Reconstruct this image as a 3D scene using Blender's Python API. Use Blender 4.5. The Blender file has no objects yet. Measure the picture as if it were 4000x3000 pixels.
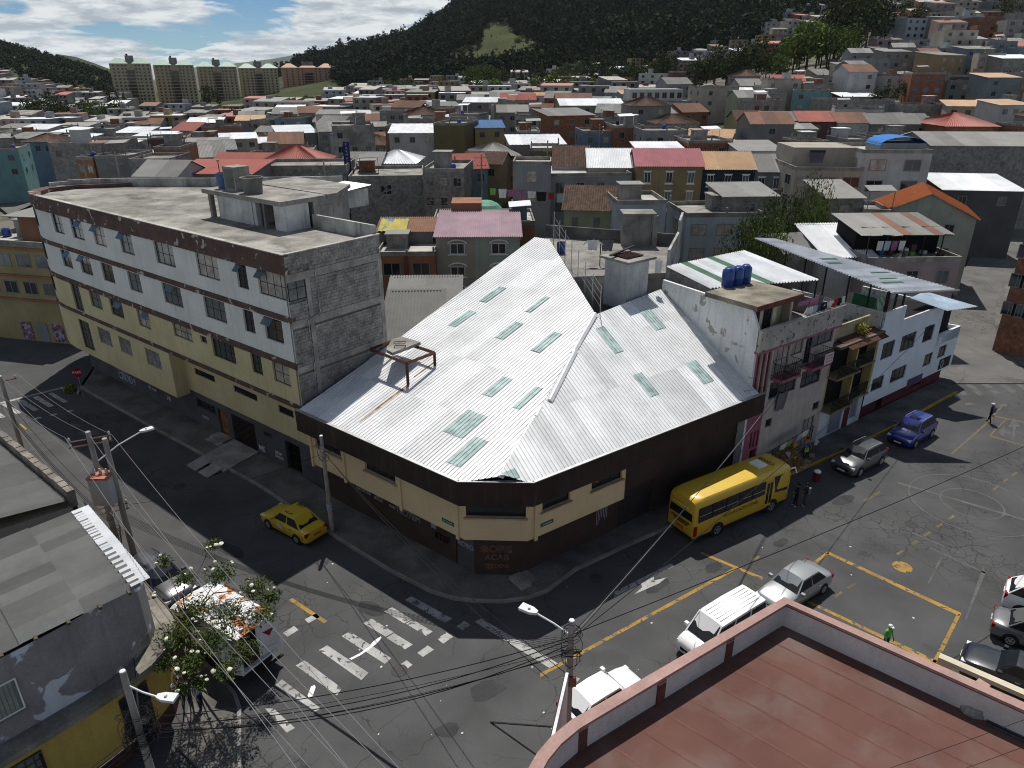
import bpy, math, random
import numpy as np
from mathutils import Vector, Matrix
rad = math.radians
sc = bpy.context.scene
col = sc.collection
random.seed(7)
# ------------------------------------------------------------------ camera
CAMH, FPX, PITCH = 25.0, 2800.0, rad(23.63)
cd = bpy.data.cameras.new('camera'); cam = bpy.data.objects.new('camera', cd); col.objects.link(cam)
cam.location = (0, 0, CAMH); cam.rotation_euler = (math.pi/2 - PITCH, 0, 0)
cd.sensor_width = 36.0; cd.lens = 36.0*FPX/4000.0; cd.clip_start = .3; cd.clip_end = 40000
sc.camera = cam
# ------------------------------------------------------------------ sky
SUN_EL, SUN_AZ = 61.5, -1.5          # the sun stands ahead of the camera, behind the buildings
w = bpy.data.worlds.new('World'); sc.world = w; w.use_nodes = True
def build_world():
    nt = w.node_tree; N = nt.nodes; L = nt.links; N.clear()
    out = N.new('ShaderNodeOutputWorld'); bg = N.new('ShaderNodeBackground')
    sky = N.new('ShaderNodeTexSky'); sky.sky_type = 'NISHITA'; sky.sun_disc = False
    sky.sun_elevation = rad(SUN_EL); sky.sun_rotation = rad(SUN_AZ); sky.altitude = 2800; sky.dust_density = .15; sky.ozone_density = 1.6
    tc = N.new('ShaderNodeTexCoord'); sp = N.new('ShaderNodeSeparateXYZ'); L.new(tc.outputs['Generated'], sp.inputs[0])
    mx = N.new('ShaderNodeMath'); mx.operation = 'MAXIMUM'; mx.inputs[1].default_value = 0; L.new(sp.outputs[2], mx.inputs[0])
    ad = N.new('ShaderNodeMath'); ad.inputs[1].default_value = .16; L.new(mx.outputs[0], ad.inputs[0])
    dx = N.new('ShaderNodeMath'); dx.operation = 'DIVIDE'; L.new(sp.outputs[0], dx.inputs[0]); L.new(ad.outputs[0], dx.inputs[1])
    dy = N.new('ShaderNodeMath'); dy.operation = 'DIVIDE'; L.new(sp.outputs[1], dy.inputs[0]); L.new(ad.outputs[0], dy.inputs[1])
    cb = N.new('ShaderNodeCombineXYZ'); L.new(dx.outputs[0], cb.inputs[0]); L.new(dy.outputs[0], cb.inputs[1])
    mp = N.new('ShaderNodeMapping'); mp.inputs['Location'].default_value = (7.7, .4, 0); L.new(cb.outputs[0], mp.inputs[0])
    n1 = N.new('ShaderNodeTexNoise'); n1.inputs['Scale'].default_value = 1.15; n1.inputs['Detail'].default_value = 10; n1.inputs['Roughness'].default_value = .56
    n1.inputs['Distortion'].default_value = .35; L.new(mp.outputs[0], n1.inputs['Vector'])
    r1 = N.new('ShaderNodeValToRGB'); r1.color_ramp.elements[0].position = .445; r1.color_ramp.elements[1].position = .50; L.new(n1.outputs[0], r1.inputs[0])
    hz = N.new('ShaderNodeMapRange'); hz.inputs[1].default_value = .03; hz.inputs[2].default_value = .5; hz.inputs[3].default_value = .035; hz.inputs[4].default_value = -.075; L.new(mx.outputs[0], hz.inputs[0])
    sm = N.new('ShaderNodeMath'); L.new(n1.outputs[0], sm.inputs[0]); L.new(hz.outputs[0], sm.inputs[1]); L.new(sm.outputs[0], r1.inputs[0])
    n2 = N.new('ShaderNodeTexNoise'); n2.inputs['Scale'].default_value = 3.2; n2.inputs['Detail'].default_value = 8; n2.inputs['Roughness'].default_value = .6; L.new(mp.outputs[0], n2.inputs['Vector'])
    r2 = N.new('ShaderNodeValToRGB'); e = r2.color_ramp.elements
    e[0].position = .40; e[0].color = (7.5, 8.6, 9.6, 1); e[1].position = .58; e[1].color = (15.0, 15.6, 15.8, 1); L.new(n2.outputs[0], r2.inputs[0])
    mi = N.new('ShaderNodeMix'); mi.data_type = 'RGBA'; L.new(r1.outputs[0], mi.inputs['Factor']); tn = N.new('ShaderNodeMix'); tn.data_type = 'RGBA'; tn.blend_type = 'MULTIPLY'; tn.inputs['Factor'].default_value = 1; tn.inputs['B'].default_value = (.66, .98, 1.22, 1); L.new(sky.outputs[0], tn.inputs['A']); L.new(tn.outputs['Result'], mi.inputs['A']); L.new(r2.outputs[0], mi.inputs['B'])
    L.new(mi.outputs['Result'], bg.inputs[0]); bg.inputs[1].default_value = .05
    L.new(bg.outputs[0], out.inputs[0])
build_world()
sd = bpy.data.lights.new('sun', 'SUN'); so = bpy.data.objects.new('sun', sd); col.objects.link(so)
sd.energy = 5.0; sd.angle = rad(.53); sd.color = (1, .955, .88)
_e, _a = rad(SUN_EL), rad(SUN_AZ)
so.rotation_euler = Vector((math.sin(_a)*math.cos(_e), math.cos(_a)*math.cos(_e), math.sin(_e))).to_track_quat('Z', 'Y').to_euler()
vs = sc.view_settings; vs.view_transform = 'Standard'; vs.look = 'None'; vs.gamma = 1; vs.exposure = .08; vs.use_curve_mapping = False
sc.cycles.filter_width = 1.05; sc.cycles.max_bounces = 6; sc.cycles.diffuse_bounces = 3; sc.cycles.glossy_bounces = 3; sc.cycles.transmission_bounces = 4
sc.cycles.sample_clamp_indirect = 6; sc.cycles.caustics_reflective = False; sc.cycles.caustics_refractive = False
# ------------------------------------------------------------------ survey helpers: a photo pixel seen on a plane of the place
ST, CT = math.sin(PITCH), math.cos(PITCH)
def ray(x, y):
    u = (x-2000)/FPX; v = (1500-y)/FPX
    return Vector((u, CT+v*ST, -ST+v*CT))
def at(x, y, z=0.0):
    d = ray(x, y); t = (z-CAMH)/d.z
    return Vector((d.x*t, d.y*t, z))
def atY(x, y, Y):
    d = ray(x, y); t = Y/d.y
    return Vector((d.x*t, Y, CAMH+d.z*t))
def onwall(x, y, p0, p1):                 # -> (distance along the wall from p0, z)
    ex, ey = p1[0]-p0[0], p1[1]-p0[1]; l = math.hypot(ex, ey); ex /= l; ey /= l
    d = ray(x, y); t = (p0[0]*ey-p0[1]*ex)/(d.x*ey-d.y*ex)
    return ((d.x*t-p0[0])*ex+(d.y*t-p0[1])*ey, CAMH+d.z*t)
def onslope(x, y, p0, n, z0, m):
    d = ray(x, y); t = (z0-CAMH-m*(p0[0]*n[0]+p0[1]*n[1]))/(d.z-m*(d.x*n[0]+d.y*n[1]))
    return Vector((d.x*t, d.y*t, CAMH+d.z*t))
def zat(X, Y, y):
    v = (1500-y)/FPX
    return CAMH+(v*Y*CT-Y*ST)/(CT+v*ST)
def proj(p):
    zc = p[1]*CT-(p[2]-CAMH)*ST
    return 2000+FPX*p[0]/zc, 1500-FPX*(p[1]*ST+(p[2]-CAMH)*CT)/zc
def frame(p0, p1, z=0.0):                 # X along the wall, Y into the building, Z up
    ex, ey = p1[0]-p0[0], p1[1]-p0[1]; l = math.hypot(ex, ey); ex /= l; ey /= l
    return Matrix(((ex, -ey, 0, p0[0]), (ey, ex, 0, p0[1]), (0, 0, 1, z), (0, 0, 0, 1)))
def TR(x=0, y=0, z=0, rz=0, s=1):
    return Matrix.Translation((x, y, z)) @ Matrix.Rotation(rz, 4, 'Z') @ Matrix.Diagonal((s, s, s, 1) if not isinstance(s, tuple) else s+(1,))
# ------------------------------------------------------------------ materials
MATS = {}
def M(name, c=(.5, .5, .5), r=.85, var=.22, sca=.9, fine=9, dirt=0, dirtc=(.05, .045, .04), streak=0, bump=0, metal=0, spec=.12, peel=0, peelc=(.3, .3, .29), peels=1.2, blocks=None, em=None, alpha=None, coat=0):
    if name in MATS: return MATS[name]
    m = bpy.data.materials.new(name); MATS[name] = m; m.use_nodes = True
    nt = m.node_tree; N = nt.nodes; L = nt.links; b = N['Principled BSDF']
    b.inputs['Roughness'].default_value = r; b.inputs['Metallic'].default_value = metal; b.inputs['Specular IOR Level'].default_value = spec
    if coat: b.inputs['Coat Weight'].default_value = coat; b.inputs['Coat Roughness'].default_value = .06
    g = N.new('ShaderNodeNewGeometry'); pos = g.outputs['Position']
    def noise(scale, det=5, vec=None, dist=0):
        n = N.new('ShaderNodeTexNoise'); n.inputs['Scale'].default_value = scale; n.inputs['Detail'].default_value = det; n.inputs['Distortion'].default_value = dist
        L.new(vec or pos, n.inputs['Vector']); return n.outputs[0]
    def ramp(s, a, bb, lo=0, hi=1):
        n = N.new('ShaderNodeMapRange'); n.inputs[1].default_value = a; n.inputs[2].default_value = bb; n.inputs[3].default_value = lo; n.inputs[4].default_value = hi
        L.new(s, n.inputs[0]); return n.outputs[0]
    def mix(f, a, bb, mode='MIX'):
        n = N.new('ShaderNodeMix'); n.data_type = 'RGBA'; n.blend_type = mode; n.clamp_factor = True
        for k, v in (('Factor', f), ('A', a), ('B', bb)):
            if isinstance(v, (int, float)): n.inputs[k].default_value = v
            elif isinstance(v, tuple): n.inputs[k].default_value = v+(1,)
            else: L.new(v, n.inputs[k])
        return n.outputs['Result']
    c = tuple(c); cur = c
    if var:
        f = noise(sca, 6); v = ramp(f, .3, .7, 1-var, 1+var*.6)
        cur = mix(1, cur, v, 'MULTIPLY')
        if fine:
            f2 = noise(fine, 4); v2 = ramp(f2, .3, .7, 1-var*.5, 1+var*.35); cur = mix(1, cur, v2, 'MULTIPLY')
    if peel:
        pf = noise(peels, 7, dist=.4); pf = ramp(pf, .62-peel*.2, .64-peel*.2); cur = mix(pf, cur, peelc)
    if dirt:
        df = noise(.55, 8, dist=.5); df = ramp(df, .45, .75, 0, dirt); cur = mix(df, cur, dirtc)
    if streak:
        mp = N.new('ShaderNodeMapping'); mp.inputs['Scale'].default_value = (2.6, 2.6, .22); L.new(pos, mp.inputs[0])
        sf = noise(1.3, 6, mp.outputs[0]); sf = ramp(sf, .52, .78, 0, streak); cur = mix(sf, cur, dirtc)
    if isinstance(cur, tuple): b.inputs['Base Color'].default_value = cur+(1,)
    else: L.new(cur, b.inputs['Base Color'])
    if bump:
        bf = noise(fine*2 if fine else 20, 4); bn = N.new('ShaderNodeBump'); bn.inputs['Strength'].default_value = bump; bn.inputs['Distance'].default_value = .03
        L.new(bf, bn.inputs['Height']); L.new(bn.outputs[0], b.inputs['Normal'])
    if em: b.inputs['Emission Color'].default_value = em+(1,); b.inputs['Emission Strength'].default_value = 1
    if alpha is not None: b.inputs['Alpha'].default_value = alpha
    return m
def plain(name, c, r=.6, **k): return M(name, c, r, var=k.pop('var', .08), fine=0, **k)
GLASS = M('window_glass', (.018, .022, .027), .07, var=0, spec=.5)
GLASS2 = M('window_glass_pale', (.10, .115, .12), .12, var=.35, sca=.7, spec=.5)
CURT = M('curtained_glass', (.33, .31, .27), .25, var=.4, sca=1.6, fine=0, spec=.5)
DARK = plain('dark_interior', (.012, .012, .013), .9)
CONC = M('concrete', (.27, .26, .24), .9, var=.3, sca=.8, dirt=.75, dirtc=(.07, .066, .06), streak=.5, bump=.15)
CONCL = M('pale_concrete', (.40, .39, .36), .9, var=.3, sca=.6, dirt=.55, dirtc=(.13, .125, .115), bump=.1)
BLOCK = M('concrete_block', (.235, .228, .215), .92, var=.4, sca=2.2, dirt=.4, bump=.2)
MORTAR = M('mortar', (.15, .145, .137), .95, var=.3, dirt=.4)
BRICK = M('clay_brick', (.23, .105, .065), .92, var=.4, sca=2.5, dirt=.3, bump=.2)
STEEL = M('dark_steel', (.03, .028, .028), .55, var=.2, metal=.3)
RUST = M('rusty_steel', (.075, .033, .024), .75, var=.4, sca=3)
GALV = M('galvanised_steel', (.42, .43, .43), .42, var=.2, sca=2, metal=.75)
WHITE = M('white_paint', (.74, .74, .72), .7, var=.1, dirt=.15)
BLACK = plain('black_rubber', (.015, .015, .016), .7)
# ------------------------------------------------------------------ mesh building
class MB:
    def __init__(s, T=None): s.v = []; s.f = []; s.mi = []; s.T = T
    def add(s, vs, fs, mi=0):
        o = len(s.v)
        if s.T is not None: vs = [s.T @ Vector(p) for p in vs]
        s.v.extend([tuple(p) for p in vs]); s.f.extend([tuple(i+o for i in f) for f in fs]); s.mi.extend([mi]*len(fs)); return s
    def box(s, x0, y0, z0, x1, y1, z1, mi=0):
        if x0 > x1: x0, x1 = x1, x0
        if y0 > y1: y0, y1 = y1, y0
        if z0 > z1: z0, z1 = z1, z0
        return s.add([(x0, y0, z0), (x1, y0, z0), (x1, y1, z0), (x0, y1, z0), (x0, y0, z1), (x1, y0, z1), (x1, y1, z1), (x0, y1, z1)],
                     [(0, 3, 2, 1), (4, 5, 6, 7), (0, 1, 5, 4), (1, 2, 6, 5), (2, 3, 7, 6), (3, 0, 4, 7)], mi)
    def quad(s, a, b, c, d, mi=0): return s.add([a, b, c, d], [(0, 1, 2, 3)], mi)
    def poly(s, pts, mi=0): return s.add(pts, [tuple(range(len(pts)))], mi)
    def slab(s, pts, vec, mi=0, side=None):       # polygon extruded along vec
        n = len(pts); vec = Vector(vec); a = [Vector(p) for p in pts]; bb = [p+vec for p in a]
        fs = [tuple(range(n-1, -1, -1)), tuple(range(n, 2*n))]
        s.add(a+bb, fs+[(i, (i+1) % n, n+(i+1) % n, n+i) for i in range(n)], mi); return s
    def prism(s, poly, z0, z1, mi=0, cap=True):
        n = len(poly); vs = [(p[0], p[1], z0) for p in poly]+[(p[0], p[1], z1) for p in poly]
        fs = [(i, (i+1) % n, n+(i+1) % n, n+i) for i in range(n)]
        if cap: fs += [tuple(range(n, 2*n)), tuple(range(n-1, -1, -1))]
        return s.add(vs, fs, mi)
    def tube(s, pts, r, n=6, mi=0, cap=True):
        pts = [Vector(p) for p in pts]; rs = r if isinstance(r, (list, tuple)) else [r]*len(pts); vs = []; fs = []
        for i, p in enumerate(pts):
            t = (pts[min(i+1, len(pts)-1)]-pts[max(i-1, 0)]).normalized()
            a = t.cross(Vector((0, 0, 1)));
            if a.length < .05: a = t.cross(Vector((1, 0, 0)))
            a.normalize(); b2 = t.cross(a)
            for k in range(n):
                an = 2*math.pi*k/n; vs.append(p+(a*math.cos(an)+b2*math.sin(an))*rs[i])
        for i in range(len(pts)-1):
            for k in range(n): fs.append((i*n+k, i*n+(k+1) % n, (i+1)*n+(k+1) % n, (i+1)*n+k))
        if cap: fs += [tuple(range(n-1, -1, -1)), tuple(range((len(pts)-1)*n, len(pts)*n))]
        return s.add(vs, fs, mi)
    def lathe(s, prof, n=16, mi=0, c=(0, 0, 0)):
        vs = []; fs = []
        for (r, z) in prof:
            for k in range(n): a = 2*math.pi*k/n; vs.append((c[0]+r*math.cos(a), c[1]+r*math.sin(a), c[2]+z))
        for i in range(len(prof)-1):
            for k in range(n): fs.append((i*n+k, i*n+(k+1) % n, (i+1)*n+(k+1) % n, (i+1)*n+k))
        fs += [tuple(range(n-1, -1, -1)), tuple(range((len(prof)-1)*n, len(prof)*n))]
        return s.add(vs, fs, mi)
    def wall(s, x0, x1, z0, z1, holes=(), y=0., rev=.16, mi=0, rmi=None):   # a face towards -y with real openings and their reveals
        xs = sorted({x0, x1, *[h[0] for h in holes], *[h[1] for h in holes]}); zs = sorted({z0, z1, *[h[2] for h in holes], *[h[3] for h in holes]})
        xs = [x for x in xs if x0-1e-6 <= x <= x1+1e-6]; zs = [z for z in zs if z0-1e-6 <= z <= z1+1e-6]
        for i in range(len(xs)-1):
            for j in range(len(zs)-1):
                cx, cz = (xs[i]+xs[i+1])/2, (zs[j]+zs[j+1])/2
                if any(h[0] < cx < h[1] and h[2] < cz < h[3] for h in holes): continue
                s.quad((xs[i], y, zs[j]), (xs[i+1], y, zs[j]), (xs[i+1], y, zs[j+1]), (xs[i], y, zs[j+1]), mi)
        rmi = mi if rmi is None else rmi
        for (a, b, c, d) in [h[:4] for h in holes]:
            s.quad((a, y, c), (b, y, c), (b, y+rev, c), (a, y+rev, c), rmi); s.quad((a, y+rev, d), (b, y+rev, d), (b, y, d), (a, y, d), rmi)
            s.quad((a, y, d), (a, y, c), (a, y+rev, c), (a, y+rev, d), rmi); s.quad((b, y+rev, d), (b, y+rev, c), (b, y, c), (b, y, d), rmi)
        return s
    def mesh(s, name, mats, smooth=False, off=None):
        me = bpy.data.meshes.new(name); v = s.v
        if off is not None: v = [(p[0]-off[0], p[1]-off[1], p[2]-off[2]) for p in v]
        me.from_pydata(v, [], s.f)
        for m in (mats if isinstance(mats, (list, tuple)) else [mats]): me.materials.append(m)
        if isinstance(mats, (list, tuple)) and len(mats) > 1: me.polygons.foreach_set('material_index', s.mi)
        if smooth: me.polygons.foreach_set('use_smooth', [True]*len(me.polygons))
        return me
def tag(o, label=None, cat=None, group=None, kind=None):
    if label: o['label'] = label
    if cat: o['category'] = cat
    if group: o['group'] = group
    if kind: o['kind'] = kind
    return o
def put(name, me, parent=None, mat=None):
    o = bpy.data.objects.new(name, me); col.objects.link(o)
    if parent: o.parent = parent
    if mat is not None: o.matrix_basis = mat
    return o
def ob(name, mb, mats, parent=None, smooth=False, local=False, **k):   # world-space builder: a part's mesh is stored relative to its thing
    off = None
    if parent is not None and not local:
        q = parent; off = Vector((0, 0, 0))
        while q is not None: off += q.location; q = q.parent
    o = put(name, mb.mesh(name, mats, smooth, off), parent)
    return tag(o, **k)
def empty(name, loc, label=None, cat=None, group=None, rz=0):
    o = bpy.data.objects.new(name, None); col.objects.link(o); o.location = loc; o.rotation_euler = (0, 0, rz); o.empty_display_size = .2
    return tag(o, label, cat, group)
def copy_tree(o, parent=None):
    c = o.copy(); col.objects.link(c); c.parent = parent
    for ch in o.children: copy_tree(ch, c)
    return c
def rel(parent, T):                        # world matrix -> basis under an unrotated Empty
    return Matrix.Translation(-parent.location) @ T
_wm = {}
def window(parent, T, w, h, nx=2, nz=1, frame_m=STEEL, glass=GLASS, fw=.045, sill=None, name='window'):
    """T: world matrix of the opening's lower left corner, x along the wall, y into it. window > pane (> more)"""
    k = (round(w, 2), round(h, 2), nx, nz, frame_m.name, fw)
    if k not in _wm:
        b = MB(); b.box(0, 0, 0, fw, .05, h); b.box(w-fw, 0, 0, w, .05, h); b.box(fw, 0, 0, w-fw, .05, fw); b.box(fw, 0, h-fw, w-fw, .05, h)
        for i in range(1, nx): x = w*i/nx; b.box(x-fw*.4, .004, fw, x+fw*.4, .046, h-fw)
        for j in range(1, nz): z = h*j/nz if nz > 1 else h*.7; b.box(fw, .008, z-fw*.4, w-fw, .042, z+fw*.4)
        g = MB(); g.box(fw*.5, .02, fw*.5, w-fw*.5, .03, h-fw*.5)
        _wm[k] = (b.mesh('window', frame_m), {})
    me, gl = _wm[k]
    if glass.name not in gl:
        g = MB(); g.box(fw*.5, .02, fw*.5, w-fw*.5, .03, h-fw*.5); gl[glass.name] = g.mesh('pane', glass)
    o = put(name, me, parent, rel(parent, T)); put('pane', gl[glass.name], o)
    if sill is not None:
        b = MB(); b.box(-.06, -.12, -.07, w+.06, .02, -.005); put('sill', b.mesh('sill', sill), o)
    return o
def corr(p00, p10, p11, p01, pitch=.2, amp=.025, kind='w', th=.004):   # corrugated sheet: ribs run p00->p01, across p00->p10
    p00, p10, p11, p01 = map(Vector, (p00, p10, p11, p01)); W = ((p10-p00).length+(p11-p01).length)/2; n = max(1, int(round(W/pitch)))
    nr = (p10-p00).cross(p01-p00).normalized()
    if nr.z < 0: nr = -nr
    prof = [(0, -1), (.25, -.0), (.5, 1), (.75, 0)] if kind == 'w' else [(0, 0), (.72, 0), (.80, 1), (.92, 1)]
    us = []
    for i in range(n):
        for (u, a) in prof: us.append(((i+u)/n, a))
    us.append((1., prof[0][1])); vs = []; fs = []
    for (u, a) in us:
        vs.append(p00.lerp(p10, u)+nr*a*amp); vs.append(p01.lerp(p11, u)+nr*a*amp)
    for i in range(len(us)-1): fs.append((2*i, 2*i+2, 2*i+3, 2*i+1))
    return vs, fs
def text(name, body, T, size, mat, parent=None, outline=0, ext=.002, align='CENTER', sx=1, shear=0):
    cu = bpy.data.curves.new(name, 'FONT'); cu.body = body; cu.size = size; cu.align_x = align; cu.align_y = 'CENTER'; cu.resolution_u = 3; cu.shear = shear
    if outline: cu.fill_mode = 'NONE'; cu.bevel_depth = outline; cu.bevel_resolution = 0
    else: cu.extrude = ext
    cu.materials.append(mat); T = T @ Matrix.Diagonal((sx, 1, 1, 1))
    return put(name, cu, parent, T)
UPR = Matrix.Rotation(math.pi/2, 4, 'X')     # lettering upright on a wall that faces -y
# ------------------------------------------------------------------ terrain
TPX = [-1500, 0, 350, 700, 1250, 1600, 2000, 2500, 3000, 3500, 4000, 5500]
TY = [0, 60, 110, 180, 250, 350, 500, 700, 900, 1100, 1500, 2500, 6000]
TZ = np.array([
 [0, 0, 0, -1, -2, -3, 0, 25, 50, 62, 60, 40, 40], [0, 0, 0, -1, -2, -4, -3, 24, 46, 60, 50, 30, 30], [0, 0, 0, -1, -2, -4, -5, 2, 20, 24, 18, 0, 0],
 [0, 0, 0, 0, -1, -2, -3, -3, -6, -20, -60, -100, -100], [0, 0, 1, 2, 3, 3, 3, 5, 16, 30, 36, 24, 0], [0, 0, 2, 4, 5, 6, 7, 13, 34, 62, 76, 70, 40],
 [0, 0, 3, 6, 7, 8, 9, 26, 78, 128, 160, 150, 110], [0, 0, 4.5, 8, 9, 10, 13, 40, 98, 165, 210, 200, 160], [0, 0, 4, 8, 14, 22, 38, 65, 100, 150, 190, 180, 160],
 [0, 0, 1.5, 9, 19, 34, 56, 84, 120, 150, 180, 170, 160], [0, 0, 1, 9, 20, 37, 60, 90, 115, 140, 160, 150, 140], [0, 0, 0, 5, 15, 30, 50, 80, 100, 120, 140, 130, 120]], dtype=float)
def ground_z(x, y):
    y = max(y, .5); px = min(max(2000+3056*x/y, TPX[0]), TPX[-1])
    i = min(max(int(np.searchsorted(TPX, px))-1, 0), len(TPX)-2); t = (px-TPX[i])/(TPX[i+1]-TPX[i])
    a = np.interp(y, TY, TZ[i]); b = np.interp(y, TY, TZ[i+1])
    return float(a*(1-t)+b*t)
def build_terrain():
    ys = np.concatenate([np.linspace(-30, 200, 34), np.linspace(215, 1200, 60), np.geomspace(1250, 7000, 16)]); qs = np.linspace(-1.15, 1.2, 150)
    vs = []; fs = []
    for y in ys:
        for q in qs:
            x = q*max(y, 70); z = ground_z(x, y)
            if y > 300: z += 1.2*math.sin(x*.031+y*.017)*math.sin(y*.023-x*.011)
            vs.append((x, y, z-.09))
    n = len(qs)
    for j in range(len(ys)-1):
        for i in range(n-1): fs.append((j*n+i, j*n+i+1, (j+1)*n+i+1, (j+1)*n+i))
    b = MB(); b.add(vs, fs)
    m = M('earth_and_grass', (.042, .052, .014), .95, var=.5, sca=.02, fine=.3, dirt=.5, dirtc=(.03, .042, .014))
    nt = m.node_tree; N = nt.nodes; L = nt.links; bs = N['Principled BSDF']; src = bs.inputs['Base Color'].links[0].from_socket; gp = N.new('ShaderNodeNewGeometry'); sx = N.new('ShaderNodeSeparateXYZ'); L.new(gp.outputs['Position'], sx.inputs[0])
    mr = N.new('ShaderNodeMapRange'); mr.inputs[1].default_value = 480; mr.inputs[2].default_value = 640; L.new(sx.outputs[1], mr.inputs[0]); nz = N.new('ShaderNodeTexNoise'); nz.inputs['Scale'].default_value = .12; nz.inputs['Detail'].default_value = 6; L.new(gp.outputs['Position'], nz.inputs['Vector'])
    cr = N.new('ShaderNodeValToRGB'); cr.color_ramp.elements[0].color = (.05, .055, .03, 1); cr.color_ramp.elements[0].position = .42; cr.color_ramp.elements[1].color = (.13, .12, .10, 1); cr.color_ramp.elements[1].position = .55; L.new(nz.outputs[0], cr.inputs[0])
    mx = N.new('ShaderNodeMix'); mx.data_type = 'RGBA'; L.new(mr.outputs[0], mx.inputs['Factor']); L.new(cr.outputs[0], mx.inputs['A']); L.new(src, mx.inputs['B']); L.new(mx.outputs['Result'], bs.inputs['Base Color'])
    tag(ob('terrain', b, m, smooth=True), kind='structure')
build_terrain()
def asphalt(name, c):
    m = M(name, c, .88, var=.22, sca=.35, fine=18, bump=.25, spec=.04)
    nt = m.node_tree; N = nt.nodes; L = nt.links; b = N['Principled BSDF']; src = b.inputs['Base Color'].links[0].from_socket
    g = N.new('ShaderNodeNewGeometry'); dn = N.new('ShaderNodeTexNoise'); dn.inputs['Scale'].default_value = .9; dn.inputs['Detail'].default_value = 4; L.new(g.outputs['Position'], dn.inputs['Vector'])
    ad = N.new('ShaderNodeMix'); ad.data_type = 'RGBA'; ad.blend_type = 'ADD'; ad.inputs['Factor'].default_value = 1.6; L.new(g.outputs['Position'], ad.inputs['A']); L.new(dn.outputs['Color'], ad.inputs['B'])
    for sc_, wd, dark, thr in ((.42, .020, .34, .44), (1.25, .028, .40, .55)):
        v = N.new('ShaderNodeTexVoronoi'); v.feature = 'DISTANCE_TO_EDGE'; v.inputs['Scale'].default_value = sc_; L.new(ad.outputs['Result'], v.inputs['Vector'])
        mr = N.new('ShaderNodeMapRange'); mr.inputs[1].default_value = wd*sc_*.45; mr.inputs[2].default_value = wd*sc_*1.1; mr.inputs[3].default_value = 1; mr.inputs[4].default_value = 0; L.new(v.outputs[0], mr.inputs[0])
        mk = N.new('ShaderNodeTexNoise'); mk.inputs['Scale'].default_value = .13; mk.inputs['Detail'].default_value = 3; L.new(g.outputs['Position'], mk.inputs['Vector'])
        mm = N.new('ShaderNodeMapRange'); mm.inputs[1].default_value = thr; mm.inputs[2].default_value = thr+.08; mm.inputs[4].default_value = dark*1.4; L.new(mk.outputs[0], mm.inputs[0])
        mu = N.new('ShaderNodeMath'); mu.operation = 'MULTIPLY'; L.new(mr.outputs[0], mu.inputs[0]); L.new(mm.outputs[0], mu.inputs[1])
        mx = N.new('ShaderNodeMix'); mx.data_type = 'RGBA'; L.new(mu.outputs[0], mx.inputs['Factor']); L.new(src, mx.inputs['A']); mx.inputs['B'].default_value = (.017, .017, .014, 1); src = mx.outputs['Result']
    pt = N.new('ShaderNodeTexNoise'); pt.inputs['Scale'].default_value = .22; pt.inputs['Detail'].default_value = 5; L.new(g.outputs['Position'], pt.inputs['Vector'])
    pr = N.new('ShaderNodeMapRange'); pr.inputs[1].default_value = .60; pr.inputs[2].default_value = .63; pr.inputs[4].default_value = .38; L.new(pt.outputs[0], pr.inputs[0])
    mx = N.new('ShaderNodeMix'); mx.data_type = 'RGBA'; L.new(pr.outputs[0], mx.inputs['Factor']); L.new(src, mx.inputs['A']); mx.inputs['B'].default_value = (.05, .05, .05, 1)
    L.new(mx.outputs['Result'], b.inputs['Base Color']); return m
ASPH = asphalt('asphalt', (.074, .075, .077)); ASPH2 = asphalt('worn_asphalt', (.125, .122, .117))
def sheet(name, pts, z, mat, parent=None, **k):
    b = MB(); b.poly([(p[0], p[1], z) for p in pts]); return ob(name, b, mat, parent, **k)
road = empty('road', (0, 0, 0)); tag(road, kind='structure')
sheet('asphalt_surface', [(-75, -5), (75, -5), (75, 78), (-75, 78)], 0, ASPH, road)
PW = M('road_paint_white', (.36, .36, .35), .8, var=.25, sca=1.5, spec=.05, peel=.16, peelc=(.09, .09, .09), peels=3.2, dirt=.55, dirtc=(.13, .13, .13)); PY = M('road_paint_yellow', (.33, .20, .045), .8, var=.3, sca=1.5, spec=.05, peel=.22, peelc=(.09, .088, .08), peels=3, dirt=.5, dirtc=(.11, .10, .08))
PF = M('faded_road_paint', (.095, .096, .095), .85, var=.35, sca=1.2, dirt=.7, dirtc=(.10, .10, .10)); PFY = M('faded_yellow_paint', (.13, .105, .06), .85, var=.35, dirt=.7, dirtc=(.1, .1, .095))
def mark(name, cr, pts, mat, z=.005):
    ox, oy, s = cr; sheet(name, [at(ox+x/s, oy+y/s) for x, y in pts], z, mat, road)
C6 = (1000, 2100, 1.58); C4 = (2400, 1500, 1.3825); C1 = (0, 1200, 1.8433); C8 = (2500, 900, 1.4747)
for p in ([(790, 455), (840, 430), (962, 505), (915, 530)], [(925, 532), (970, 508), (1090, 580), (1050, 607)], [(662, 530), (715, 500), (850, 585), (800, 612)], [(805, 620), (852, 590), (968, 660), (920, 690)],
          [(527, 608), (580, 580), (835, 745), (795, 780)], [(388, 695), (440, 665), (695, 835), (650, 880)], [(245, 790), (300, 757), (530, 930), (500, 975)], [(115, 915), (160, 875), (400, 1055), (350, 1085)],
          [(55, 1055), (110, 1055), (240, 1175), (190, 1205)], [(920, 385), (960, 362), (1210, 500), (1165, 527)]):
    mark('crosswalk_stripe', C6, p, PW)
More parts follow.
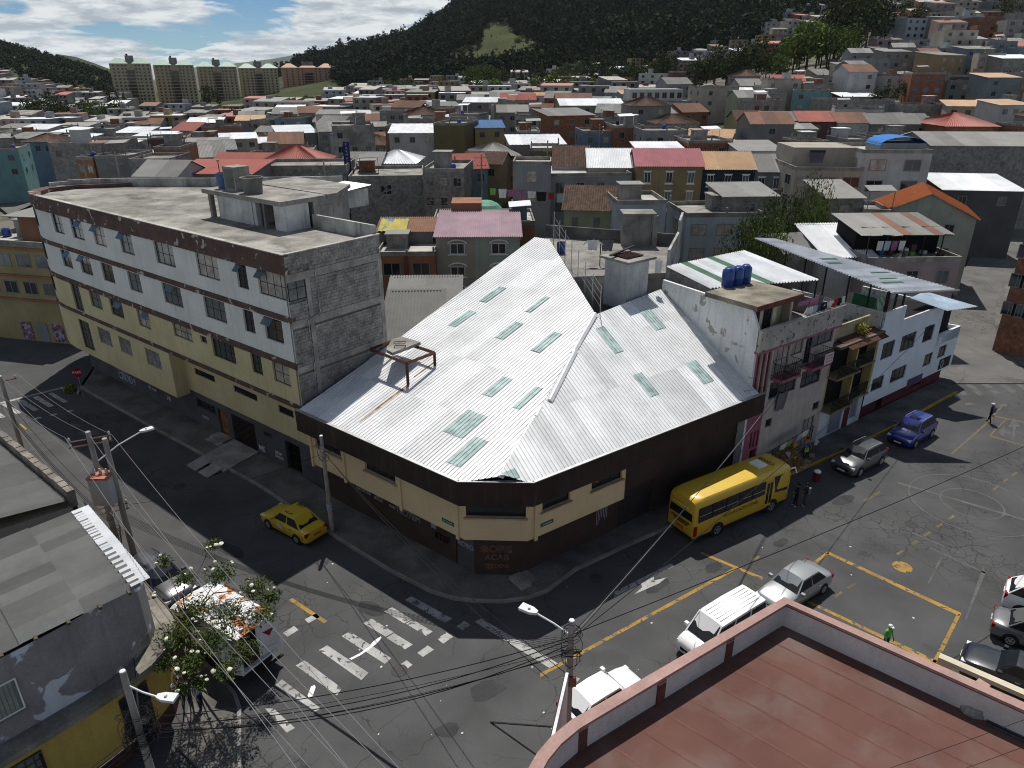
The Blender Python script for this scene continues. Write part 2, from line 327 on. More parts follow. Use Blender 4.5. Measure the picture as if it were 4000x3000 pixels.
for p in ([(1118, 625), (1175, 585), (1218, 612), (1155, 655)], [(995, 712), (1060, 665), (1098, 692), (1030, 737)], [(865, 800), (930, 757), (967, 785), (905, 830)], [(300, 505), (370, 468), (395, 490), (325, 528)],
          [(165, 590), (235, 545), (262, 570), (195, 612)], [(1238, 548), (1285, 515), (1325, 540), (1275, 573)], [(1890, 865), (1925, 845), (2000, 870), (1985, 890)]):
    mark('stop_block', C6, p, PW)
mark('stop_line', C6, [(1350, 520), (1390, 500), (1870, 780), (1815, 808)], PW)
mark('lane_line', C6, [(203, 387), (225, 374), (440, 515), (420, 530)], PY)
mark('lane_line', C4, [(-400, 1562), (660, 984), (668, 998), (-400, 1584)], PY)
mark('turn_arrow', C4, [(0, 1122), (308, 968), (322, 984), (0, 1150)], PW); mark('turn_arrow', C4, [(140, 1062), (212, 1020), (214, 1062), (282, 1045), (240, 1078), (105, 1138), (150, 1098)], PW, .009)
for p in ([(470, 906), (800, 1043), (798, 1058), (466, 918)], [(1040, 1166), (1745, 1496), (1728, 1511), (1030, 1176)], [(1072, 962), (1150, 905), (1162, 914), (1084, 973)], [(1153, 904), (1874, 1238), (1860, 1253), (1149, 918)], [(1874, 1240), (1744, 1508), (1716, 1503), (1846, 1250)]):
    mark('court_line', C4, p, PY, .008)
for p in ([(1340, 628), (1430, 578), (1442, 588), (1352, 637)], [(738, 948), (780, 926), (786, 938), (745, 958)], [(1252, 1098), (1296, 1073), (1312, 1080), (1268, 1106)], [(1182, 1148), (1222, 1118), (1234, 1128), (1196, 1156)], [(1595, 862), (1630, 842), (1642, 854), (1612, 872)],
          [(1520, 915), (1555, 895), (1565, 905), (1532, 925)], [(1665, 815), (1700, 795), (1712, 803), (1680, 825)], [(1735, 768), (1768, 748), (1778, 757), (1748, 777)], [(1800, 725), (1830, 707), (1840, 716), (1812, 734)],
          [(2040, 570), (2070, 545), (2080, 552), (2052, 577)], [(2140, 492), (2170, 474), (2178, 482), (2150, 500)], [(2095, 525), (2120, 510), (2128, 518), (2104, 533)], [(2080, 1345), (2132, 1345), (2135, 1368), (2082, 1368)]):
    mark('faded_dash', C4, p, PFY)
for p in ([(1612, 800), (1870, 912), (1868, 917), (1608, 806)], [(1530, 528), (2240, 735), (2238, 745), (1528, 536)], [(1990, 985), (2005, 1020), (1900, 1275), (1893, 1270)], [(1760, 935), (1772, 937), (1700, 1080), (1690, 1078)], [(1700, 880), (2010, 1020), (2006, 1026), (1698, 886)]):
    mark('chalk_line', C4, p, PF, .006)
def ring(name, c, r, wd, mat, z, n=48):
    b = MB(); vs = []; fs = []
    for k in range(n):
        a = 2*math.pi*k/n
        for rr in (r-wd/2, r+wd/2): vs.append((c.x+rr*math.cos(a), c.y+rr*math.sin(a), z))
    for k in range(n): fs.append((2*k, 2*k+1, 2*((k+1) % n)+1, 2*((k+1) % n)))
    b.add(vs, fs); ob(name, b, mat, road)
cc = at(2400+1930/1.3825, 1500+645/1.3825); ring('chalk_circle', cc, 3.55, .09, PF, .007); ring('chalk_circle', cc, 1.75, .1, PF, .007)
cc = at(2400+1555/1.3825, 1500+988/1.3825); ring('penalty_spot', cc, .25, .5, PY, .007, 24)
for p in ([(1755, 858), (1800, 856), (1890, 948), (1860, 955)], [(1845, 866), (1875, 862), (1985, 945), (1955, 955)], [(1935, 866), (1965, 860), (2080, 935), (2050, 948)], [(2030, 858), (2060, 852), (2170, 930), (2140, 940)], [(2125, 855), (2150, 850), (2240, 915), (2215, 925)], [(1670, 880), (1690, 872), (1730, 880), (1700, 890)],
          [(1870, 995), (1925, 992), (1930, 1004), (1875, 1006)], [(2060, 1005), (2110, 1000), (2115, 1012), (2065, 1016)]):
    mark('crosswalk_stripe', C8, p, PF)
mark('straight_arrow', C8, [(2138, 1208), (2150, 1130), (2120, 1132), (2156, 1080), (2190, 1130), (2165, 1130), (2155, 1212)], PF); mark('straight_arrow', C8, [(2060, 1160), (2100, 1130), (2100, 1150), (2135, 1165), (2132, 1180), (2095, 1170), (2095, 1190)], PF, .009)
for p in ([(1790, 1285), (1990, 1110), (2085, 1008), (2092, 1012), (2000, 1116), (1800, 1292)], [(2030, 1065), (2260, 1112), (2258, 1118), (2028, 1072)], [(2015, 1175), (2108, 1085), (2116, 1088), (2026, 1178)], [(2012, 1178), (2260, 1250), (2258, 1258), (2010, 1186)]):
    mark('lane_line', C8, p, PFY, .006)
for p in ([(10, 700), (45, 690), (155, 760), (120, 772)], [(125, 675), (165, 665), (280, 738), (240, 750)], [(235, 650), (275, 638), (390, 710), (350, 720)], [(343, 622), (380, 615), (490, 680), (455, 690)], [(-90, 725), (-60, 715), (40, 790), (0, 800)],
          [(235, 802), (290, 788), (305, 798), (250, 813)], [(355, 778), (400, 764), (420, 770), (375, 785)], [(475, 748), (520, 738), (538, 745), (490, 757)]):
    mark('crosswalk_stripe', C1, p, PW)
mark('stop_line', C1, [(0, 686), (525, 556), (527, 566), (0, 698)], PW); mark('lane_line', C1, [(138, 842), (150, 838), (196, 876), (182, 882)], PY)
mark('turn_arrow', C1, [(505, 835), (590, 850), (570, 870), (535, 872)], PF); mark('turn_arrow', C1, [(555, 905), (660, 885), (735, 870), (735, 890), (700, 892), (720, 925), (650, 912), (560, 922)], PF)
# chalky white spills on the crossing
for p in ([(575, 748), (640, 715), (700, 670), (725, 640), (770, 610), (775, 620), (745, 655), (700, 690), (640, 730), (590, 755)], [(318, 975), (340, 920), (362, 910), (368, 925), (350, 980), (325, 988)]):
    mark('paint_spill', C6, p, M('spilled_lime', (.72, .72, .71), .9, var=.3, sca=4), .012)
# ------------------------------------------------------------------ pavements with kerbs
PAVE = M('pavement_concrete', (.135, .13, .122), .92, var=.4, sca=.5, dirt=.7, dirtc=(.055, .053, .047), bump=.2, spec=.04)
KERBM = M('kerb_concrete', (.24, .235, .22), .9, var=.3, dirt=.4); KERBY = M('kerb_yellow', (.42, .27, .03), .85, var=.3, dirt=.4)
def pavement(outer, inner, h=.14, kerb=KERBM, kw=.16, yellow=None):
    """outer: kerb line points, inner: the line along the walls (same direction)"""
    p = empty('pavement', (outer[0][0], outer[0][1], 0)); tag(p, kind='structure')
    n = len(outer); O = [Vector((a[0], a[1], 0)) for a in outer]; K = []
    for i in range(n):
        t = (O[min(i+1, n-1)]-O[max(i-1, 0)]).normalized(); nn = Vector((-t.y, t.x, 0)); inn = Vector((inner[min(i, len(inner)-1)][0], inner[min(i, len(inner)-1)][1], 0))
        if nn.dot(inn-O[i]) < 0: nn = -nn
        K.append(O[i]+nn*kw)
    for i in range(n-1):
        q = [K[i], K[i+1], Vector((*inner[i+1][:2], 0)), Vector((*inner[i][:2], 0))]; b = MB(); b.slab([(v.x, v.y, -.05) for v in q], (0, 0, h+.05+.002*(i % 2))); ob('paving', b, PAVE, p)
    for i in range(n-1):
        L_ = (O[i+1]-O[i]).length; m = max(1, int(L_/1.0+.5))
        for k in range(m):
            a0, a1 = O[i].lerp(O[i+1], k/m+.008/L_), O[i].lerp(O[i+1], (k+1)/m-.008/L_); b0, b1 = K[i].lerp(K[i+1], k/m+.008/L_), K[i].lerp(K[i+1], (k+1)/m-.008/L_)
            b = MB(); b.prism([(a0.x, a0.y), (a1.x, a1.y), (b1.x, b1.y), (b0.x, b0.y)], -.05, h+.012)
            ob('kerb_stone', b, KERBY if yellow and yellow(a0) else kerb, p)
    return p

# worn patches, manholes and litter on the carriageway
OLDP = M('old_asphalt_patch', (.045, .046, .048), .9, var=.3, sca=1.2, fine=20, bump=.2)
for (x, y, w_, h_, a_) in ((2560, 2290, 1.6, .9, .6), (2790, 2215, 1.3, .7, .6), (3290, 1955, 2.2, .8, .6), (1450, 2380, 1.5, 1.0, -.6), (1900, 2700, 1.8, 1.0, .6), (3050, 2120, 1.2, .6, .6), (1750, 2850, 1.0, .8, .2), (900, 2150, 2.0, .9, -.65)):
    c_ = at(x, y); rp = random.Random(x); sheet('asphalt_patch', [c_+Matrix.Rotation(a_, 3, 'Z') @ Vector((w_*.5*math.cos(k*.7)*(1+rp.uniform(-.25, .25)), h_*.5*math.sin(k*.7)*(1+rp.uniform(-.25, .25)), 0)) for k in range(9)], .0035, OLDP, road)
for (x, y) in ((1560, 2620), (2330, 2260), (3560, 2050), (700, 1900)):
    c_ = at(x, y); ring('manhole_cover', c_, .17, .34, M('cast_iron', (.05, .047, .045), .7, var=.3), .006, 20); ring('manhole_rim', c_, .36, .04, OLDP, .007, 20)
rp = random.Random(8); lit = MB(); lit.box(-.04, -.03, 0, .04, .03, .012); lme = lit.mesh('litter', plain('litter_pale', (.45, .45, .44), .9))
for k in range(46): c_ = at(rp.uniform(1250, 3700), rp.uniform(1950, 2900)); o = put('litter', lme, road); o.location = (c_.x, c_.y, .006); o.rotation_euler = (0, 0, rp.random()*6); s_ = rp.uniform(.4, 1.5); o.scale = (s_, s_, 1)
# ------------------------------------------------------------------ vegetation helpers
def np_mesh(name, v, f, mats, mi=None, smooth=False):
    v = np.asarray(v, np.float32); f = np.asarray(f, np.int32); me = bpy.data.meshes.new(name); k = f.shape[1]
    me.vertices.add(len(v)); me.vertices.foreach_set('co', v.ravel()); me.loops.add(f.size); me.loops.foreach_set('vertex_index', f.ravel())
    me.polygons.add(len(f)); me.polygons.foreach_set('loop_start', np.arange(0, f.size, k, dtype=np.int32)); me.polygons.foreach_set('loop_total', np.full(len(f), k, np.int32))
    for m in (mats if isinstance(mats, (list, tuple)) else [mats]): me.materials.append(m)
    if mi is not None: me.polygons.foreach_set('material_index', np.asarray(mi, np.int32))
    me.polygons.foreach_set('use_smooth', np.full(len(f), smooth, bool))
    me.update(); me.validate(); return me
def leaf_arrays(n, blobs, size, rs, aspect=.55, droop=0., shell=.55):
    """n leaf quads spread through the blobs [(centre, radii, weight)]"""
    wts = np.array([b[2] for b in blobs], float); wts /= wts.sum(); idx = rs.choice(len(blobs), n, p=wts)
    C = np.array([b[0] for b in blobs])[idx]; Rr = np.array([b[1] for b in blobs])[idx]
    d = rs.normal(size=(n, 3)); d /= np.linalg.norm(d, axis=1)[:, None]; r = (shell+(1-shell)*rs.random(n))**1.0; r = np.where(rs.random(n) < .25, rs.random(n)**.5, r)
    c = C+d*Rr*r[:, None]
    a = rs.normal(size=(n, 3)); a /= np.linalg.norm(a, axis=1)[:, None]; up = d*.5+rs.normal(size=(n, 3))*.6+np.array([0, 0, .5]); b = np.cross(a, up); b /= np.linalg.norm(b, axis=1)[:, None]; a[:, 2] -= droop; a /= np.linalg.norm(a, axis=1)[:, None]
    s = size*(.6+.8*rs.random(n))[:, None]; a = a*s; b = b*s*aspect
    v = np.stack([c-a, c+b*.9, c+a, c-b*.9], 1).reshape(-1, 3); f = np.arange(n*4).reshape(-1, 4); return v, f
def leafball(parent, c, r, n, mat, name, seed, size):
    rs = np.random.RandomState(seed); v, f = leaf_arrays(n, [(c, (r, r, r*.9), 1)], size, rs)
    o = put(name, np_mesh(name, v, f, mat), parent); o['kind'] = 'stuff'; return o
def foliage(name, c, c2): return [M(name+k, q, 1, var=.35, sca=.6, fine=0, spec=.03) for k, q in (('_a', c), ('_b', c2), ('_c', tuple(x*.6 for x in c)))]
BARK = M('bark', (.10, .082, .062), .9, var=.4, sca=3, dirt=.3)
FOL = {'dark': foliage('foliage_dark', (.032, .048, .018), (.05, .07, .024)), 'mid': foliage('foliage_mid', (.055, .085, .022), (.085, .12, .03)), 'light': foliage('foliage_light', (.10, .14, .03), (.14, .19, .045)), 'blue': foliage('foliage_blue', (.020, .034, .016), (.028, .046, .020)), 'olive': foliage('foliage_olive', (.075, .085, .035), (.10, .115, .05))}
def tree_meshes(kind, H, Rad, n, seed, shape='round', leaf=.35):
    """crown + trunk meshes (local, base at 0) : many small leaves on clumps that sit on real limbs"""
    rs = np.random.RandomState(seed); blobs = []; lb = MB(); trunk_top = H*(.55 if shape == 'round' else .9)
    lean = rs.normal(size=2)*.03*H; r0 = max(.09, H*.022)
    lb.tube([(0, 0, -.3), (lean[0]*.3, lean[1]*.3, trunk_top*.5), (lean[0], lean[1], trunk_top)], [r0*1.25, r0*.9, r0*.35], 7)
    nb = 9 if shape == 'round' else 13
    for i in range(nb):
        an = 2.4*i+rs.random()*.7
        if shape == 'round': zz = H*(.45+.45*(i/nb)); rr = Rad*(.62 if i < nb*.7 else .3)*(.75+.4*rs.random()); rb = Rad*(.40+.18*rs.random())
        elif shape == 'tall': zz = H*(.28+.64*i/nb); rr = Rad*.42*(1-.5*i/nb)*(.6+.6*rs.random()); rb = Rad*(.5-.22*i/nb+.12*rs.random())
        else: zz = H*(.14+.78*i/nb); rr = Rad*.35*(1-i/nb)*(.7+.5*rs.random()); rb = Rad*(.72*(1-i/nb)+.12)
        c = (lean[0]*zz/H+rr*math.cos(an), lean[1]*zz/H+rr*math.sin(an), zz); blobs.append((c, (rb, rb, rb*(.75 if shape != 'cone' else .55)), rb**2))
        t = min(zz*.72, trunk_top*.95); lb.tube([(lean[0]*t/trunk_top, lean[1]*t/trunk_top, t), (c[0]*.6, c[1]*.6, (t+zz)/2+.1), c], [r0*.4, r0*.25, r0*.1], 5, cap=False)
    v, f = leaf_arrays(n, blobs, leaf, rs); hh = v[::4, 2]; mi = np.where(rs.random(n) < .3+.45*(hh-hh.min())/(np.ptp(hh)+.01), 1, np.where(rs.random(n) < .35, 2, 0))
    return np_mesh('crown', v, f, FOL[kind], mi), lb.mesh('trunk', BARK, True)
_tm = {}
def tree(name, loc, H, Rad, kind, label, n=900, seed=0, shape='round', leaf=.35, group=None, share=True, cat='tree'):
    k = (kind, shape, seed % 3, n) if share else (kind, shape, seed, n, H)
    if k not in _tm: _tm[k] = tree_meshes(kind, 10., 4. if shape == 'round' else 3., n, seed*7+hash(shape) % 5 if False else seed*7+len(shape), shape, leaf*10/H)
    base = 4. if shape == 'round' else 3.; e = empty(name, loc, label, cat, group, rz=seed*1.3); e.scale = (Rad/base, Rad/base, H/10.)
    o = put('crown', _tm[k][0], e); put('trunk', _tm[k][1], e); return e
# ------------------------------------------------------------------ texts and skinned bodies become plain meshes at the end
BAKE = []
def bake_all():
    dg = bpy.context.evaluated_depsgraph_get()
    for o, fn in BAKE:
        me = bpy.data.meshes.new_from_object(o.evaluated_get(dg)); old = o.name
        n = bpy.data.objects.new('tmp', me); col.objects.link(n); n.parent = o.parent; n.matrix_basis = o.matrix_basis.copy()
        for k_ in o.keys():
            if k_ in ('label', 'category', 'group', 'kind'): n[k_] = o[k_]
        for ch in list(o.children): ch.parent = n
        bpy.data.objects.remove(o); n.name = old
        if fn: fn(n)
_text0 = text
def text(*a, **k):
    o = _text0(*a, **k); BAKE.append((o, None)); return o
# ------------------------------------------------------------------ five-storey building on the left
LBK = (-12.65, 39.1); LBE = (.7856, -.6187)
TL = frame(LBK, (LBK[0]+LBE[0], LBK[1]+LBE[1]))
LBW = M('off_white_render', (.60, .61, .585), .9, var=.1, sca=.5, streak=.22, dirtc=(.2, .19, .17), bump=.05)
LBY = M('pale_yellow_render', (.52, .46, .27), .9, var=.12, sca=.5, streak=.28, dirtc=(.2, .17, .11), bump=.05)
LBB = M('brown_band_paint', (.105, .068, .058), .85, var=.3, sca=1.2, peel=.02, peelc=(.36, .34, .31), peels=1.5, streak=.3)
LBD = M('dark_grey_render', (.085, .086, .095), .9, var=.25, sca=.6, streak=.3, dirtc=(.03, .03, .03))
ROOFC = M('roof_screed', (.27, .26, .235), .92, var=.4, sca=.35, dirt=1.0, dirtc=(.09, .085, .078), bump=.1, streak=.3)
PARAP = M('stained_white_parapet', (.42, .42, .40), .9, var=.3, dirt=.9, dirtc=(.09, .088, .08), streak=.8)
def left_building():
    p = empty('apartment_building', (LBK[0], LBK[1], 0), 'five-storey white and pale yellow building with brown bands and rounded end', 'building')
    e5 = [(-33., 0), (-34.6, .12), (-36.2, .55), (-37.5, 1.5), (-38.2, 2.9), (-37.9, 4.4), (-36.8, 6.2), (-35, 8.2), (-29.2, 12.8), (-20.7, 21.3)]
    outline = [(0, 7), (0, 0)]+e5+[(-8.8, 12.2), (-6.3, 8.9), (-6.3, 7)]
    def shell(name, poly, z0, z1, mat, par=p, cap=True):
        b = MB(TL); b.prism(poly[::-1], z0, z1, cap=cap); return ob(name, b, mat, par)
    r1 = [(-31.2, -29.4), (-27.8, -25.8), (-24, -22.1), (-19.8, -17.9), (-14.8, -12.3), (-9.5, -7.), (-5, -3.9)]
    rows = [(12.95, 14.45, r1+[(-2.8, -.02)], LBW, 12.03, 14.5), (10.15, 11.6, r1+[(-2.8, -1.)], LBW, 9.18, 11.68),
            (7.4, 8.75, [(-30.9, -29.3), (-27.5, -25.5), (-24, -21.9), (-19.6, -17.8), (-14.4, -11.9), (-9.4, -6.7), (-4.9, -3.75), (-2.6, -.9)], LBY, 6.4, 8.78)]
    curve = [(-33., 0), (-34.6, .12), (-36.2, .55), (-37.5, 1.5), (-38.2, 2.9), (-37.9, 4.4), (-36.8, 6.2), (-35, 8.2)]
    shell('core', [(-.25, 6.9), (-.25, .3)]+[(x*.995, y+.3) for x, y in e5]+[(-8.9, 12.1), (-6.5, 8.8), (-6.5, 6.9)], 6.12, 14.9, CONC)
    shell('lower_core', [(-.25, 6.9), (-.25, 1.6), (-16, 1.6), (-33, 1.6), (-35, 6), (-29.2, 12.5), (-20.7, 21)]+[(-8.9, 12.1), (-6.5, 8.8), (-6.5, 6.9)], 0, 6.12, DARK)
    panes = [GLASS, GLASS, GLASS, GLASS2, CURT]
    rnd = random.Random(3)
    for ri, (z0, z1, wins, mat, wz0, wz1) in enumerate(rows):
        holes = [(a, b_, (6.3+.15 if (ri == 2 and a < -30) else z0), z1) for a, b_ in wins]
        if ri == 2: holes = [(a, b_, c if a != -14.4 else 7.75, d) for a, b_, c, d in holes]+[(-10.8, -10., 8.1, 8.6)]
        b = MB(TL); b.wall(-33, 0, wz0, wz1, holes, rev=.24); ob('facade_wall', b, mat, p)
        b = MB(TL); b.prism(curve[::-1]+[(-34.5, 8), (-37, 3.5), (-34, .6)], wz0, wz1, cap=False); ob('rounded_end_wall', b, mat, p)
        for (a, b_, c, d) in holes:
            w_ = b_-a; nx = 3 if w_ > 2.2 else (2 if w_ > 1 else 1); nx = 4 if w_ > 2.6 else nx
            wo = window(p, TL @ TR(a, .12, c), w_, d-c, nx, 2 if d-c > .9 else 1, STEEL, rnd.choice(panes))
            if rnd.random() < .45 and w_ > 1 and d-c > 1:       # a vent pane standing open
                bb = MB(); x0 = 0 if rnd.random() < .5 else w_/nx
                bb.slab([(x0, -.02, d-c), (x0+w_/nx, -.02, d-c), (x0+w_/nx, -.42, d-c-.42), (x0, -.42, d-c-.42)], (0, -.012, -.012)); put('vent_pane', bb.mesh('vent_pane', GLASS2), wo)
        # windows on the rounded end
        for k in (0, 1):
            A, B = (curve[1], curve[2]) if k == 0 else (curve[5], curve[6])
            T = TL @ frame(B, A); l = math.hypot(A[0]-B[0], A[1]-B[1]); window(p, T @ TR(.1, -.05, z0), l-.2, z1-z0, 2, 2)
    for (a, b_) in ((14.5, 15.64), (11.68, 12.03), (8.78, 9.18), (6.1, 6.4)):
        off = .07 if b_ < 15 else .1
        b = MB(TL); b.prism([(0.02, -off)]+[(x+(-off if x < -36 else 0), y-off*(1 if x > -37 else 0)) for x, y in e5[:8]]+[(-34.4, 8.3), (-37, 4.5), (-36.9, 2.4), (-35.6, 1.2), (-34.3, .75), (-33, .3), (0.02, .3)], a, b_); ob('band', b, LBB, p)
    # lower bay at the left, recessed wall at the right, dark ground storey
    h4 = [(-31.1, -29.1, 3., 5.6), (-27.5, -25.3, 4.25, 5.65), (-23.9, -21.9, 4.25, 5.65), (-19.6, -17.4, 4.25, 5.65)]
    b = MB(TL); b.wall(-33, -15.9, 2.5, 6.1, h4, rev=.2); b.prism([(-15.9, 0), (-15.9, 1.2), (-33, 1.2)]+[(-34, .6), (-37, 3.5), (-34.5, 8)]+curve[::-1], 2.45, 2.5); b.prism(curve[::-1]+[(-34.5, 8), (-37, 3.5), (-34, .6)], 2.5, 6.1, cap=False); b.quad((-15.9, 0, 2.5), (-15.9, 1.2, 2.5), (-15.9, 1.2, 6.1), (-15.9, 0, 6.1)); ob('bay_wall', b, LBY, p)
    for i, (a, b_, c, d) in enumerate(h4):
        if i == 0: window(p, TL @ TR(a, .1, c), b_-a, d-c, 3, 3, STEEL, GLASS)
        else:
            blk = MB(TL)                      # openings closed with rough blockwork
            for rz in range(6):
                for rx in range(5):
                    x = a+.02+(rx-(.5 if rz % 2 else 0))*.44; x0, x1 = max(x, a), min(x+.42, b_)
                    if x1-x0 > .05: blk.box(x0, .10+rnd.random()*.02, c+rz*.235, x1, .2, c+rz*.235+.22)
            ob('blocked_opening', blk, BLOCK, p)
    h5 = [(-14.5, -11.8, 4.45, 4.95), (-9.4, -6.6, 4.45, 4.95), (-4.2, -2.6, 4.4, 4.95)]
    b = MB(TL); b.wall(-15.9, 0, 2.85, 6.1, h5, y=1., rev=.15); b.quad((-15.9, 0, 6.09), (0, 0, 6.09), (0, 1, 6.09), (-15.9, 1, 6.09)); ob('recessed_wall', b, LBY, p)
    for (a, b_, c, d) in h5: window(p, TL @ TR(a, 1.08, c), b_-a, d-c, 4, 1)
    gh = [(-15.2, -12.6, 1.55, 2.3), (-12.3, -11., .15, 2.3), (-10.5, -7.6, .15, 2.4), (-6.5, -5.5, 1.9, 2.25), (-4.1, -2.5, .15, 2.35)]
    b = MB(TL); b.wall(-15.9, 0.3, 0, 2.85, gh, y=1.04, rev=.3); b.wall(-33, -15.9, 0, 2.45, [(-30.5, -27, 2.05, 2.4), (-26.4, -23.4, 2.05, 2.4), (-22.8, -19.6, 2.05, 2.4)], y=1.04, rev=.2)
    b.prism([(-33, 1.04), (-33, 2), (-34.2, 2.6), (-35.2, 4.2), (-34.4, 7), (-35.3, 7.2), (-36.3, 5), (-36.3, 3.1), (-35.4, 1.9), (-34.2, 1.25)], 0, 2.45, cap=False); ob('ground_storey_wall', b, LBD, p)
    b = MB(TL); b.box(-33, 1.5, 0, 0, 2, 2.4); ob('dark_backing', b, DARK, p)
    window(p, TL @ TR(-15.2, 1.2, 1.55), 2.6, .75, 4, 1)
    d = MB(TL); WOODM = M('weathered_wood', (.24, .115, .045), .8, var=.5, sca=4, dirt=.4)
    for k in range(5): d.box(-12.28+k*.256, 1.2, .16, -12.28+k*.256+.244, 1.25, 2.28)
    ob('wooden_door', d, WOODM, p)
    g = empty('gate', (0, 0, 0)); g.parent = p
    for k in range(19):
        bb = MB(TL); bb.box(-10.45+k*.15, 1.16, .16, -10.45+k*.15+.05, 1.22, 2.38); o = ob('gate_bar', bb, M('gate_brown', (.05, .032, .03), .7), p); o.parent = g
    g2 = MB(TL)
    for k in range(10): g2.box(-4.08+k*.165, 1.2, .16, -4.05+k*.165, 1.23, 2.33)
    for z in (.16, .8, 1.5, 2.3): g2.box(-4.1, 1.195, z, -2.5, 1.235, z+.04)
    ob('grille_door', g2, STEEL, p)
    # side wall of bare concrete blocks with its concrete frame
    TS = TL @ Matrix.Translation((0, 0, 0)) @ Matrix.Rotation(math.pi/2, 4, 'Z')      # x along the side wall, outward = +x local -> faces -y here
    b = MB(TS); b.box(0, .05, 4.5, 7., .2, 15.55); o = ob('side_wall', b, MORTAR, p)
    fr = MB(TS)
    for z0, z1 in ((14.05, 14.5), (11.3, 11.75), (8.5, 8.9), (6.2, 6.5)): fr.box(0, -.03, z0, 7.02, .049, z1)
    for x in (1.25, 6.75): fr.box(x, -.026, 4.5, x+.32, .048, 14.05)
    ob('concrete_frame', fr, M('frame_concrete', (.29, .28, .26), .92, var=.3, dirt=.6, streak=.4), p)
    cells = []
    for (z0, z1) in ((14.52, 15.55), (11.77, 14.03), (8.92, 11.28), (6.52, 8.48), (4.5, 6.18)):
        n = int((z1-z0)/.205)
        for r in range(n):
            for x0, x1 in ((0.01, 1.23), (1.59, 6.73)):
                if z0 > 11 and z0 < 14 and x1 < 1.3 and r > 4: continue
                x = x0-(.2 if r % 2 else 0)
                while x < x1-.03:
                    a, c = max(x, x0), min(x+.385, x1)
                    if c-a > .06: cells.append((a, c, z0+r*.205))
                    x += .4
    rnd.shuffle(cells); me = {}
    full = [c for c in cells if abs(c[1]-c[0]-.385) < .01]; lead = full[:300]; rest = full[300:]+[c for c in cells if abs(c[1]-c[0]-.385) >= .01]
    u = MB(); u.box(0, -.02, 0, .385, .06, .19); um = u.mesh('concrete_block', BLOCK)
    for (a, c, z) in lead:
        put('concrete_block', um, o, rel(p, TS @ TR(a, rnd.uniform(-.008, .012), z)))
    rb = MB(TS)
    for (a, c, z) in rest: y = rnd.uniform(-.008, .012); rb.box(a, y-.02, z, c, y+.06, z+.19)
    tag(ob('more_concrete_blocks', rb, BLOCK, p), kind='stuff')
    window(p, TS @ TR(.02, -.02, 12.95), 1.2, 1.4, 2, 2, STEEL, GLASS2)
    dp = MB(TS); dp.tube([(1.95, -.06, 14.3), (2.0, -.06, 11.9), (1.1, -.06, 11.6), (1.15, -.06, 8.2)], .035, 6); ob('drain_pipe', dp, GALV, p)
    # roof: screed, back parapet, low kerbs, stair tower with tanks
    b = MB(TL); b.prism([(-.1, 6.9), (-.1, .1)]+[(x*.997, y+.1) for x, y in e5]+[(-8.9, 12.1), (-6.4, 8.8), (-6.4, 6.9)], 14.9, 15.3); ob('roof_slab', b, ROOFC, p)
    kb = MB(TL)
    pts = [(-.12, 0.12)]+[(x, y) for x, y in e5]
    def wl(mb, A, B, t, z0, z1):
        dx, dy = B[0]-A[0], B[1]-A[1]; l = math.hypot(dx, dy); nx, ny = -dy/l*t, dx/l*t
        mb.prism([(A[0], A[1]), (B[0], B[1]), (B[0]+nx, B[1]+ny), (A[0]+nx, A[1]+ny)], z0, z1)
    bp = MB(TL)
    for i in range(4, len(e5)-1): wl(bp, e5[i+1], e5[i], .2, 15.3, 16.05 if i > 4 else 15.95)
    ob('back_parapet', bp, PARAP, p)
    cp = MB(TL); cp.box(-33, -.13, 15.645, .05, .18, 15.70); cp.box(-.2, .19, 15.645, .06, 7.1, 15.69); ob('parapet_coping', cp, CONCL, p)
    sp = MB(TL); sp.box(-6.3, 6.85, 15.3, -.2, 7.05, 16.2); ob('terrace_parapet', sp, PARAP, p)
    sp = MB(TL); sp.box(-.2, .19, 14.9, 0, 7.05, 15.64); ob('side_parapet', sp, CONC, p)
    t = MB(TL); t.box(-14.35, 4.9, 15.3, -10.2, 7.6, 17.0); t.box(-10.15, 4.95, 15.3, -9.8, 5.3, 17.); t.box(-7.7, 4.9, 15.3, -6.5, 6.8, 17.0); ob('stair_tower_wall', t, M('stair_white', (.58, .59, .58), .9, var=.15, dirt=.45, dirtc=(.15, .15, .14), streak=.5), p)
    t = MB(TL); t.box(-15.3, 4.75, 15.3, -15.0, 5.05, 17.0); ob('tower_column', t, CONC, p); t = MB(TL); t.box(-8.8, 4.8, 15.3, -8.6, 5., 17.0); ob('tower_column', t, CONC, p)
    t = MB(TL); t.box(-15.6, 4.5, 17.0, -6.3, 8.2, 17.3); ob('tower_slab', t, CONC, p)
    t = MB(TL); t.prism([(-15, 8.3), (-6.31, 7.06), (-6.31, 8.9), (-8.8, 12.1), (-15, 12.1)], 15.3, 17.1, cap=False); ob('rear_room_wall', t, CONC, p)
    t = MB(TL); t.prism([(-15.2, 8.25), (-6.2, 8.21), (-6.2, 9), (-8.7, 12.3), (-15.2, 12.3)], 17.1, 17.35); ob('rear_room_roof', t, CONC, p)
    t = MB(TL); t.box(-13, 12.4, 15.3, -10.2, 15.2, 16.6); ob('roof_hut', t, PARAP, p)
    vs_, fs_ = corr((-13.2, 12.3, 16.62), (-10, 12.3, 16.62), (-10, 15.4, 16.85), (-13.2, 15.4, 16.85), .2); t = MB(TL); t.add(vs_, fs_); ob('roof_hut_sheet', t, M('white_sheet', (.66, .67, .68), .45, var=.12, metal=.2), p)
    window(p, TL @ frame((-6.3, 8.9), (-6.3, 7.1)) @ TR(.2, -.06, 15.9), 1.4, .8, 3, 2)
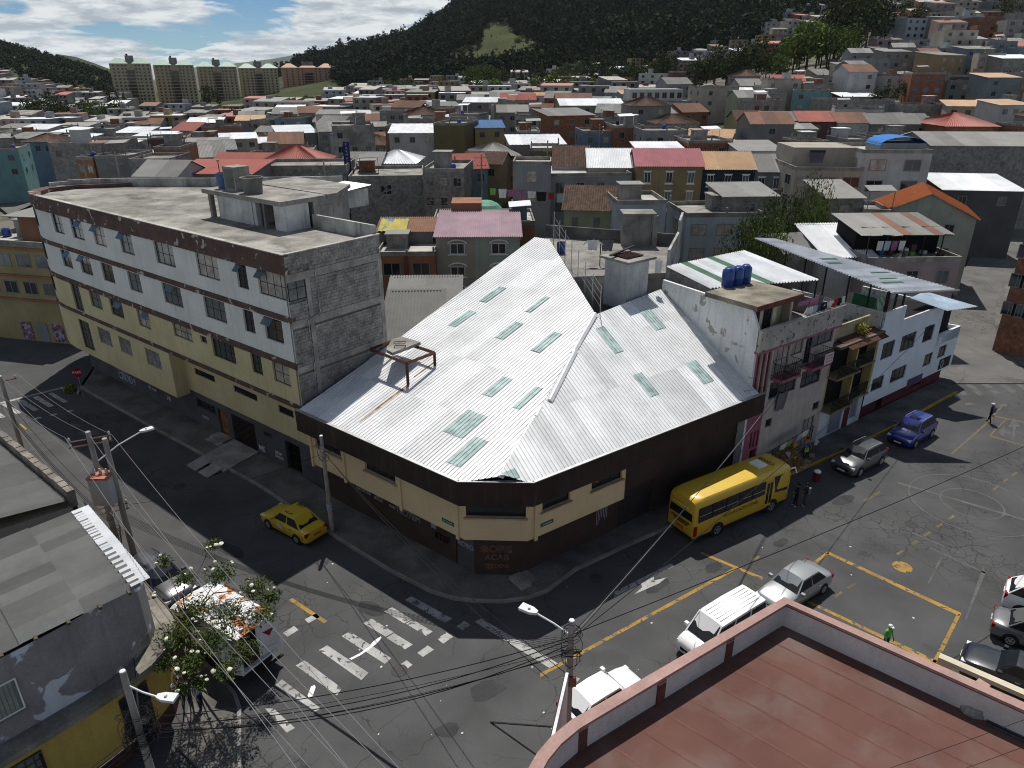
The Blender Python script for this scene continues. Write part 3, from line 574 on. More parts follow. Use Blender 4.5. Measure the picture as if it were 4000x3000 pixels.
    # tanks standing on the tower slab (things of their own)
    def tank(name, lx, ly, z, prof, mat, label, rx=0):
        w_ = TL @ Vector((lx, ly, z)); e_ = MB(); e_.lathe(prof, 18); o = ob(name, e_, mat); o.location = w_;  o.rotation_euler = (rx, 0, 0); tag(o, label, 'water tank'); return o
    tank('water_tank', -14.4, 5.6, 17.3, [(.38, 0), (.5, .95), (.53, 1.0), (.53, 1.06), (.46, 1.06), (.42, .9)], M('blue_plastic_faded', (.075, .14, .24), .55, var=.2, dirt=.3), 'faded blue barrel on the stair tower of the left building')
    tank('water_tank', -11.0, 5.7, 17.3, [(.62, 0), (.66, .5), (.72, .95), (.78, .97), (.78, 1.05), (.68, 1.05), (.6, .85)], CONC, 'round grey concrete tank on the stair tower slab')
    q = MB(); q.box(-.7, -.6, 0, .7, .6, 1.6); q2 = put('water_tank', q.mesh('water_tank', CONC)); q2.location = TL @ Vector((-13.1, 5.9, 17.3)); q2.rotation_euler = (0, 0, rad(-38)); tag(q2, 'square grey concrete tank standing between the blue barrel and the round tank', 'water tank')
    b2 = MB(); b2.box(-.55, -.57, .15, .55, -.62, 1.45); ob('tank_hatch', b2, M('hatch_grey', (.14, .14, .135), .9), q2, local=True)
    # lamp post on the roof
    lp = empty('roof_lamp', TL @ Vector((-24.5, 11.3, 15.3)), 'thin dark lamp post at the back of the left flat roof', 'lamp')
    q = MB(); q.tube([(0, 0, 0), (0, 0, 2.6)], .035, 6); q.lathe([(.2, 0), (.05, .15)], 8); ob('post', q, STEEL, lp, local=True); q = MB(); q.lathe([(.02, 2.6), (.14, 2.65), (.12, 2.8), (.02, 2.85)], 8); ob('lamp_head', q, M('lamp_cap', (.4, .3, .2)), lp, local=True)
    # graffiti on the dark wall
    gw = M('graffiti_white', (.42, .44, .52), .8); 
    for txt, x, z, s_, ol in (('THRON', -27.4, 1.55, .75, .022), ('CBDD9', -26.6, .85, .95, .022), ('ek mas', -22.2, 1.15, .45, .014), ('HE', -19.6, .95, .5, .02), ('toxic', -14.2, .95, .42, .012), ('NE', -7.0, .7, .55, .03), ('BEOM\nGAROS', -5.0, .85, .3, .014)):
        text('graffiti', txt, rel(p, TL @ TR(x, 1.02 if x < -15.9 else 1.02, z) @ UPR), s_, gw, p, outline=ol)
    # ramp and steps in front of the gate
    for nm, x0, x1, yy0, z1 in (('entrance_step', -12.5, -10.8, .2, .3), ('entrance_step', -12.5, -10.8, -.2, .17)):
        s_ = MB(TL); s_.box(x0, yy0, .0, x1, 1.03, z1); tag(ob('entrance_step', s_, CONC), kind='structure')
    rp = empty('entrance_ramp', TL @ Vector((-9, -.5, 0)), kind) if False else empty('entrance_ramp', TL @ Vector((-9, -.5, 0))); tag(rp, kind='structure')
    q = MB(TL); q.slab([(-10.6, 1.0, .3), (-7.5, 1.0, .3), (-7.2, -1.9, .15), (-10.3, -1.9, .15)], (0, 0, -.25)); ob('ramp_slab', q, CONC, rp)
    for x in (-10.2, -8.7):
        q = MB(TL)
        for k in range(9): q.box(x, -2.9+k*.13, .02+k*.02, x+1.2, -2.81+k*.13, .06+k*.02)
        q.slab([(x, -2.95, .03), (x+1.2, -2.95, .03), (x+1.2, -1.8, .2), (x, -1.8, .2)], (0, 0, -.03)); ob('ramp_plate', q, M('ramp_grey', (.30, .30, .29), .9, dirt=.4), rp)
left_building()
# ------------------------------------------------------------------ corner building with the white metal roof
A0, K1, K2, BE = Vector((-12.92, 38.41)), Vector((-2.67, 30.23)), Vector((1.07, 30.15)), Vector((15.9, 40.85))
FA, FB, FCH = frame(A0, K1), frame(K2, BE), frame(K1, K2)
NA, NB = (.6238, .7816), (-.5851, .8110); MA, MBs = .24, .41
CREAM = M('cream_render', (.60, .475, .285), .9, var=.08, sca=.5, streak=.12, dirtc=(.3, .22, .13), bump=.04)
BROWN = M('dark_brown_paint', (.040, .028, .025), .8, var=.25, sca=.7, streak=.25, dirtc=(.12, .10, .09))
BROWN2 = M('brown_base_paint', (.062, .042, .036), .85, var=.25, sca=.7, dirt=.3)
def metal_mat(name, c, rough=.38, rv=.16):
    m = M(name, c, rough, var=.13, sca=.5, fine=3, metal=.0, spec=.5, dirt=.22, dirtc=tuple(x*.55 for x in c))
    nt = m.node_tree; N = nt.nodes; L = nt.links; b = N['Principled BSDF']; src = b.inputs['Base Color'].links[0].from_socket
    oi = N.new('ShaderNodeObjectInfo'); mr = N.new('ShaderNodeMapRange'); mr.inputs[3].default_value = 1-rv; mr.inputs[4].default_value = 1.04; L.new(oi.outputs['Random'], mr.inputs[0])
    mx = N.new('ShaderNodeMix'); mx.data_type = 'RGBA'; mx.blend_type = 'MULTIPLY'; mx.inputs['Factor'].default_value = 1; L.new(src, mx.inputs['A']); L.new(mr.outputs[0], mx.inputs['B'])
    L.new(mx.outputs['Result'], b.inputs['Base Color']); return m
ROOFM = metal_mat('white_roof_metal', (.68, .69, .70), .38, .24)
SKYL = M('green_skylight', (.34, .445, .43), .25, var=.35, sca=1.2, fine=4, spec=.5)
def clip(poly, f):                       # keep f(p) >= 0
    out = []
    for i in range(len(poly)):
        a, b = poly[i], poly[(i+1) % len(poly)]; fa, fb = f(a), f(b)
        if fa >= 0: out.append(a)
        if (fa >= 0) != (fb >= 0): t = fa/(fa-fb); out.append((a[0]+(b[0]-a[0])*t, a[1]+(b[1]-a[1])*t))
    return out
RIB = [(0, 0), (.175, 0), (.19, .034), (.225, .034), (.24, 0)]; PITCH_R = .24
def sheet_mesh(T, poly, u0, u1, v0, v1, k, zf, lift=0):
    """one ribbed sheet: u = x-k*y across, v = y along the ribs; poly clips it; zf(x,y) the roof plane in the frame T"""
    b = MB(T); n0 = int(math.floor(u0/PITCH_R+1e-6))
    pc = clip(clip(poly, lambda p: p[1]-v0), lambda p: v1-p[1])
    if len(pc) < 3: return None
    i = n0
    while i*PITCH_R < u1-1e-6:
        for j in range(4):
            a, za = RIB[j]; c, zc = RIB[j+1]; ua, uc = i*PITCH_R+a, i*PITCH_R+c
            q = clip(clip(pc, lambda p: p[0]-k*p[1]-ua), lambda p: uc-(p[0]-k*p[1]))
            if len(q) >= 3: b.poly([(p[0], p[1], zf(p[0], p[1])+lift+za+(zc-za)*((p[0]-k*p[1])-ua)/(uc-ua)) for p in q])
        i += 1
    return b if b.f else None
def ribbed_roof(parent, T, poly, k, zf, rows, strip=.96, mat=None):
    us = [p[0]-k*p[1] for p in poly]; u = math.floor(min(us)/strip)*strip
    while u < max(us):
        for r in range(len(rows)-1):
            b = sheet_mesh(T, poly, u, u+strip, rows[r]+(.0 if r == 0 else -.08), rows[r+1], k, zf, lift=.008*(len(rows)-r)+random.uniform(0, .004))
            if b: ob('roof_sheet', b, mat or ROOFM, parent)
        u += strip
def main_building():
    p = empty('corner_building', (K1.x, K1.y, 0), 'low cream and dark brown corner building under a big white ribbed metal roof', 'building')
    IA, IB = FA.inverted(), FB.inverted()
    loc = lambda I, v: (I @ Vector((v[0], v[1], 0)))
    zA = lambda x, y: 6.42+MA*y
    zB = lambda x, y: 6.42+MBs*y
    bot = Vector((-.6, 30.32)); P = onslope(2323.6, 1225.5, K1, NA, 6.42, MA); T2 = onslope(2146, 936, K1, NA, 6.42, MA); T1 = onslope(2088.6, 927, K1, NA, 6.42, MA); E0 = onslope(1564, 1319, K1, NA, 6.42, MA)
    polyA = [tuple(loc(IA, v)[:2]) for v in (A0, K1, bot, P, T2, T1, E0)]; polyA[0] = (.22, 0)
    ribbed_roof(p, FA, polyA, 0, zA, [-1, 4.3, 8.7, 13.1, 17.5, 21.9, 30])
    RR = onslope(2586, 1130, K2, NB, 6.42, MBs); L0 = onslope(2325, 1180, K2, NB, 6.42, MBs); kB = -.20
    p_in = loc(IB, P); polyB = [tuple(loc(IB, v)[:2]) for v in (bot, K2, BE, RR)]+[tuple(p_in[:2])]
    polyB[2] = (polyB[2][0]-.5, polyB[2][1]); polyB[3] = (polyB[3][0]-.12, polyB[3][1])
    ribbed_roof(p, FB, polyB, (polyB[3][0]-polyB[2][0])/(polyB[3][1]-polyB[2][1]), zB, [-1, 3.7, 7.4, 11.5, 20])
    kB = (polyB[3][0]-polyB[2][0])/(polyB[3][1]-polyB[2][1])
    main_building.RR = RR; main_building.P = P; main_building.T1 = T1; main_building.T2 = T2
    # skylight sheets
    S = lambda x, y: (1100+x/1.659, 900+y/1.659)
    for q in ([(1285, 460), (1405, 368), (1448, 380), (1325, 475)], [(1578, 530), (1685, 432), (1740, 440), (1630, 540)], [(1085, 622), (1210, 525), (1253, 535), (1130, 632)], [(1380, 700), (1500, 598), (1556, 608), (1440, 712)], [(1612, 787), (1750, 663), (1805, 673), (1680, 798)],
              [(1300, 1068), (1425, 952), (1490, 968), (1360, 1087)], [(1495, 1155), (1630, 1018), (1695, 1030), (1560, 1172)], [(1040, 1305), (1195, 1168), (1325, 1210), (1170, 1358)], [(1085, 1512), (1265, 1335), (1335, 1390), (1165, 1550)]):
        l = [loc(IA, onslope(*S(*c), K1, NA, 6.42, MA)) for c in q]; u0 = (l[0].x+l[1].x)/2; u1 = (l[2].x+l[3].x)/2; v0 = (l[0].y+l[3].y)/2; v1 = (l[1].y+l[2].y)/2
        u0 = round(u0/PITCH_R)*PITCH_R; u1 = max(round(u1/PITCH_R)*PITCH_R, u0+2*PITCH_R)
        b = sheet_mesh(FA, polyA, u0, u1, v0, v1, 0, zA, lift=.085)
        if b: ob('skylight_sheet', b, SKYL, p)
    D = lambda x, y: (2150+x/1.58625, 850+y/1.58625)
    for q in ([D(390, 845), D(275, 690), D(335, 683), D(455, 835)], [D(655, 700), D(557, 582), D(620, 572), D(712, 690)], [(2528, 1558), (2475, 1466), (2520, 1457), (2572, 1545)], [(2745, 1503), (2680, 1420), (2722, 1412), (2790, 1492)], [(1985, 1880), (1975, 1850), (1992, 1838), (2032, 1872)]):
        l = [loc(IB, onslope(*c, K2, NB, 6.42, MBs)) for c in q]; us = [v.x-kB*v.y for v in l]; u0 = (us[0]+us[1])/2; u1 = (us[2]+us[3])/2; v0 = (l[0].y+l[3].y)/2; v1 = (l[1].y+l[2].y)/2
        u0 = round(u0/PITCH_R)*PITCH_R; u1 = max(round(u1/PITCH_R)*PITCH_R, u0+3*PITCH_R)
        b = sheet_mesh(FB, polyB, u0, u1, v0, v1, kB, zB, lift=.07)
        if b: ob('skylight_sheet', b, SKYL, p)
    # hip flashings
    zP = lambda v: 6.42+MA*((v.x-K1.x)*NA[0]+(v.y-K1.y)*NA[1])
    a3 = Vector((bot.x, bot.y, zP(bot)+.06)); b3 = Vector((P.x, P.y, zP(P)+.06)); dd = (b3-a3); nrm = Vector((dd.y, -dd.x, 0)).normalized()
    for t0, t1, dx in ((0, .30, 0), (.305, .36, .06), (.40, .72, .28), (.70, 1.0, .02)):
        q0, q1 = a3.lerp(b3, t0)+nrm*dx, a3.lerp(b3, t1)+nrm*dx*.3; b = MB()
        for q, w_ in ((q0, .2), (q1, .2)): b.v += [tuple(q-nrm*w_-Vector((0, 0, .07))), tuple(q-nrm*.05+Vector((0, 0, .05))), tuple(q+nrm*.05+Vector((0, 0, .05))), tuple(q+nrm*w_-Vector((0, 0, .09)))]
        b.f = [(0, 1, 5, 4), (1, 2, 6, 5), (2, 3, 7, 6), (0, 4, 7, 3), (0, 3, 2, 1), (4, 5, 6, 7)]; b.mi = [0]*6; ob('hip_flashing', b, ROOFM, p)
    # dark fascia band, soffit
    for (u, v) in ((A0, K1), (K1, K2), (K2, BE)):
        T = frame(u, v); l = (v-u).length; b = MB(T); b.box(0, 0, 5.15, l, .14, 6.52); ob('fascia', b, BROWN, p)
        b = MB(T); b.box(0, -.03, 6.525, l, .15, 6.57); ob('eave_trim', b, GALV, p)
    sf = MB(); inn = [FA @ Vector((0.1, 1.5, 0)), FA @ Vector((13.0, 1.45, 0)), FB @ Vector((-.05, 1.45, 0)), FB @ Vector((18.3, 1.5, 0))]; out = [FA @ Vector((0, .13, 0)), FA @ Vector((13.1, .13, 0)), FB @ Vector((0, .13, 0)), FB @ Vector((18.3, .13, 0))]
    for i in range(3): sf.quad(*[(v.x, v.y, 5.3) for v in (out[i], out[i+1], inn[i+1], inn[i])])
    ob('soffit', sf, BROWN, p)
    # cream upper wall with strip windows, pilasters
    D1, D2 = FA @ Vector((12.9, .62, 0)), FB @ Vector((.12, .62, 0)); FD = frame(D1, D2); lD = (D2-D1).length
    ha = [(.77, 3.17, 4.1, 5.1), (5.3, 7.82, 4.1, 5.1)]; b = MB(FA); b.wall(.15, 12.9, 2.72, 5.28, ha, y=.62, rev=.2); ob('cream_wall', b, CREAM, p)
    hb = [(1.06, 2.92, 4.12, 5.1), (4.43, 6.7, 4.12, 5.1)]; b = MB(FB); b.wall(.12, 6.98, 2.72, 5.28, hb, y=.62, rev=.2); b.quad((6.98, .62, 2.72), (6.98, 1.5, 2.72), (6.98, 1.5, 5.28), (6.98, .62, 5.28)); ob('cream_wall', b, CREAM, p)
    hd = [(.1, lD-.1, 4.1, 5.28)]; b = MB(FD); b.wall(0, lD, 2.72, 5.28, hd, y=0, rev=.25); ob('cream_wall', b, CREAM, p)
    b = MB(); b.prism([(v.x, v.y) for v in (FA @ Vector((.15, .62, 0)), D1, D2, FB @ Vector((6.98, .62, 0)), FB @ Vector((6.98, 1.5, 0)), FB @ Vector((0, 1.5, 0)), FA @ Vector((13, 1.5, 0)), FA @ Vector((.15, 1.5, 0)))], 2.68, 2.72); ob('upper_floor_edge', b, CREAM, p)
    for T, hs, y in ((FA, ha, .62), (FB, hb, .62), (FD, hd, 0)):
        for (a, c, z0, z1) in hs:
            window(p, T @ TR(a, y+.14, z0), c-a, z1-z0, 3, 1); s_ = MB(T); s_.box(a-.12, y-.13, z0-.09, c+.12, y+.12, z0-.003); ob('window_sill', s_, M('sill_beige', (.42, .33, .22), .85), p)
    for T, x, y in ((FA, 3.45, .62), (FA, 8.2, .62), (FA, 12.45, .62), (FA, .35, .62), (FB, .62, .62)):
        b = MB(T); b.box(x-.09, y-.1, 2.55, x+.09, y+.01, 5.14); ob('pilaster', b, CREAM, p)
    # dark base wall, roller doors, steps
    b = MB(FA); b.wall(.1, 13.05, 0, 2.7, [(11.6, 12.9, .1, 2.3)], y=1.3, rev=.12); ob('base_wall', b, BROWN2, p)
    D3, D4 = FA @ Vector((13.05, 1.3, 0)), FB @ Vector((-.05, 1.35, 0)); b = MB(frame(D3, D4)); b.wall(0, (D4-D3).length, 0, 2.7); ob('base_wall', b, BROWN2, p)
    b = MB(FB); b.wall(-.05, 18.2, 0, 2.7, [(7.3, 10.2, .05, 2.5)], y=1.35, rev=.2); b.wall(6.98, 18.2, 2.7, 5.3, y=1.35); ob('base_wall', b, BROWN2, p)
    d = MB(FB)
    for k in range(12): d.box(7.3, 1.5, .06+k*.205, 10.2, 1.53+.01*(k % 2), .06+k*.205+.19)
    ob('roller_door', d, M('door_dark', (.045, .04, .04), .6), p)
    d = MB(FA); d.box(11.6, 1.38, .1, 12.9, 1.42, 2.3); ob('steel_door', d, M('door_grey', (.09, .09, .095), .6), p)
    # inner body so that nothing is hollow
    b = MB(); b.prism([(v.x, v.y) for v in (FA @ Vector((.3, 1.6, 0)), FA @ Vector((12.8, 1.6, 0)), FB @ Vector((.2, 1.6, 0)), FB @ Vector((18.0, 1.6, 0)), FB @ Vector((15., 8.5, 0)), FA @ Vector((3, 19, 0)), FA @ Vector((.3, 9, 0)))], 0, 6.2); ob('core', b, DARK, p)
    # gable walls under the roof's back edges
    def gwall(Aa, Bb, m):
        za, zb = Aa.z-.06, Bb.z-.06; b = MB(); b.quad((Aa.x, Aa.y, 0), (Bb.x, Bb.y, 0), (Bb.x, Bb.y, zb), (Aa.x, Aa.y, za)); ob('gable_wall', b, m, p)
    gwall(T1, E0, CONC); gwall(T2, T1, CONC)
    # street-name plates and house plates with their lettering
    GREEN = plain('plate_green', (.02, .12, .075), .5)
    for T, x, z, t, y in ((FA, 11.75, 3.28, 'E18  PATOCHISA', .62), (FB, 1.38, 3.3, 'S11 BOMBOIZA', .62)):
        s_ = MB(T); s_.box(x-.42, y-.025, z-.11, x+.42, y-.004, z+.11); o = ob('street_plate', s_, GREEN, p)
        text('lettering', t, rel(p, T @ TR(x, y-.03, z) @ UPR), .1, WHITE, o, sx=.9)
    s_ = MB(FA); s_.box(9.75, 1.27, 1.75, 10.15, 1.296, 2.5); ob('meter_plate', s_, M('plate_blue_grey', (.25, .32, .36), .5), p)
    gt = M('graffiti_tan', (.22, .13, .085), .8); gk = M('graffiti_pale', (.3, .32, .36), .8); go = M('graffiti_orange', (.24, .09, .03), .8)
    FE = frame(D3, D4)
    for T, y, txt, x, z, s_, ol, m_ in ((FE, 0, 'BOPIS', 1.12, 1.78, .62, .018, gt), (FE, 0, 'ACAB\nmmoo', 1.1, 1.0, .5, .016, gt), (FE, 0, 'TK', .42, 1.75, .42, .02, go), (FE, 0, 'xox', .75, .55, .25, .012, go),
                                  (FA, 1.3, 'TSO7EM', 7.9, 1.75, .55, .014, gk), (FA, 1.3, 'azoma', 4.1, 1.95, .5, .016, gk), (FA, 1.3, 'xKx', 5.4, 1.85, .45, .016, gk), (FA, 1.3, 'mas', 6.6, 1.8, .35, .014, gk), (FA, 1.3, 'STEF', 10.6, 1.35, .55, .03, M('graffiti_black', (.012, .012, .012), .8)), (FA, 1.38, 'ROBO', 12.25, 1.6, .42, .022, gk)):
        text('graffiti', txt, rel(p, T @ TR(x, y-.012, z) @ UPR), s_, m_, p, outline=ol)
    for k in range(7):
        b = MB(FB); x = 5.6+k*.13; b.box(x, 1.335, .9+random.random()*.6, x+.035, 1.346, 2.6); ob('paint_drip', b, gk, p)
    for (x, y, l_, w_) in ((820, 1010, 2.6, .3), (640, 1150, 1.6, .22), (990, 860, 1.8, .18)):
        v = loc(IA, onslope(*S(x, y), K1, NA, 6.42, MA)); b = sheet_mesh(FA, [(v.x-w_*.4, v.y), (v.x+w_*.4, v.y), (v.x+w_*.15, v.y-l_), (v.x-w_*.2, v.y-l_)], v.x-w_-.3, v.x+w_+.3, v.y-l_, v.y, 0, zA, lift=.062)
        if b: ob('rust_stain', b, M('rust_run', (.36, .26, .18), .7, var=.4, sca=3), p)
    # rusty frame and slab of a removed tank, standing on the roof against the tall block wall
    q = empty('tank_frame', onslope(*S(820, 1005), K1, NA, 6.42, MA), 'rusty steel tank stand with a broken concrete slab on the white roof', 'tank stand')
    f1 = q.location.copy(); zt = zat(f1.x, f1.y, S(812, 862)[1]); c1 = Vector((f1.x, f1.y, zt)); c2 = at(*S(990, 793), zt); c3 = at(*S(737, 710), zt); c4 = at(*S(575, 772), zt)
    for u, v in ((c1, c2), (c2, c3), (c3, c4), (c4, c1)):
        b = MB(); b.tube([u, v], .11, 4); ob('beam', b, RUST, q)
    for c in (c1, c2):
        b = MB(); b.tube([(c.x, c.y, zA(*loc(IA, c)[:2])), c], .09, 4); ob('post', b, RUST, q)
    b = MB(); b.slab([(v.x, v.y, zt+.1) for v in (at(*S(680, 800), zt), at(*S(720, 822), zt), at(*S(902, 752), zt), at(*S(780, 716), zt), at(*S(715, 735), zt))], (0, 0, .2)); ob('broken_slab', b, CONC, q)
    w_ = at(*S(765, 735), zt+.5); b = MB()
    for dz in (.12, .38):
        for (i, j) in ((0, 1), (1, 2), (2, 3), (3, 0)):
            pt = [Vector((.45*math.cos(a), .32*math.sin(a), dz)) for a in (.7, 2.4, 3.9, 5.5)]; b.tube([w_+pt[i]-Vector((0, 0, .3)), w_+pt[j]-Vector((0, 0, .3))], .02, 4)
    ob('rebar_cage', b, RUST, q)
main_building()
# pavement round the corner
_ko = [at(300, 1545), TL @ Vector((-30, -1.7, 0)), TL @ Vector((-15, -1.6, 0)), TL @ Vector((-4, -1.5, 0)), at(1337, 2122), at(1520, 2235), at(1683, 2319), at(1770, 2345), at(1850, 2355), at(1960, 2358), at(2060, 2345), at(2140, 2315), at(2253, 2231), at(2456, 2136), at(2760, 2000), at(3073, 1865), at(3275, 1778), at(3500, 1668), at(3684, 1565), at(3740, 1535)]
_ki = [TL @ Vector((-36, 3, 0)), TL @ Vector((-30, 1.1, 0)), TL @ Vector((-15, 1.1, 0)), TL @ Vector((-4, 1.1, 0)), FA @ Vector((2.5, 1.35, 0)), FA @ Vector((7, 1.35, 0)), FA @ Vector((11, 1.35, 0)), FA @ Vector((12.6, 1.35, 0)), FA @ Vector((13, 1.4, 0)), FA @ Vector((13.6, 1.9, 0)), FB @ Vector((-.1, 1.4, 0)), FB @ Vector((1, 1.4, 0)), FB @ Vector((3, 1.4, 0)), FB @ Vector((6, 1.4, 0)), FB @ Vector((12, 1.5, 0)), FB @ Vector((17.5, 1.8, 0)), Vector((22.2, 46.6, 0)), Vector((29, 51.5, 0)), Vector((35.5, 56.4, 0)), Vector((38, 58, 0))]
pavement(_ko, _ki, yellow=lambda v: v.x > 15)
for x0, x1, z in ((13.1, 13.9, .3),):
    b = MB(FB); b.box(-.6, .15, .1, .1, 1.3, .32); b.box(.1, .3, .1, .55, 1.3, .24); tag(ob('corner_step', b, CONC), kind='structure')
# ------------------------------------------------------------------ row of houses along the right-hand street
Q0 = Vector((15.6, 41.6)); FR = frame(Q0, (Q0[0]+.806, Q0[1]+.592)); IR = FR.inverted()
PINKM = M('mauve_paint', (.30, .10, .135), .85, var=.2, dirt=.2)
ROSE = M('grey_rose_render', (.42, .37, .335), .9, var=.15, streak=.35, dirtc=(.16, .14, .12))
PARTY = M('whitewashed_party_wall', (.60, .62, .62), .9, var=.15, sca=.5, peel=.10, peelc=(.33, .31, .28), peels=.9, streak=.35, dirtc=(.16, .16, .15))
OLIVE = M('mustard_render', (.37, .30, .13), .9, var=.2, streak=.4, dirtc=(.12, .1, .05))
WHB = M('blue_white_render', (.60, .65, .70), .88, var=.1, sca=.6, streak=.15, dirtc=(.3, .32, .33))
MAROON = M('maroon_paint', (.10, .026, .032), .8, var=.2)
SHEETW = metal_mat('white_sheet_metal', (.74, .76, .78)); SHEETG = metal_mat('grey_asbestos_sheet', (.20, .198, .188), .85, .3); SHEETGR = M('green_sheet', (.13, .22, .16), .5, var=.2)
def railing(T, x0, x1, z0, h, parent, y=0, n=None, scroll=False, mat=STEEL):
    b = MB(T); n = n or max(2, int((x1-x0)/.12)); b.box(x0, y-.03, z0+h-.05, x1, y+.03, z0+h); b.box(x0, y-.015, z0+.05, x1, y+.015, z0+.08)
    for k in range(n+1): x = x0+(x1-x0)*k/n; b.box(x-.016, y-.016, z0+.05, x+.016, y+.016, z0+h-.02)
    if scroll:
        for k in range(int((x1-x0)/.3)):
            cx = x0+.2+k*.3; b.tube([(cx+.11*math.cos(a*.6), y-.02, z0+h*.5+.16*math.sin(a*.6)) for a in range(10)], .012, 4)
    return ob('railing', b, mat, parent)
def balcony(T, x0, x1, z0, d, h, parent, mat, scroll=False):
    b = MB(T); b.box(x0, -d, z0-.18, x1, 0, z0); s = ob('balcony_slab', b, mat, parent)
    railing(T, x0+.04, x1-.04, z0, h, parent, -d+.05, scroll=scroll)
    for x in (x0+.05, x1-.05):
        b = MB(T); b.box(x-.015, -d+.05, z0+h-.03, x+.015, 0, z0+h)
        for k in range(int(d/.13)): b.box(x-.01, -d+.05+k*.13, z0, x+.01, -d+.07+k*.13, z0+h-.02)
        ob('railing', b, STEEL, parent)
def garment(name, T, w, h, mat, label, sleeves=False):
    b = MB(T); n = 6; vs = []; fs = []
    for i in range(n+1):
        for j in range(4):
            x = -w/2+w*i/n; z = -h*j/3; y = .05*math.sin(i*1.7+j*.8)+.02*j; vs.append((x*(1-.06*j), y, z+.03*math.sin(i*2.2)))
    for i in range(n):
        for j in range(3): fs.append((i*4+j, i*4+j+1, (i+1)*4+j+1, (i+1)*4+j))
    b.add(vs, fs); b.add([(v[0], v[1]+.03, v[2]) for v in vs], [f[::-1] for f in fs])
    if sleeves:
        for s in (-1, 1): b.slab([(s*w*.5, 0, 0), (s*w*.5, 0, -.16), (s*w*.85, .03, -h*.55), (s*w*.98, .03, -h*.45)], (0, .03, 0))
    return tag(ob(name, b, mat), label, 'laundry', 'washing hung out to dry')
CL = {n: plain('cloth_'+n, c, .9, var=.2) for n, c in dict(white=(.6, .6, .58), mauve=(.30, .12, .24), black=(.02, .02, .022), red=(.35, .03, .04), blue=(.07, .12, .26), pale=(.36, .42, .46), grey=(.13, .13, .14), pink=(.42, .2, .26), green=(.2, .36, .08)).items()}
def right_row():
    # ---- pink-trimmed house
    p = empty('pink_trim_house', (Q0.x, Q0.y, 0), 'three-storey house with mauve window strips, scrolled balconies and a roof terrace', 'house')
    RR = main_building.RR; back = IR @ Vector((RR.x, RR.y, 0)); bx, by = back.x, back.y
    holes = [(1.2, 2.95, 6.95, 8.95), (3.05, 4.4, 7.95, 8.95), (4.7, 5.5, 6.95, 8.95), (5.5, 7.9, 8.0, 8.95), (1.35, 4.35, 5.3, 6.5), (4.88, 7.25, 5.15, 6.4), (1.5, 2.2, 3.2, 3.8), (7., 7.8, 2.9, 3.5), (5.95, 7.5, .15, 2.45)]
    b = MB(FR); b.wall(1.0, 8.15, 0, 9.2, holes, rev=.2); ob('facade_wall', b, ROSE, p)
    b = MB(FR); b.wall(-.8, 1.0, 3.9, 9.2, [(-.42, -.2, 5.9, 9.0), (.1, .32, 5.9, 9.0), (.62, .84, 5.9, 9.0)], rev=.3); b.wall(-.8, 1.0, 0, 3.9, [(.0, .2, 2.1, 3.3), (.35, .55, 2.1, 3.3), (.7, .9, 2.1, 3.3), (.2, .85, .1, 1.9)], rev=.3); ob('mauve_strip', b, PINKM, p)
    b = MB(FR); b.box(-.7, .31, 0, 8.1, .4, 9.1); ob('dark_backing', b, DARK, p)
    for x in (-.17, .35, .87):
        b = MB(FR); b.box(x-.02, -.12, 5.7, x+.06, .0, 9.15); ob('fin', b, ROSE, p)
    rn = random.Random(5)
    for h in holes: window(p, FR @ TR(h[0], .1, h[2]), h[1]-h[0], h[3]-h[2], 3 if h[1]-h[0] > 1.4 else 2, 2 if h[3]-h[2] > 1 else 1, STEEL, rn.choice([GLASS, GLASS, CURT, GLASS2]))
    b = MB(FR); b.box(-.9, -.32, 9.2, 8.2, -.12, 10.55); ob('terrace_parapet', b, M('grey_patched_render', (.36, .34, .31), .92, var=.25, peel=.06, peelc=(.1, .09, .08), peels=3, streak=.3), p)
    b = MB(FR); b.box(-.9, -.34, 9.05, 8.2, .02, 9.196); ob('parapet_trim', b, PINKM, p)
    b = MB(FR); b.box(-.92, -.36, 10.555, 8.22, -.08, 10.6); ob('parapet_coping', b, CONCL, p)
    b = MB(FR); b.prism([(0.02, -.12), (8.15, -.12), (8.15, 9.5), (bx+.3, by)], 9.2, 9.35); ob('terrace_floor', b, CONC, p)
    b = MB(FR); b.box(8.0, -.1, 9.36, 8.16, 6, 10.5); ob('terrace_side_wall', b, CONC, p)
    # party wall towards the white roof
    b = MB(FR); l = math.hypot(bx, by); zf, zb = 11.75, zat(RR.x, RR.y, 1093)
    b.add([(-.85, -.02, 0), (bx, by, 0), (bx, by, zb), (-.85, .6, zf), (-.85, -.02, 10.6), (-.65, -.02, 0), (bx+.2, by, 0), (bx+.2, by, zb), (-.65, .6, zf), (-.65, -.02, 10.6)],
          [(0, 4, 3, 2, 1), (5, 6, 7, 8, 9), (0, 5, 9, 4), (4, 9, 8, 3), (3, 8, 7, 2), (2, 7, 6, 1)]); ob('party_wall', b, PARTY, p)
    # stair room with its slab roof
    b = MB(FR); b.wall(.16, 3.6, 9.35, 11.7, [(.5, 1.5, 9.36, 11.4), (1.9, 3.4, 9.36, 11.5)], y=.7, rev=.15); b.quad((3.6, .7, 9.35), (3.6, 3.8, 9.35), (3.6, 3.8, 11.7), (3.6, .7, 11.7)); b.box(.2, 1.4, 9.4, 3.5, 3.8, 11.7); ob('stair_room_wall', b, M('room_cream', (.5, .44, .33), .9, streak=.3), p)
    window(p, FR @ TR(.5, .8, 9.4), 1., 2., 3, 4)
    b = MB(FR); b.box(-.9, .25, 11.7, 3.9, 4.2, 12.0); ob('stair_room_roof', b, M('mossy_slab', (.23, .21, .17), .95, var=.4, dirt=.7, dirtc=(.06, .055, .04)), p)
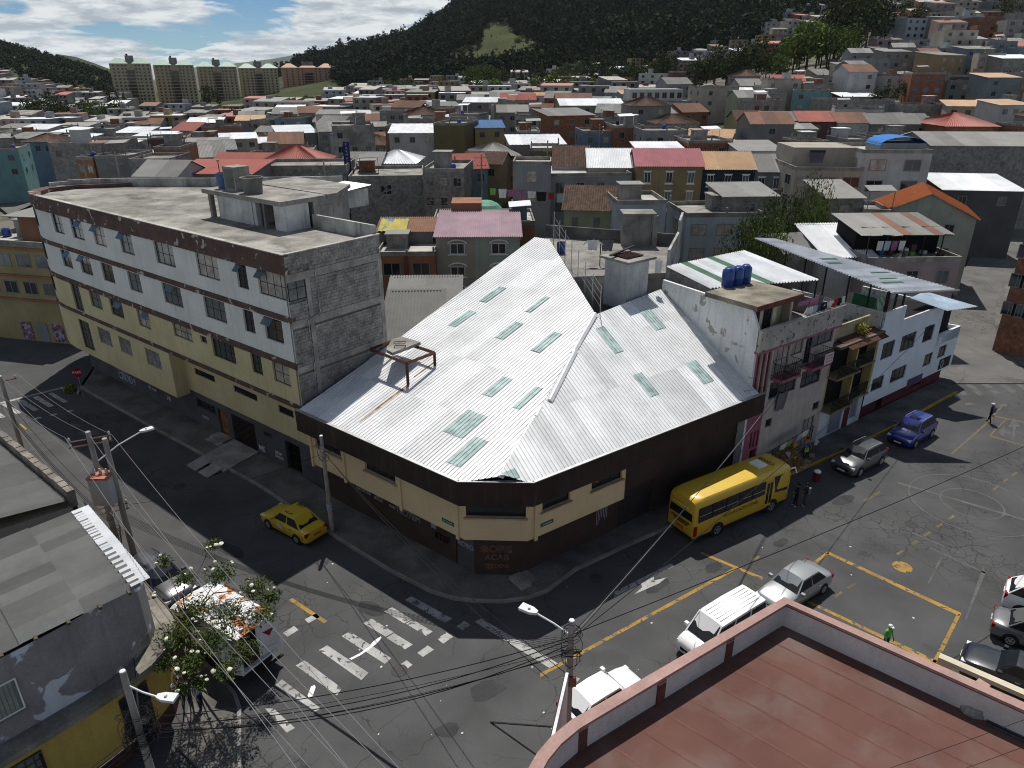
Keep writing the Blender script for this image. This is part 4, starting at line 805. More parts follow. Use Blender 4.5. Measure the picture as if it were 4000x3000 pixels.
    b = MB(FR); b.box(-.9, .22, 11.66, 3.9, .249, 11.99); ob('slab_edge', b, M('oxide_red', (.15, .06, .045), .85, var=.3, dirt=.3), p)
    for k in range(3):
        w_ = [at(2840, 1118, 12.0), at(2876, 1112, 12.0), at(2907, 1105, 12.0)][k]; q = MB(); q.lathe([(.30, 0), (.33, .08), (.33, .4), (.345, .42), (.33, .44), (.33, .8), (.31, .95), (.22, 1.0), (.22, 1.05), (.1, 1.06)], 18)
        o = ob('water_barrel', q, M('blue_plastic', (.012, .045, .21), .35, var=.1, spec=.5), smooth=True); o.location = w_; o.scale = (1.22, 1.22, 1.15)
        tag(o, ['first blue plastic barrel, nearest the street, on the slab roof', 'middle blue plastic barrel of three on the slab roof', 'blue plastic barrel at the far end of the three on the slab roof'][k], 'barrel', 'blue water barrels')
        q = MB(); q.tube([(-.16, 0, 1.06), (-.1, 0, 1.12), (.1, 0, 1.12), (.16, 0, 1.06)], .02, 5); ob('lid_handle', q, MATS['blue_plastic'], o, local=True)
    # sheet roof behind the barrels
    s8 = lambda x, y, z: at(2500+x/1.4747, 900+y/1.4747, z)
    ra, rb_, rc_, rd = s8(155, 205, 12.05), s8(600, 115, 12.3), s8(1035, 285, 12.0), s8(410, 332, 11.75)
    n = 12
    for k in range(n):
        q0, q1 = k/n, (k+1)/n; vs_, fs_ = corr(ra.lerp(rb_, q0), ra.lerp(rb_, q1+.004), rd.lerp(rc_, q1+.004), rd.lerp(rc_, q0), .24, .06); b = MB(); b.add(vs_, fs_)
        ob('roof_sheet', b, SHEETGR if k in (2, 6) else SHEETW, p)
    b = MB(); b.slab([ra+Vector((0, 0, -.1)), rd+Vector((0, 0, -.1)), Vector((rd.x, rd.y, 9.3)), Vector((ra.x, ra.y, 9.3))], (.15, 0, 0)); ob('gable_blocks', b, BLOCK, p)
    b = MB(); 
    for u in (rc_, rb_, rb_.lerp(rc_, .5)): b.tube([(u.x-.2, u.y-.1, 9.3), (u.x-.2, u.y-.1, u.z-.05)], .06, 5)
    ob('roof_post', b, STEEL, p)
    balcony(FR, 1.25, 3.3, 6.95, .85, 1.0, p, PINKM, True); balcony(FR, 4.6, 6.8, 6.95, .85, 1.0, p, PINKM, True)
    b = MB(FR); b.box(5.75, -.93, 7.0, 6.75, -.9, 7.75); o = ob('for_sale_banner', b, M('banner_white', (.55, .52, .52), .8))
    tag(o, 'white banner with red lettering tied to the second balcony', 'banner')
    for t, z, s_ in (('SE VENDE', 7.58, .2), ('ESTA CASA', 7.37, .17), ('0987654310', 7.17, .15)): text('lettering', t, FR @ TR(6.25, -.94, z) @ UPR, s_, M('banner_red', (.33, .02, .04), .8), o)
    # washing on the terrace
    lines = [(3.9, .5, 11.35, [('mauve', 1.3, .35), ('pink', .9, 1.0), ('grey', .5, .8)]), (4.0, -.1, 11.1, [('white', .55, .8), ('pale', .5, .75), ('blue', .3, .7), ('black', .6, .95), ('white', .7, .5), ('red', .5, .7), ('black', .4, .8), ('white', .35, 1.0)])]
    names = iter(['long mauve sheet on the back washing line of the pink-trimmed terrace', 'pink cloth hanging behind the white shirts on the roof terrace', 'grey shirt at the end of the back washing line on the terrace', 'white shirt at the left end of the front washing line', 'pale blue shirt next to the white one on the front washing line', 'narrow blue towel on the front washing line', 'black trousers in the middle of the front washing line', 'small white T-shirt right of the black trousers', 'red T-shirt on the front washing line', 'black shirt beside the red T-shirt', 'long white cloth at the right end of the front washing line'])
    for x, y, z, its in lines:
        for cn, w_, h in its:
            garment('garment', FR @ TR(x+w_/2, y, z), w_, h, CL[cn], next(names), sleeves=cn in ('white', 'black', 'red')); x += w_+.06
    ln = MB(FR); ln.tube([(3.6, .5, 11.37), (7.2, .5, 11.36)], .008, 4); tag(ob('washing_line', ln, STEEL), 'back washing line over the pink-trimmed terrace', 'clothes line'); ln = MB(FR); ln.tube([(3.6, -.1, 11.12), (8.05, -.1, 11.1)], .008, 4); tag(ob('washing_line', ln, STEEL), 'front washing line over the pink-trimmed terrace', 'clothes line')
    # dark cloth hanging out of the lower window
    garment('garment', FR @ TR(2.6, -.25, 5.6), 1.0, 1.3, CL['grey'], 'dark cloth hanging out of the lower window above the stall')
    # ---- mustard house with balconies
    y = empty('mustard_house', FR @ Vector((8.2, 0, 0)), 'narrow mustard house with two recessed balcony bays beside the pink-trimmed one', 'house')
    b = MB(FR); b.wall(8.16, 14.0, 0, 2.45, [(9.6, 11.3, .15, 2.2), (12.4, 13.4, .6, 2.2)], rev=.2); ob('ground_wall', b, M('pale_blue_render', (.55, .58, .62), .9, streak=.2), y)
    b = MB(FR); b.box(8.16, 1.2, 2.45, 14, 1.3, 7.4); b.box(8.16, .0, 2.45, 8.35, 1.2, 7.4); b.box(13.7, -.3, 2.45, 14., 1.2, 7.4); b.box(11.1, -.3, 2.45, 11.3, 1.2, 7.2); ob('bay_wall', b, OLIVE, y)
    for z in (2.45, 5.05):
        b = MB(FR); b.box(8.2, -.78, z+.06, 11.2, 1.2, z+.2); b.box(11.2, -.34, z+.04, 14.0, 1.2, z+.2); ob('balcony_slab', b, M('balcony_olive', (.21, .17, .085), .9, var=.25, dirt=.4), y)
        railing(FR, 8.25, 11.05, z+.2, .95, y, -.72, 18); railing(FR, 11.4, 13.65, z+.2, .95, y, -.28, 16)
        window(y, FR @ TR(11.9, 1.14, z+.25), 1., 2.0, 2, 2); window(y, FR @ TR(9., 1.14, z+.7), 1.4, 1.3, 2, 2)
    b = MB(FR); b.box(8.16, -.6, 7.4, 14.05, 5, 7.6); ob('roof_slab', b, M('mossy_roof', (.13, .115, .085), .95, var=.4, dirt=.5), y)
    b = MB(FR); b.box(8.16, .3, 7.6, 14.05, .45, 8.75); ob('roof_parapet', b, M('mustard_stained', (.33, .30, .2), .95, dirt=.8, dirtc=(.08, .07, .05), streak=.6), y)
    b = MB(FR); b.slab([(9., -1.0, 7.3), (13.8, -1.0, 7.3), (13.8, .2, 7.75), (9., .2, 7.75)], (0, 0, .06)); ob('tin_awning', b, RUST, y)
    b = MB(FR); b.box(9.6, .12, .15, 11.3, .16, 2.2); ob('shop_shutter', b, M('violet_grey_shutter', (.20, .2, .27), .6), y); b = MB(FR); b.box(12.4, .12, .6, 13.4, .16, 2.2); ob('shop_shutter', b, MATS['violet_grey_shutter'], y)
    b = MB(FR); b.box(11.55, -.02, 0, 12.3, .0, 2.4); ob('maroon_pier', b, MAROON, y)
    b = MB(FR); b.box(8.16, .35, 0, 14, .45, 7.4); b.box(8.2, 1.31, 2.6, 13.9, 6, 7.39); ob('backing', b, DARK, y)
    q = empty('potted_plant', FR @ Vector((11.6, -.1, 7.6)), 'small yellow-green potted plant on the mustard house roof', 'plant')
    leafball(q, (0, 0, .55), .5, 160, M('plant_yellow', (.24, .22, .04), .8), 'leaves', 11, .12)
    # ---- white corner house with the big sheet roof
    w_ = empty('white_house', FR @ Vector((14.2, 0, 0)), 'white corner house with dark windows below a large white sheet roof on posts', 'house')
    hs = [(15.4, 17.2, 4.75, 6.1), (18.2, 20.5, 4.75, 6.1), (21.8, 23.5, 4.75, 6.1), (14.95, 16.7, 2.2, 3.3), (17.8, 20.1, 2.2, 3.35), (23., 24.4, 2.35, 3.45), (25.4, 26.8, 2.55, 3.6)]
    b = MB(FR); b.wall(14.2, 24.5, 1.2, 8.65 if False else 7.5, hs[:6], rev=.16); b.wall(14.8, 17.8, 7.5, 8.7); b.wall(24.5, 28.6, 1.2, 4.85, [hs[6]], rev=.16); ob('facade_wall', b, WHB, w_)
    for h in hs: window(w_, FR @ TR(h[0], .08, h[2]), h[1]-h[0], h[3]-h[2], 3 if h[1]-h[0] > 2 else 2, 1, M('brown_frame', (.05, .03, .025), .6), GLASS)
    b = MB(FR); b.wall(14.2, 27.5, 0, 1.0, [(16.8, 17.8, .1, 1.0), (22.3, 24, .55, .95)], y=.25); b.quad((14.2, 0, 1.2), (28, 0, 1.2), (28, .26, 1.0), (14.2, .26, 1.0)); ob('maroon_base', b, MAROON, w_)
    b = MB(FR); b.box(14.2, .42, 0, 27, .5, 7.4); b.prism([(14.3, .5), (27.5, .5), (26, 7), (15, 9)], 0, 4.8); b.prism([(14.8, .4), (24.4, .4), (22, 8.5), (14.8, 9)], 4.8, 7.3); ob('core', b, DARK, w_)
    b = MB(FR); b.box(14.8, 0.005, 7.3, 17.8, .15, 8.69); b.box(17.8, .005, 7.3, 24.5, .15, 7.55); b.box(14.62, 0.2, 6.1, 14.79, 7.8, 8.7); b.box(24.3, .15, 4.8, 24.5, 7, 7.5); ob('parapet_wall', b, M('worn_white', (.52, .53, .53), .9, peel=.1, peelc=(.25, .24, .22), peels=2, streak=.3), w_)
    b = MB(FR); b.prism([(28.6, 0), (28.6, .3), (26.5, 6.5), (26.4, 6.5), (28.4, .2), (24.5, .2), (24.5, 0)], 3.9, 4.85, cap=True); ob('terrace_parapet', b, WHB, w_)
    b = MB(FR); b.wall(0, 1, 0, 1); 
    e_ = MB(FR); e_.quad((28.6, 0, 1.2), (26.2, 7, 1.2), (26.2, 7, 4.85), (28.6, 0, 4.85)); e_.quad((27.5, .25, 0), (25.5, 7, 0), (25.5, 7, 1.2), (27.5, .25, 1.2)); ob('end_wall', e_, WHB, w_)
    sgn = MB(FR); sgn.box(20.9, -.03, 1.05, 23.4, -.004, 1.75); ob('shop_sign', sgn, M('sign_violet', (.10, .06, .12), .7), w_)
    sgn = MB(FR); sgn.box(26.1, -.03, 1.35, 28.1, -.004, 2.3); o = ob('tyre_sign', sgn, M('sign_black', (.02, .02, .02), .6), w_); sgn = MB(FR); sgn.tube([(26.55+.24*math.cos(a*.524), -.045, 1.85+.34*math.sin(a*.524)) for a in range(13)], .06, 5); ob('tyre_emblem', sgn, M('sign_grey', (.35, .35, .33), .7), o)
    # big roof on steel posts: ribs run across, one sheet after the other
    P1, P2, P3 = s8(652, 42, 12.3), s8(1462, 362, 10.5), s8(1842, 345, 10.7); P4 = P1.lerp(P3, .12)+Vector((.3, 1.0, .15))
    n = 26
    for k in range(n):
        t0, t1 = k/n, (k+1)/n+.002; a0, a1 = P1.lerp(P2, t0), P1.lerp(P2, t1); b0, b1 = P4.lerp(P3, t0), P4.lerp(P3, t1)
        vs_, fs_ = corr(a0, a1, b1, b0, .24, .06); b = MB(); b.add(vs_, fs_); ob('roof_sheet', b, SHEETW, w_)
    for t, u0, u1 in ((.42, .30, .72), (.5, .18, .5), (.68, .5, .85), (.78, .35, .65), (.84, .2, .55)):
        a0, a1 = P1.lerp(P2, t), P1.lerp(P2, t+.022); b0, b1 = P4.lerp(P3, t), P4.lerp(P3, t+.022); up = Vector((0, 0, .04))
        vs_, fs_ = corr(a0.lerp(b0, u0)+up, a1.lerp(b1, u0)+up, a1.lerp(b1, u1)+up, a0.lerp(b0, u1)+up, .19, .025); b = MB(); b.add(vs_, fs_); ob('skylight_sheet', b, SHEETGR, w_)
    for t, zb in ((.2, 7.4), (.35, 7.4), (.5, 7.4), (.66, 7.4), (.8, 8.6), (.95, 8.6)):
        u = P1.lerp(P2, t)+(P3-P2).normalized()*.35; ul = IR @ u; ul.y = max(ul.y, .25); ul.x = max(ul.x, 14.9); u = FR @ ul; b = MB(); b.box(u.x-.05, u.y-.05, zb if t > .3 else 5, u.x+.05, u.y+.05, u.z-.05); ob('roof_post', b, STEEL, w_)
    for t in (.3, .6, .93):
        u = P2.lerp(P3, t)+Vector((-.1, .45, 0)); ul = IR @ u; ul.y = max(ul.y, .22); ul.x = min(ul.x, 24.2); u = FR @ ul; b = MB(); b.box(u.x-.06, u.y-.06, 7.4, u.x+.06, u.y+.06, u.z-.06); ob('roof_post', b, STEEL, w_)
    b = MB(); b.tube([P2, P3], .07, 4); ob('gutter', b, GALV, w_)
    g = MB(FR); g.slab([(15.2, .5, 7.4), (17.2, .5, 7.4), (16.2, 1.2, 9.3), (15.4, 1.2, 9.3)], (0, .05, 0)); g.slab([(15., .5, 7.4), (15., 3, 7.4), (15.4, 3, 9.4), (15.4, 1.2, 9.4)], (.05, 0, 0)); ob('green_glazing', g, M('green_glass', (.03, .13, .06), .15, spec=.5), w_)
    R1, R2, R3, R4 = s8(1640, 350, 8.3), s8(1950, 438, 7.8), s8(1775, 462, 7.7), s8(1560, 388, 8.2)
    vs_, fs_ = corr(R4, R1, R2, R3, .22, .04); b = MB(); b.add(vs_, fs_); ob('lean_to_sheet', b, M('blue_white_sheet', (.48, .58, .68), .5), w_)
    for u in (FR @ Vector((25.2, .3, R3.z)), FR @ Vector((27.6, .5, R2.z))): b = MB(); b.tube([(u.x-.3, u.y+.2, 4.8), (u.x-.3, u.y+.2, u.z-.05)], .06, 5); ob('lean_to_post', b, STEEL, w_)
    an = empty('tv_aerial', FR @ Vector((14.7, .8, 8.7)), 'thin television aerial on the side wall of the white house', 'aerial'); q = MB(); q.tube([(0, 0, 0), (0, 0, 1.9)], .015, 5); q.tube([(-.5, 0, 1.8), (.5, 0, 1.95)], .012, 4)
    for k in range(6): q.tube([(-.4+k*.16, -.25, 1.82+k*.02), (-.4+k*.16, .25, 1.82+k*.02)], .008, 4)
    ob('mast', q, GALV, an, local=True)
    # ---- terrace house behind the white roof
    t = empty('terrace_house', at(2300, 1000, 11.4)*Vector((1, 1, 0)) if False else Vector((4, 54, 0)), 'grey concrete roof terrace with a white stair hut behind the big white roof', 'house')
    z = 11.4; T2, T1, P, RRv = main_building.T2, main_building.T1, main_building.P, main_building.RR
    fl, fr, br, bl = at(2240, 1082, z), at(2600, 1066, z), at(2650, 965, z), at(2130, 925, z)
    b = MB(); b.prism([(fl.x, fl.y), (fr.x, fr.y), (br.x, br.y), (bl.x, bl.y)], 0, z); ob('body', b, CONC, t)
    b = MB(); b.poly([(v.x, v.y, z+.01) for v in (fl, fr, br, bl)]); ob('terrace_floor', b, M('terrace_screed', (.22, .21, .195), .95, var=.35, dirt=.6, dirtc=(.1, .098, .09)), t)
    b = MB(frame(bl, br, z)); l = (br-bl).length; b.box(0, 0, 0, l*1.0, .18, 1.05); ob('back_parapet', b, M('sooty_parapet', (.13, .13, .125), .95, var=.4, dirt=.7, dirtc=(.04, .04, .04)), t)
    b = MB(frame(br, fr, z)); b.box(0, 0, -1, (fr-br).length, .18, 1.7); b.slab([(0, .0, 1.7), (2, 0, 1.7), (2, 0, 2.6), (0, 0, 2.9)], (0, .18, 0)); ob('side_parapet', b, PARAP, t)
    hc = at(2446, 1170, 10.3); h0 = onslope(2446, 1160, K2, NB, 6.42, MBs); TH = Matrix.Translation((h0.x, h0.y, 0)) @ Matrix.Rotation(rad(38), 4, 'Z'); zt = zat(h0.x, h0.y, 1030)
    b = MB(TH); b.box(0, 0, h0.z-1, 2.1, 2.2, zt); ob('stair_hut', b, M('hut_white', (.45, .46, .46), .9, streak=.5, dirtc=(.2, .2, .2)), t)
    b = MB(TH); b.box(-.3, -.3, zt, 2.5, 2.5, zt+.16); ob('hut_slab', b, CONC, t); b = MB(TH); b.box(.3, .4, zt+.17, 1.9, 1.9, zt+.22); ob('hut_opening', b, DARK, t)
    for k in range(7): b = MB(TH); b.tube([(.3+k*.27, .4, zt+.26), (.35+k*.25, 1.9, zt+.26)], .02, 4); b.tube([(.3, .4+k*.24, zt+.28), (1.9, .45+k*.23, zt+.28)], .02, 4); ob('rebar', b, RUST, t)
    b = MB(TH); b.slab([(-.4, 1.2, zt+.35), (2.9, 2.2, zt+.35), (2.85, 2.35, zt+.35), (-.45, 1.4, zt+.35)], (0, 0, .09)); ob('loose_plank', b, STEEL, t)
    ta, tb = at(2466, 960, z), at(2530, 975, z); b = MB(); b.box(ta.x-.8, ta.y, z, ta.x+1.6, ta.y+1.6, z+2.6); b.box(ta.x-.9, ta.y-.4, z+2.6, ta.x+1.9, ta.y+1.8, z+2.75); b.box(ta.x+1.6, ta.y-.6, z, ta.x+2.0, ta.y-.3, z+2.6); ob('back_hut', b, CONC, t)
    # fence posts with wire on the boundary between roof and terrace
    e0, e1 = T2, P
    for k in range(8):
        u = e0.lerp(e1, k/7); b = MB(); b.tube([(u.x+.35, u.y+.1, u.z-.5), (u.x+.35, u.y+.1, u.z+2.2-.05*k)], .03, 5); ob('fence_post', b, GALV, t)
    for f_ in (.45, .9, 1.35, 1.8):
        b = MB(); b.tube([(e0.x+.35, e0.y+.1, e0.z+f_), (e1.x+.35, e1.y+.1, e1.z+f_)], .006, 3); ob('fence_wire', b, GALV, t)
    w0 = at(2325, 1000, z); b = MB(); b.tube([(w0.x, w0.y-3.2, z), (w0.x, w0.y-3.2, z+2)], .04, 5); b.tube([(w0.x-1.1, w0.y-3.2, z+2), (w0.x+1.1, w0.y-3.2, z+2)], .03, 5); ob('washing_post', b, STEEL, t)
    garment('garment', Matrix.Translation((w0.x-.6, w0.y-3.25, z+2)), .8, .8, CL['white'], 'white shirt drying on the grey concrete terrace', True); garment('garment', Matrix.Translation((w0.x+.5, w0.y-3.25, z+2)), .9, .85, CL['grey'], 'dark jeans drying on the grey concrete terrace')
    q = MB(); q.lathe([(.32, 0), (.36, .9), (.38, .92), (.34, .92), (.31, .1)], 14); bw = at(2192, 990, z); o = ob('bucket', q, M('blue_bucket', (.05, .1, .25), .5)); o.location = bw; tag(o, 'blue plastic tub in the corner of the grey terrace', 'tub')
    garment('garment', Matrix.Translation(at(2575, 1018, 12.8)) , .5, .9, CL['white'], 'white rag hanging on a post at the terrace corner')
right_row()
# ------------------------------------------------------------------ foreground: yellow corner house at the left
def offset_path(pts, d):
    out = []
    for i in range(len(pts)):
        a, b = Vector(pts[max(i-1, 0)]), Vector(pts[min(i+1, len(pts)-1)]); t = (b-a).normalized(); out.append((pts[i][0]+t.y*d, pts[i][1]-t.x*d))
    return out
def ribbon(mb, path, z0, z1, mi=0):
    for a, b in zip(path, path[1:]): mb.quad((a[0], a[1], z0), (b[0], b[1], z0), (b[0], b[1], z1), (a[0], a[1], z1), mi)
def flat_ring(mb, pa, pb, z): 
    for i in range(len(pa)-1): mb.quad((*pa[i], z), (*pa[i+1], z), (*pb[i+1], z), (*pb[i], z))
YEL = M('ochre_yellow_render', (.42, .31, .085), .9, var=.15, sca=.6, streak=.3, dirtc=(.16, .12, .05)); PEEL = M('peeling_white_wall', (.235, .222, .225), .92, var=.2, sca=.8, peel=.16, peelc=(.50, .54, .58), peels=.7, streak=.3)
LEDGE = M('ledge_concrete', (.20, .185, .16), .95, var=.4, dirt=.7, dirtc=(.06, .055, .05)); ASB = metal_mat('fibre_cement', (.27, .267, .255), .85, .3); ASBW = metal_mat('silver_painted_edge', (.62, .64, .66), .5, .1)
def yellow_house():
    p = empty('yellow_corner_house', (-15, 19, 0), 'yellow house with a rounded corner, peeling upper wall and grey corrugated roof', 'house')
    path = [(-24.5, 8.6), (-19.5, 14.6), (-16.6, 18.05), (-15.75, 19.1), (-15.0, 20.15), (-14.45, 21.2), (-14.25, 22.2), (-14.45, 23.1), (-15.1, 23.8), (-16.2, 24.85), (-19.2, 27.75)]
    up = offset_path(path, -.25); lo = path; led = offset_path(path, .55)
    b = MB(); ribbon(b, lo, 0, 3.7); ob('lower_wall', b, YEL, p)
    b = MB(); ribbon(b, lo, 0, .001); 
    b = MB(); base = offset_path(path, .015); ribbon(b, base, 0, .75); ob('painted_base', b, M('base_maroon', (.075, .035, .03), .9, var=.3), p)
    b = MB(); ribbon(b, led, 3.7, 3.95); flat_ring(b, lo, led, 3.7); flat_ring(b, led, up, 3.95); ob('ledge', b, LEDGE, p)
    b = MB(); ribbon(b, up, 3.95, 7.2); ob('upper_wall', b, PEEL, p)
    b = MB(); b.prism([(x, y) for x, y in offset_path(path, -.8)]+[(-27, 21), (-30, 12)], 0, 7.1); ob('core', b, DARK, p)
    # windows: frames set on the walls with sills
    T1_ = frame(lo[1], lo[2]); U1 = frame(up[1], up[2])
    GR = M('dark_grille', (.06, .058, .055), .7)
    for T, x, z, w_, h, nx, nz, gl in ((U1, 1.5, 4.9, 3.0, 1.35, 2, 1, CURT), (T1_, 1.2, 1.2, 1.3, 1.7, 4, 5, GLASS2), (T1_, 3.1, 1.35, 1.35, 1.7, 5, 5, GLASS2)):
        if gl is CURT:
            b = MB(T)
            for k in range(21): b.box(x+.05+k*.135, -.02+.012*(k % 2), z+.04, x+.15+k*.135, -.005+.012*(k % 2), z+h-.04)
            ob('vertical_blind', b, M('pale_green_blind', (.33, .36, .31), .8, var=.2), p); gl = GLASS
            window(p, T @ TR(x, -.03-.05, z), w_, h, nx, nz, WHITE, M('clear_glass', (.2, .22, .2), .1, alpha=.12), sill=LEDGE)
            continue
        window(p, T @ TR(x, -.05, z), w_, h, nx, nz, GR, gl, fw=.06, sill=LEDGE)
    # curved grilled window and its dark opening
    cpath = offset_path(path, .03)[4:6]; b = MB(); ribbon(b, cpath, .9, 3.0); ob('curved_window_pane', b, GLASS, p)
    for k, z in enumerate((.9, 1.3, 1.7, 2.1, 2.5, 3.0)):
        b = MB(); b.tube([(x, y, z) for x, y in offset_path(path, .06)[4:6]], .025, 4); ob('grille_bar', b, GR, p)
    # roof of fibre-cement sheets: ribs run from left to right, long eave towards the crossing
    c0, c1 = at(550, 2277, 7.35), at(311, 1988, 7.5); far = at(-500, 2790, 7.2); bk = c1+(far-c0)
    n = 9
    for r in range(4):
        for k in range(n):
            u0, u1 = k/n, (k+1)/n; v0, v1 = r/4, (r+1)/4; lift = Vector((0, 0, .02*(r % 2)+.03*((k*7+r*3) % 4)/4))
            g = lambda u, v: c0.lerp(c1, u).lerp(far.lerp(bk, u), v)
            vs_, fs_ = corr(g(u0, v0)+lift, g(u1+.005, v0)+lift, g(u1+.005, v1+.01)+lift, g(u0, v1+.01)+lift, .40 if k < 4 else .26, .13 if k < 4 else .085); b = MB(); b.add(vs_, fs_); ob('roof_sheet', b, ASB, p)
    for k in range(n):      # silver-painted ends of the sheets over the street
        u0, u1 = k/n, (k+1)/n; up_ = Vector((0, 0, .06)); o_ = (c0-far).normalized()
        vs_, fs_ = corr(c0.lerp(c1, u0)+o_*.35+up_, c0.lerp(c1, u1)+o_*.35+up_, c0.lerp(c1, u1)-o_*.35+up_, c0.lerp(c1, u0)-o_*.35+up_, .18, .03); b = MB(); b.add(vs_, fs_); ob('roof_edge_sheet', b, ASBW, p)
    for k in range(5):
        v = c0.lerp(far, .06+k*.13); b = MB(); b.tube([v+Vector((.12, -.12, -.12)), v+Vector((-.8, .8, -.05))], .07, 6); ob('rafter_end', b, BARK, p)
    pl = MB(T1_); pl.box(2.45, -.02, .8, 3.25, -.004, 1.1); o = ob('street_plate', pl, M('plate_teal', (.02, .07, .08), .6), p); text('lettering', 'S11D  PUCAY', rel(p, T1_ @ TR(2.85, -.025, .95) @ UPR), .11, WHITE, o)
    pl = MB(T1_); pl.box(4.35, -.12, 1.4, 4.41, -.02, 2.9); ob('drain_pipe', pl, STEEL, p)
    # ---- neighbour with parapet and lower sheets
    q = empty('sheet_roof_house', (-24, 28, 0), 'low house with grey corrugated roof and stone parapet at the left edge', 'house')
    a0, a1 = at(288, 1925, 6.7), at(-260, 1475, 6.7); inn = at(-420, 1935, 7.2); w0 = c1+Vector((-.4, .2, -.6))
    T = frame(a0, a1); l = (a0-a1).length; b = MB(T); b.wall(0, l, 0, 6.3, [(3, 4.4, 3.9, 5.3), (7, 8.4, 3.9, 5.3), (3, 4.4, .9, 2.4), (7, 8.2, .1, 2.3)]); b.box(0, .2, 0, l, 5, 6.0); ob('wall', b, M('tan_render', (.36, .29, .2), .9, streak=.3), q)
    b = MB(T)
    for k in range(int(l/.6)): b.box(k*.6+.01, -.06, 6.3, k*.6+.59, .26, 6.86+.03*(k % 3)); 
    b2 = MB(T); b2.box(0, -.05, 6.0, l, .25, 6.3); ob('parapet', b2, LEDGE, q)
    for k in range(int(l/.6)): b = MB(T); b.box(k*.6+.01, -.06, 6.3, k*.6+.59, .26, 6.86+.03*(k % 3)); ob('coping_stone', b, LEDGE, q)
    n = 8; d0, d1 = a0+Vector((-.35, -.2, -.25)), a1+Vector((-.35, -.2, -.25)); e0 = d0+Vector((-7.5, -6.2, .6)); e1 = d1+Vector((-7.5, -6.2, .6))
    for k in range(n):
        for r in range(2):
            g = lambda u, v: d0.lerp(d1, u).lerp(e0.lerp(e1, u), v); vs_, fs_ = corr(g(k/n, r/2), g((k+1)/n+.004, r/2), g((k+1)/n+.004, r/2+.51), g(k/n, r/2+.51), .26, .085); b = MB(); b.add([(x, y, z+.03*r) for x, y, z in vs_], fs_); ob('roof_sheet', b, ASB, q)
yellow_house()
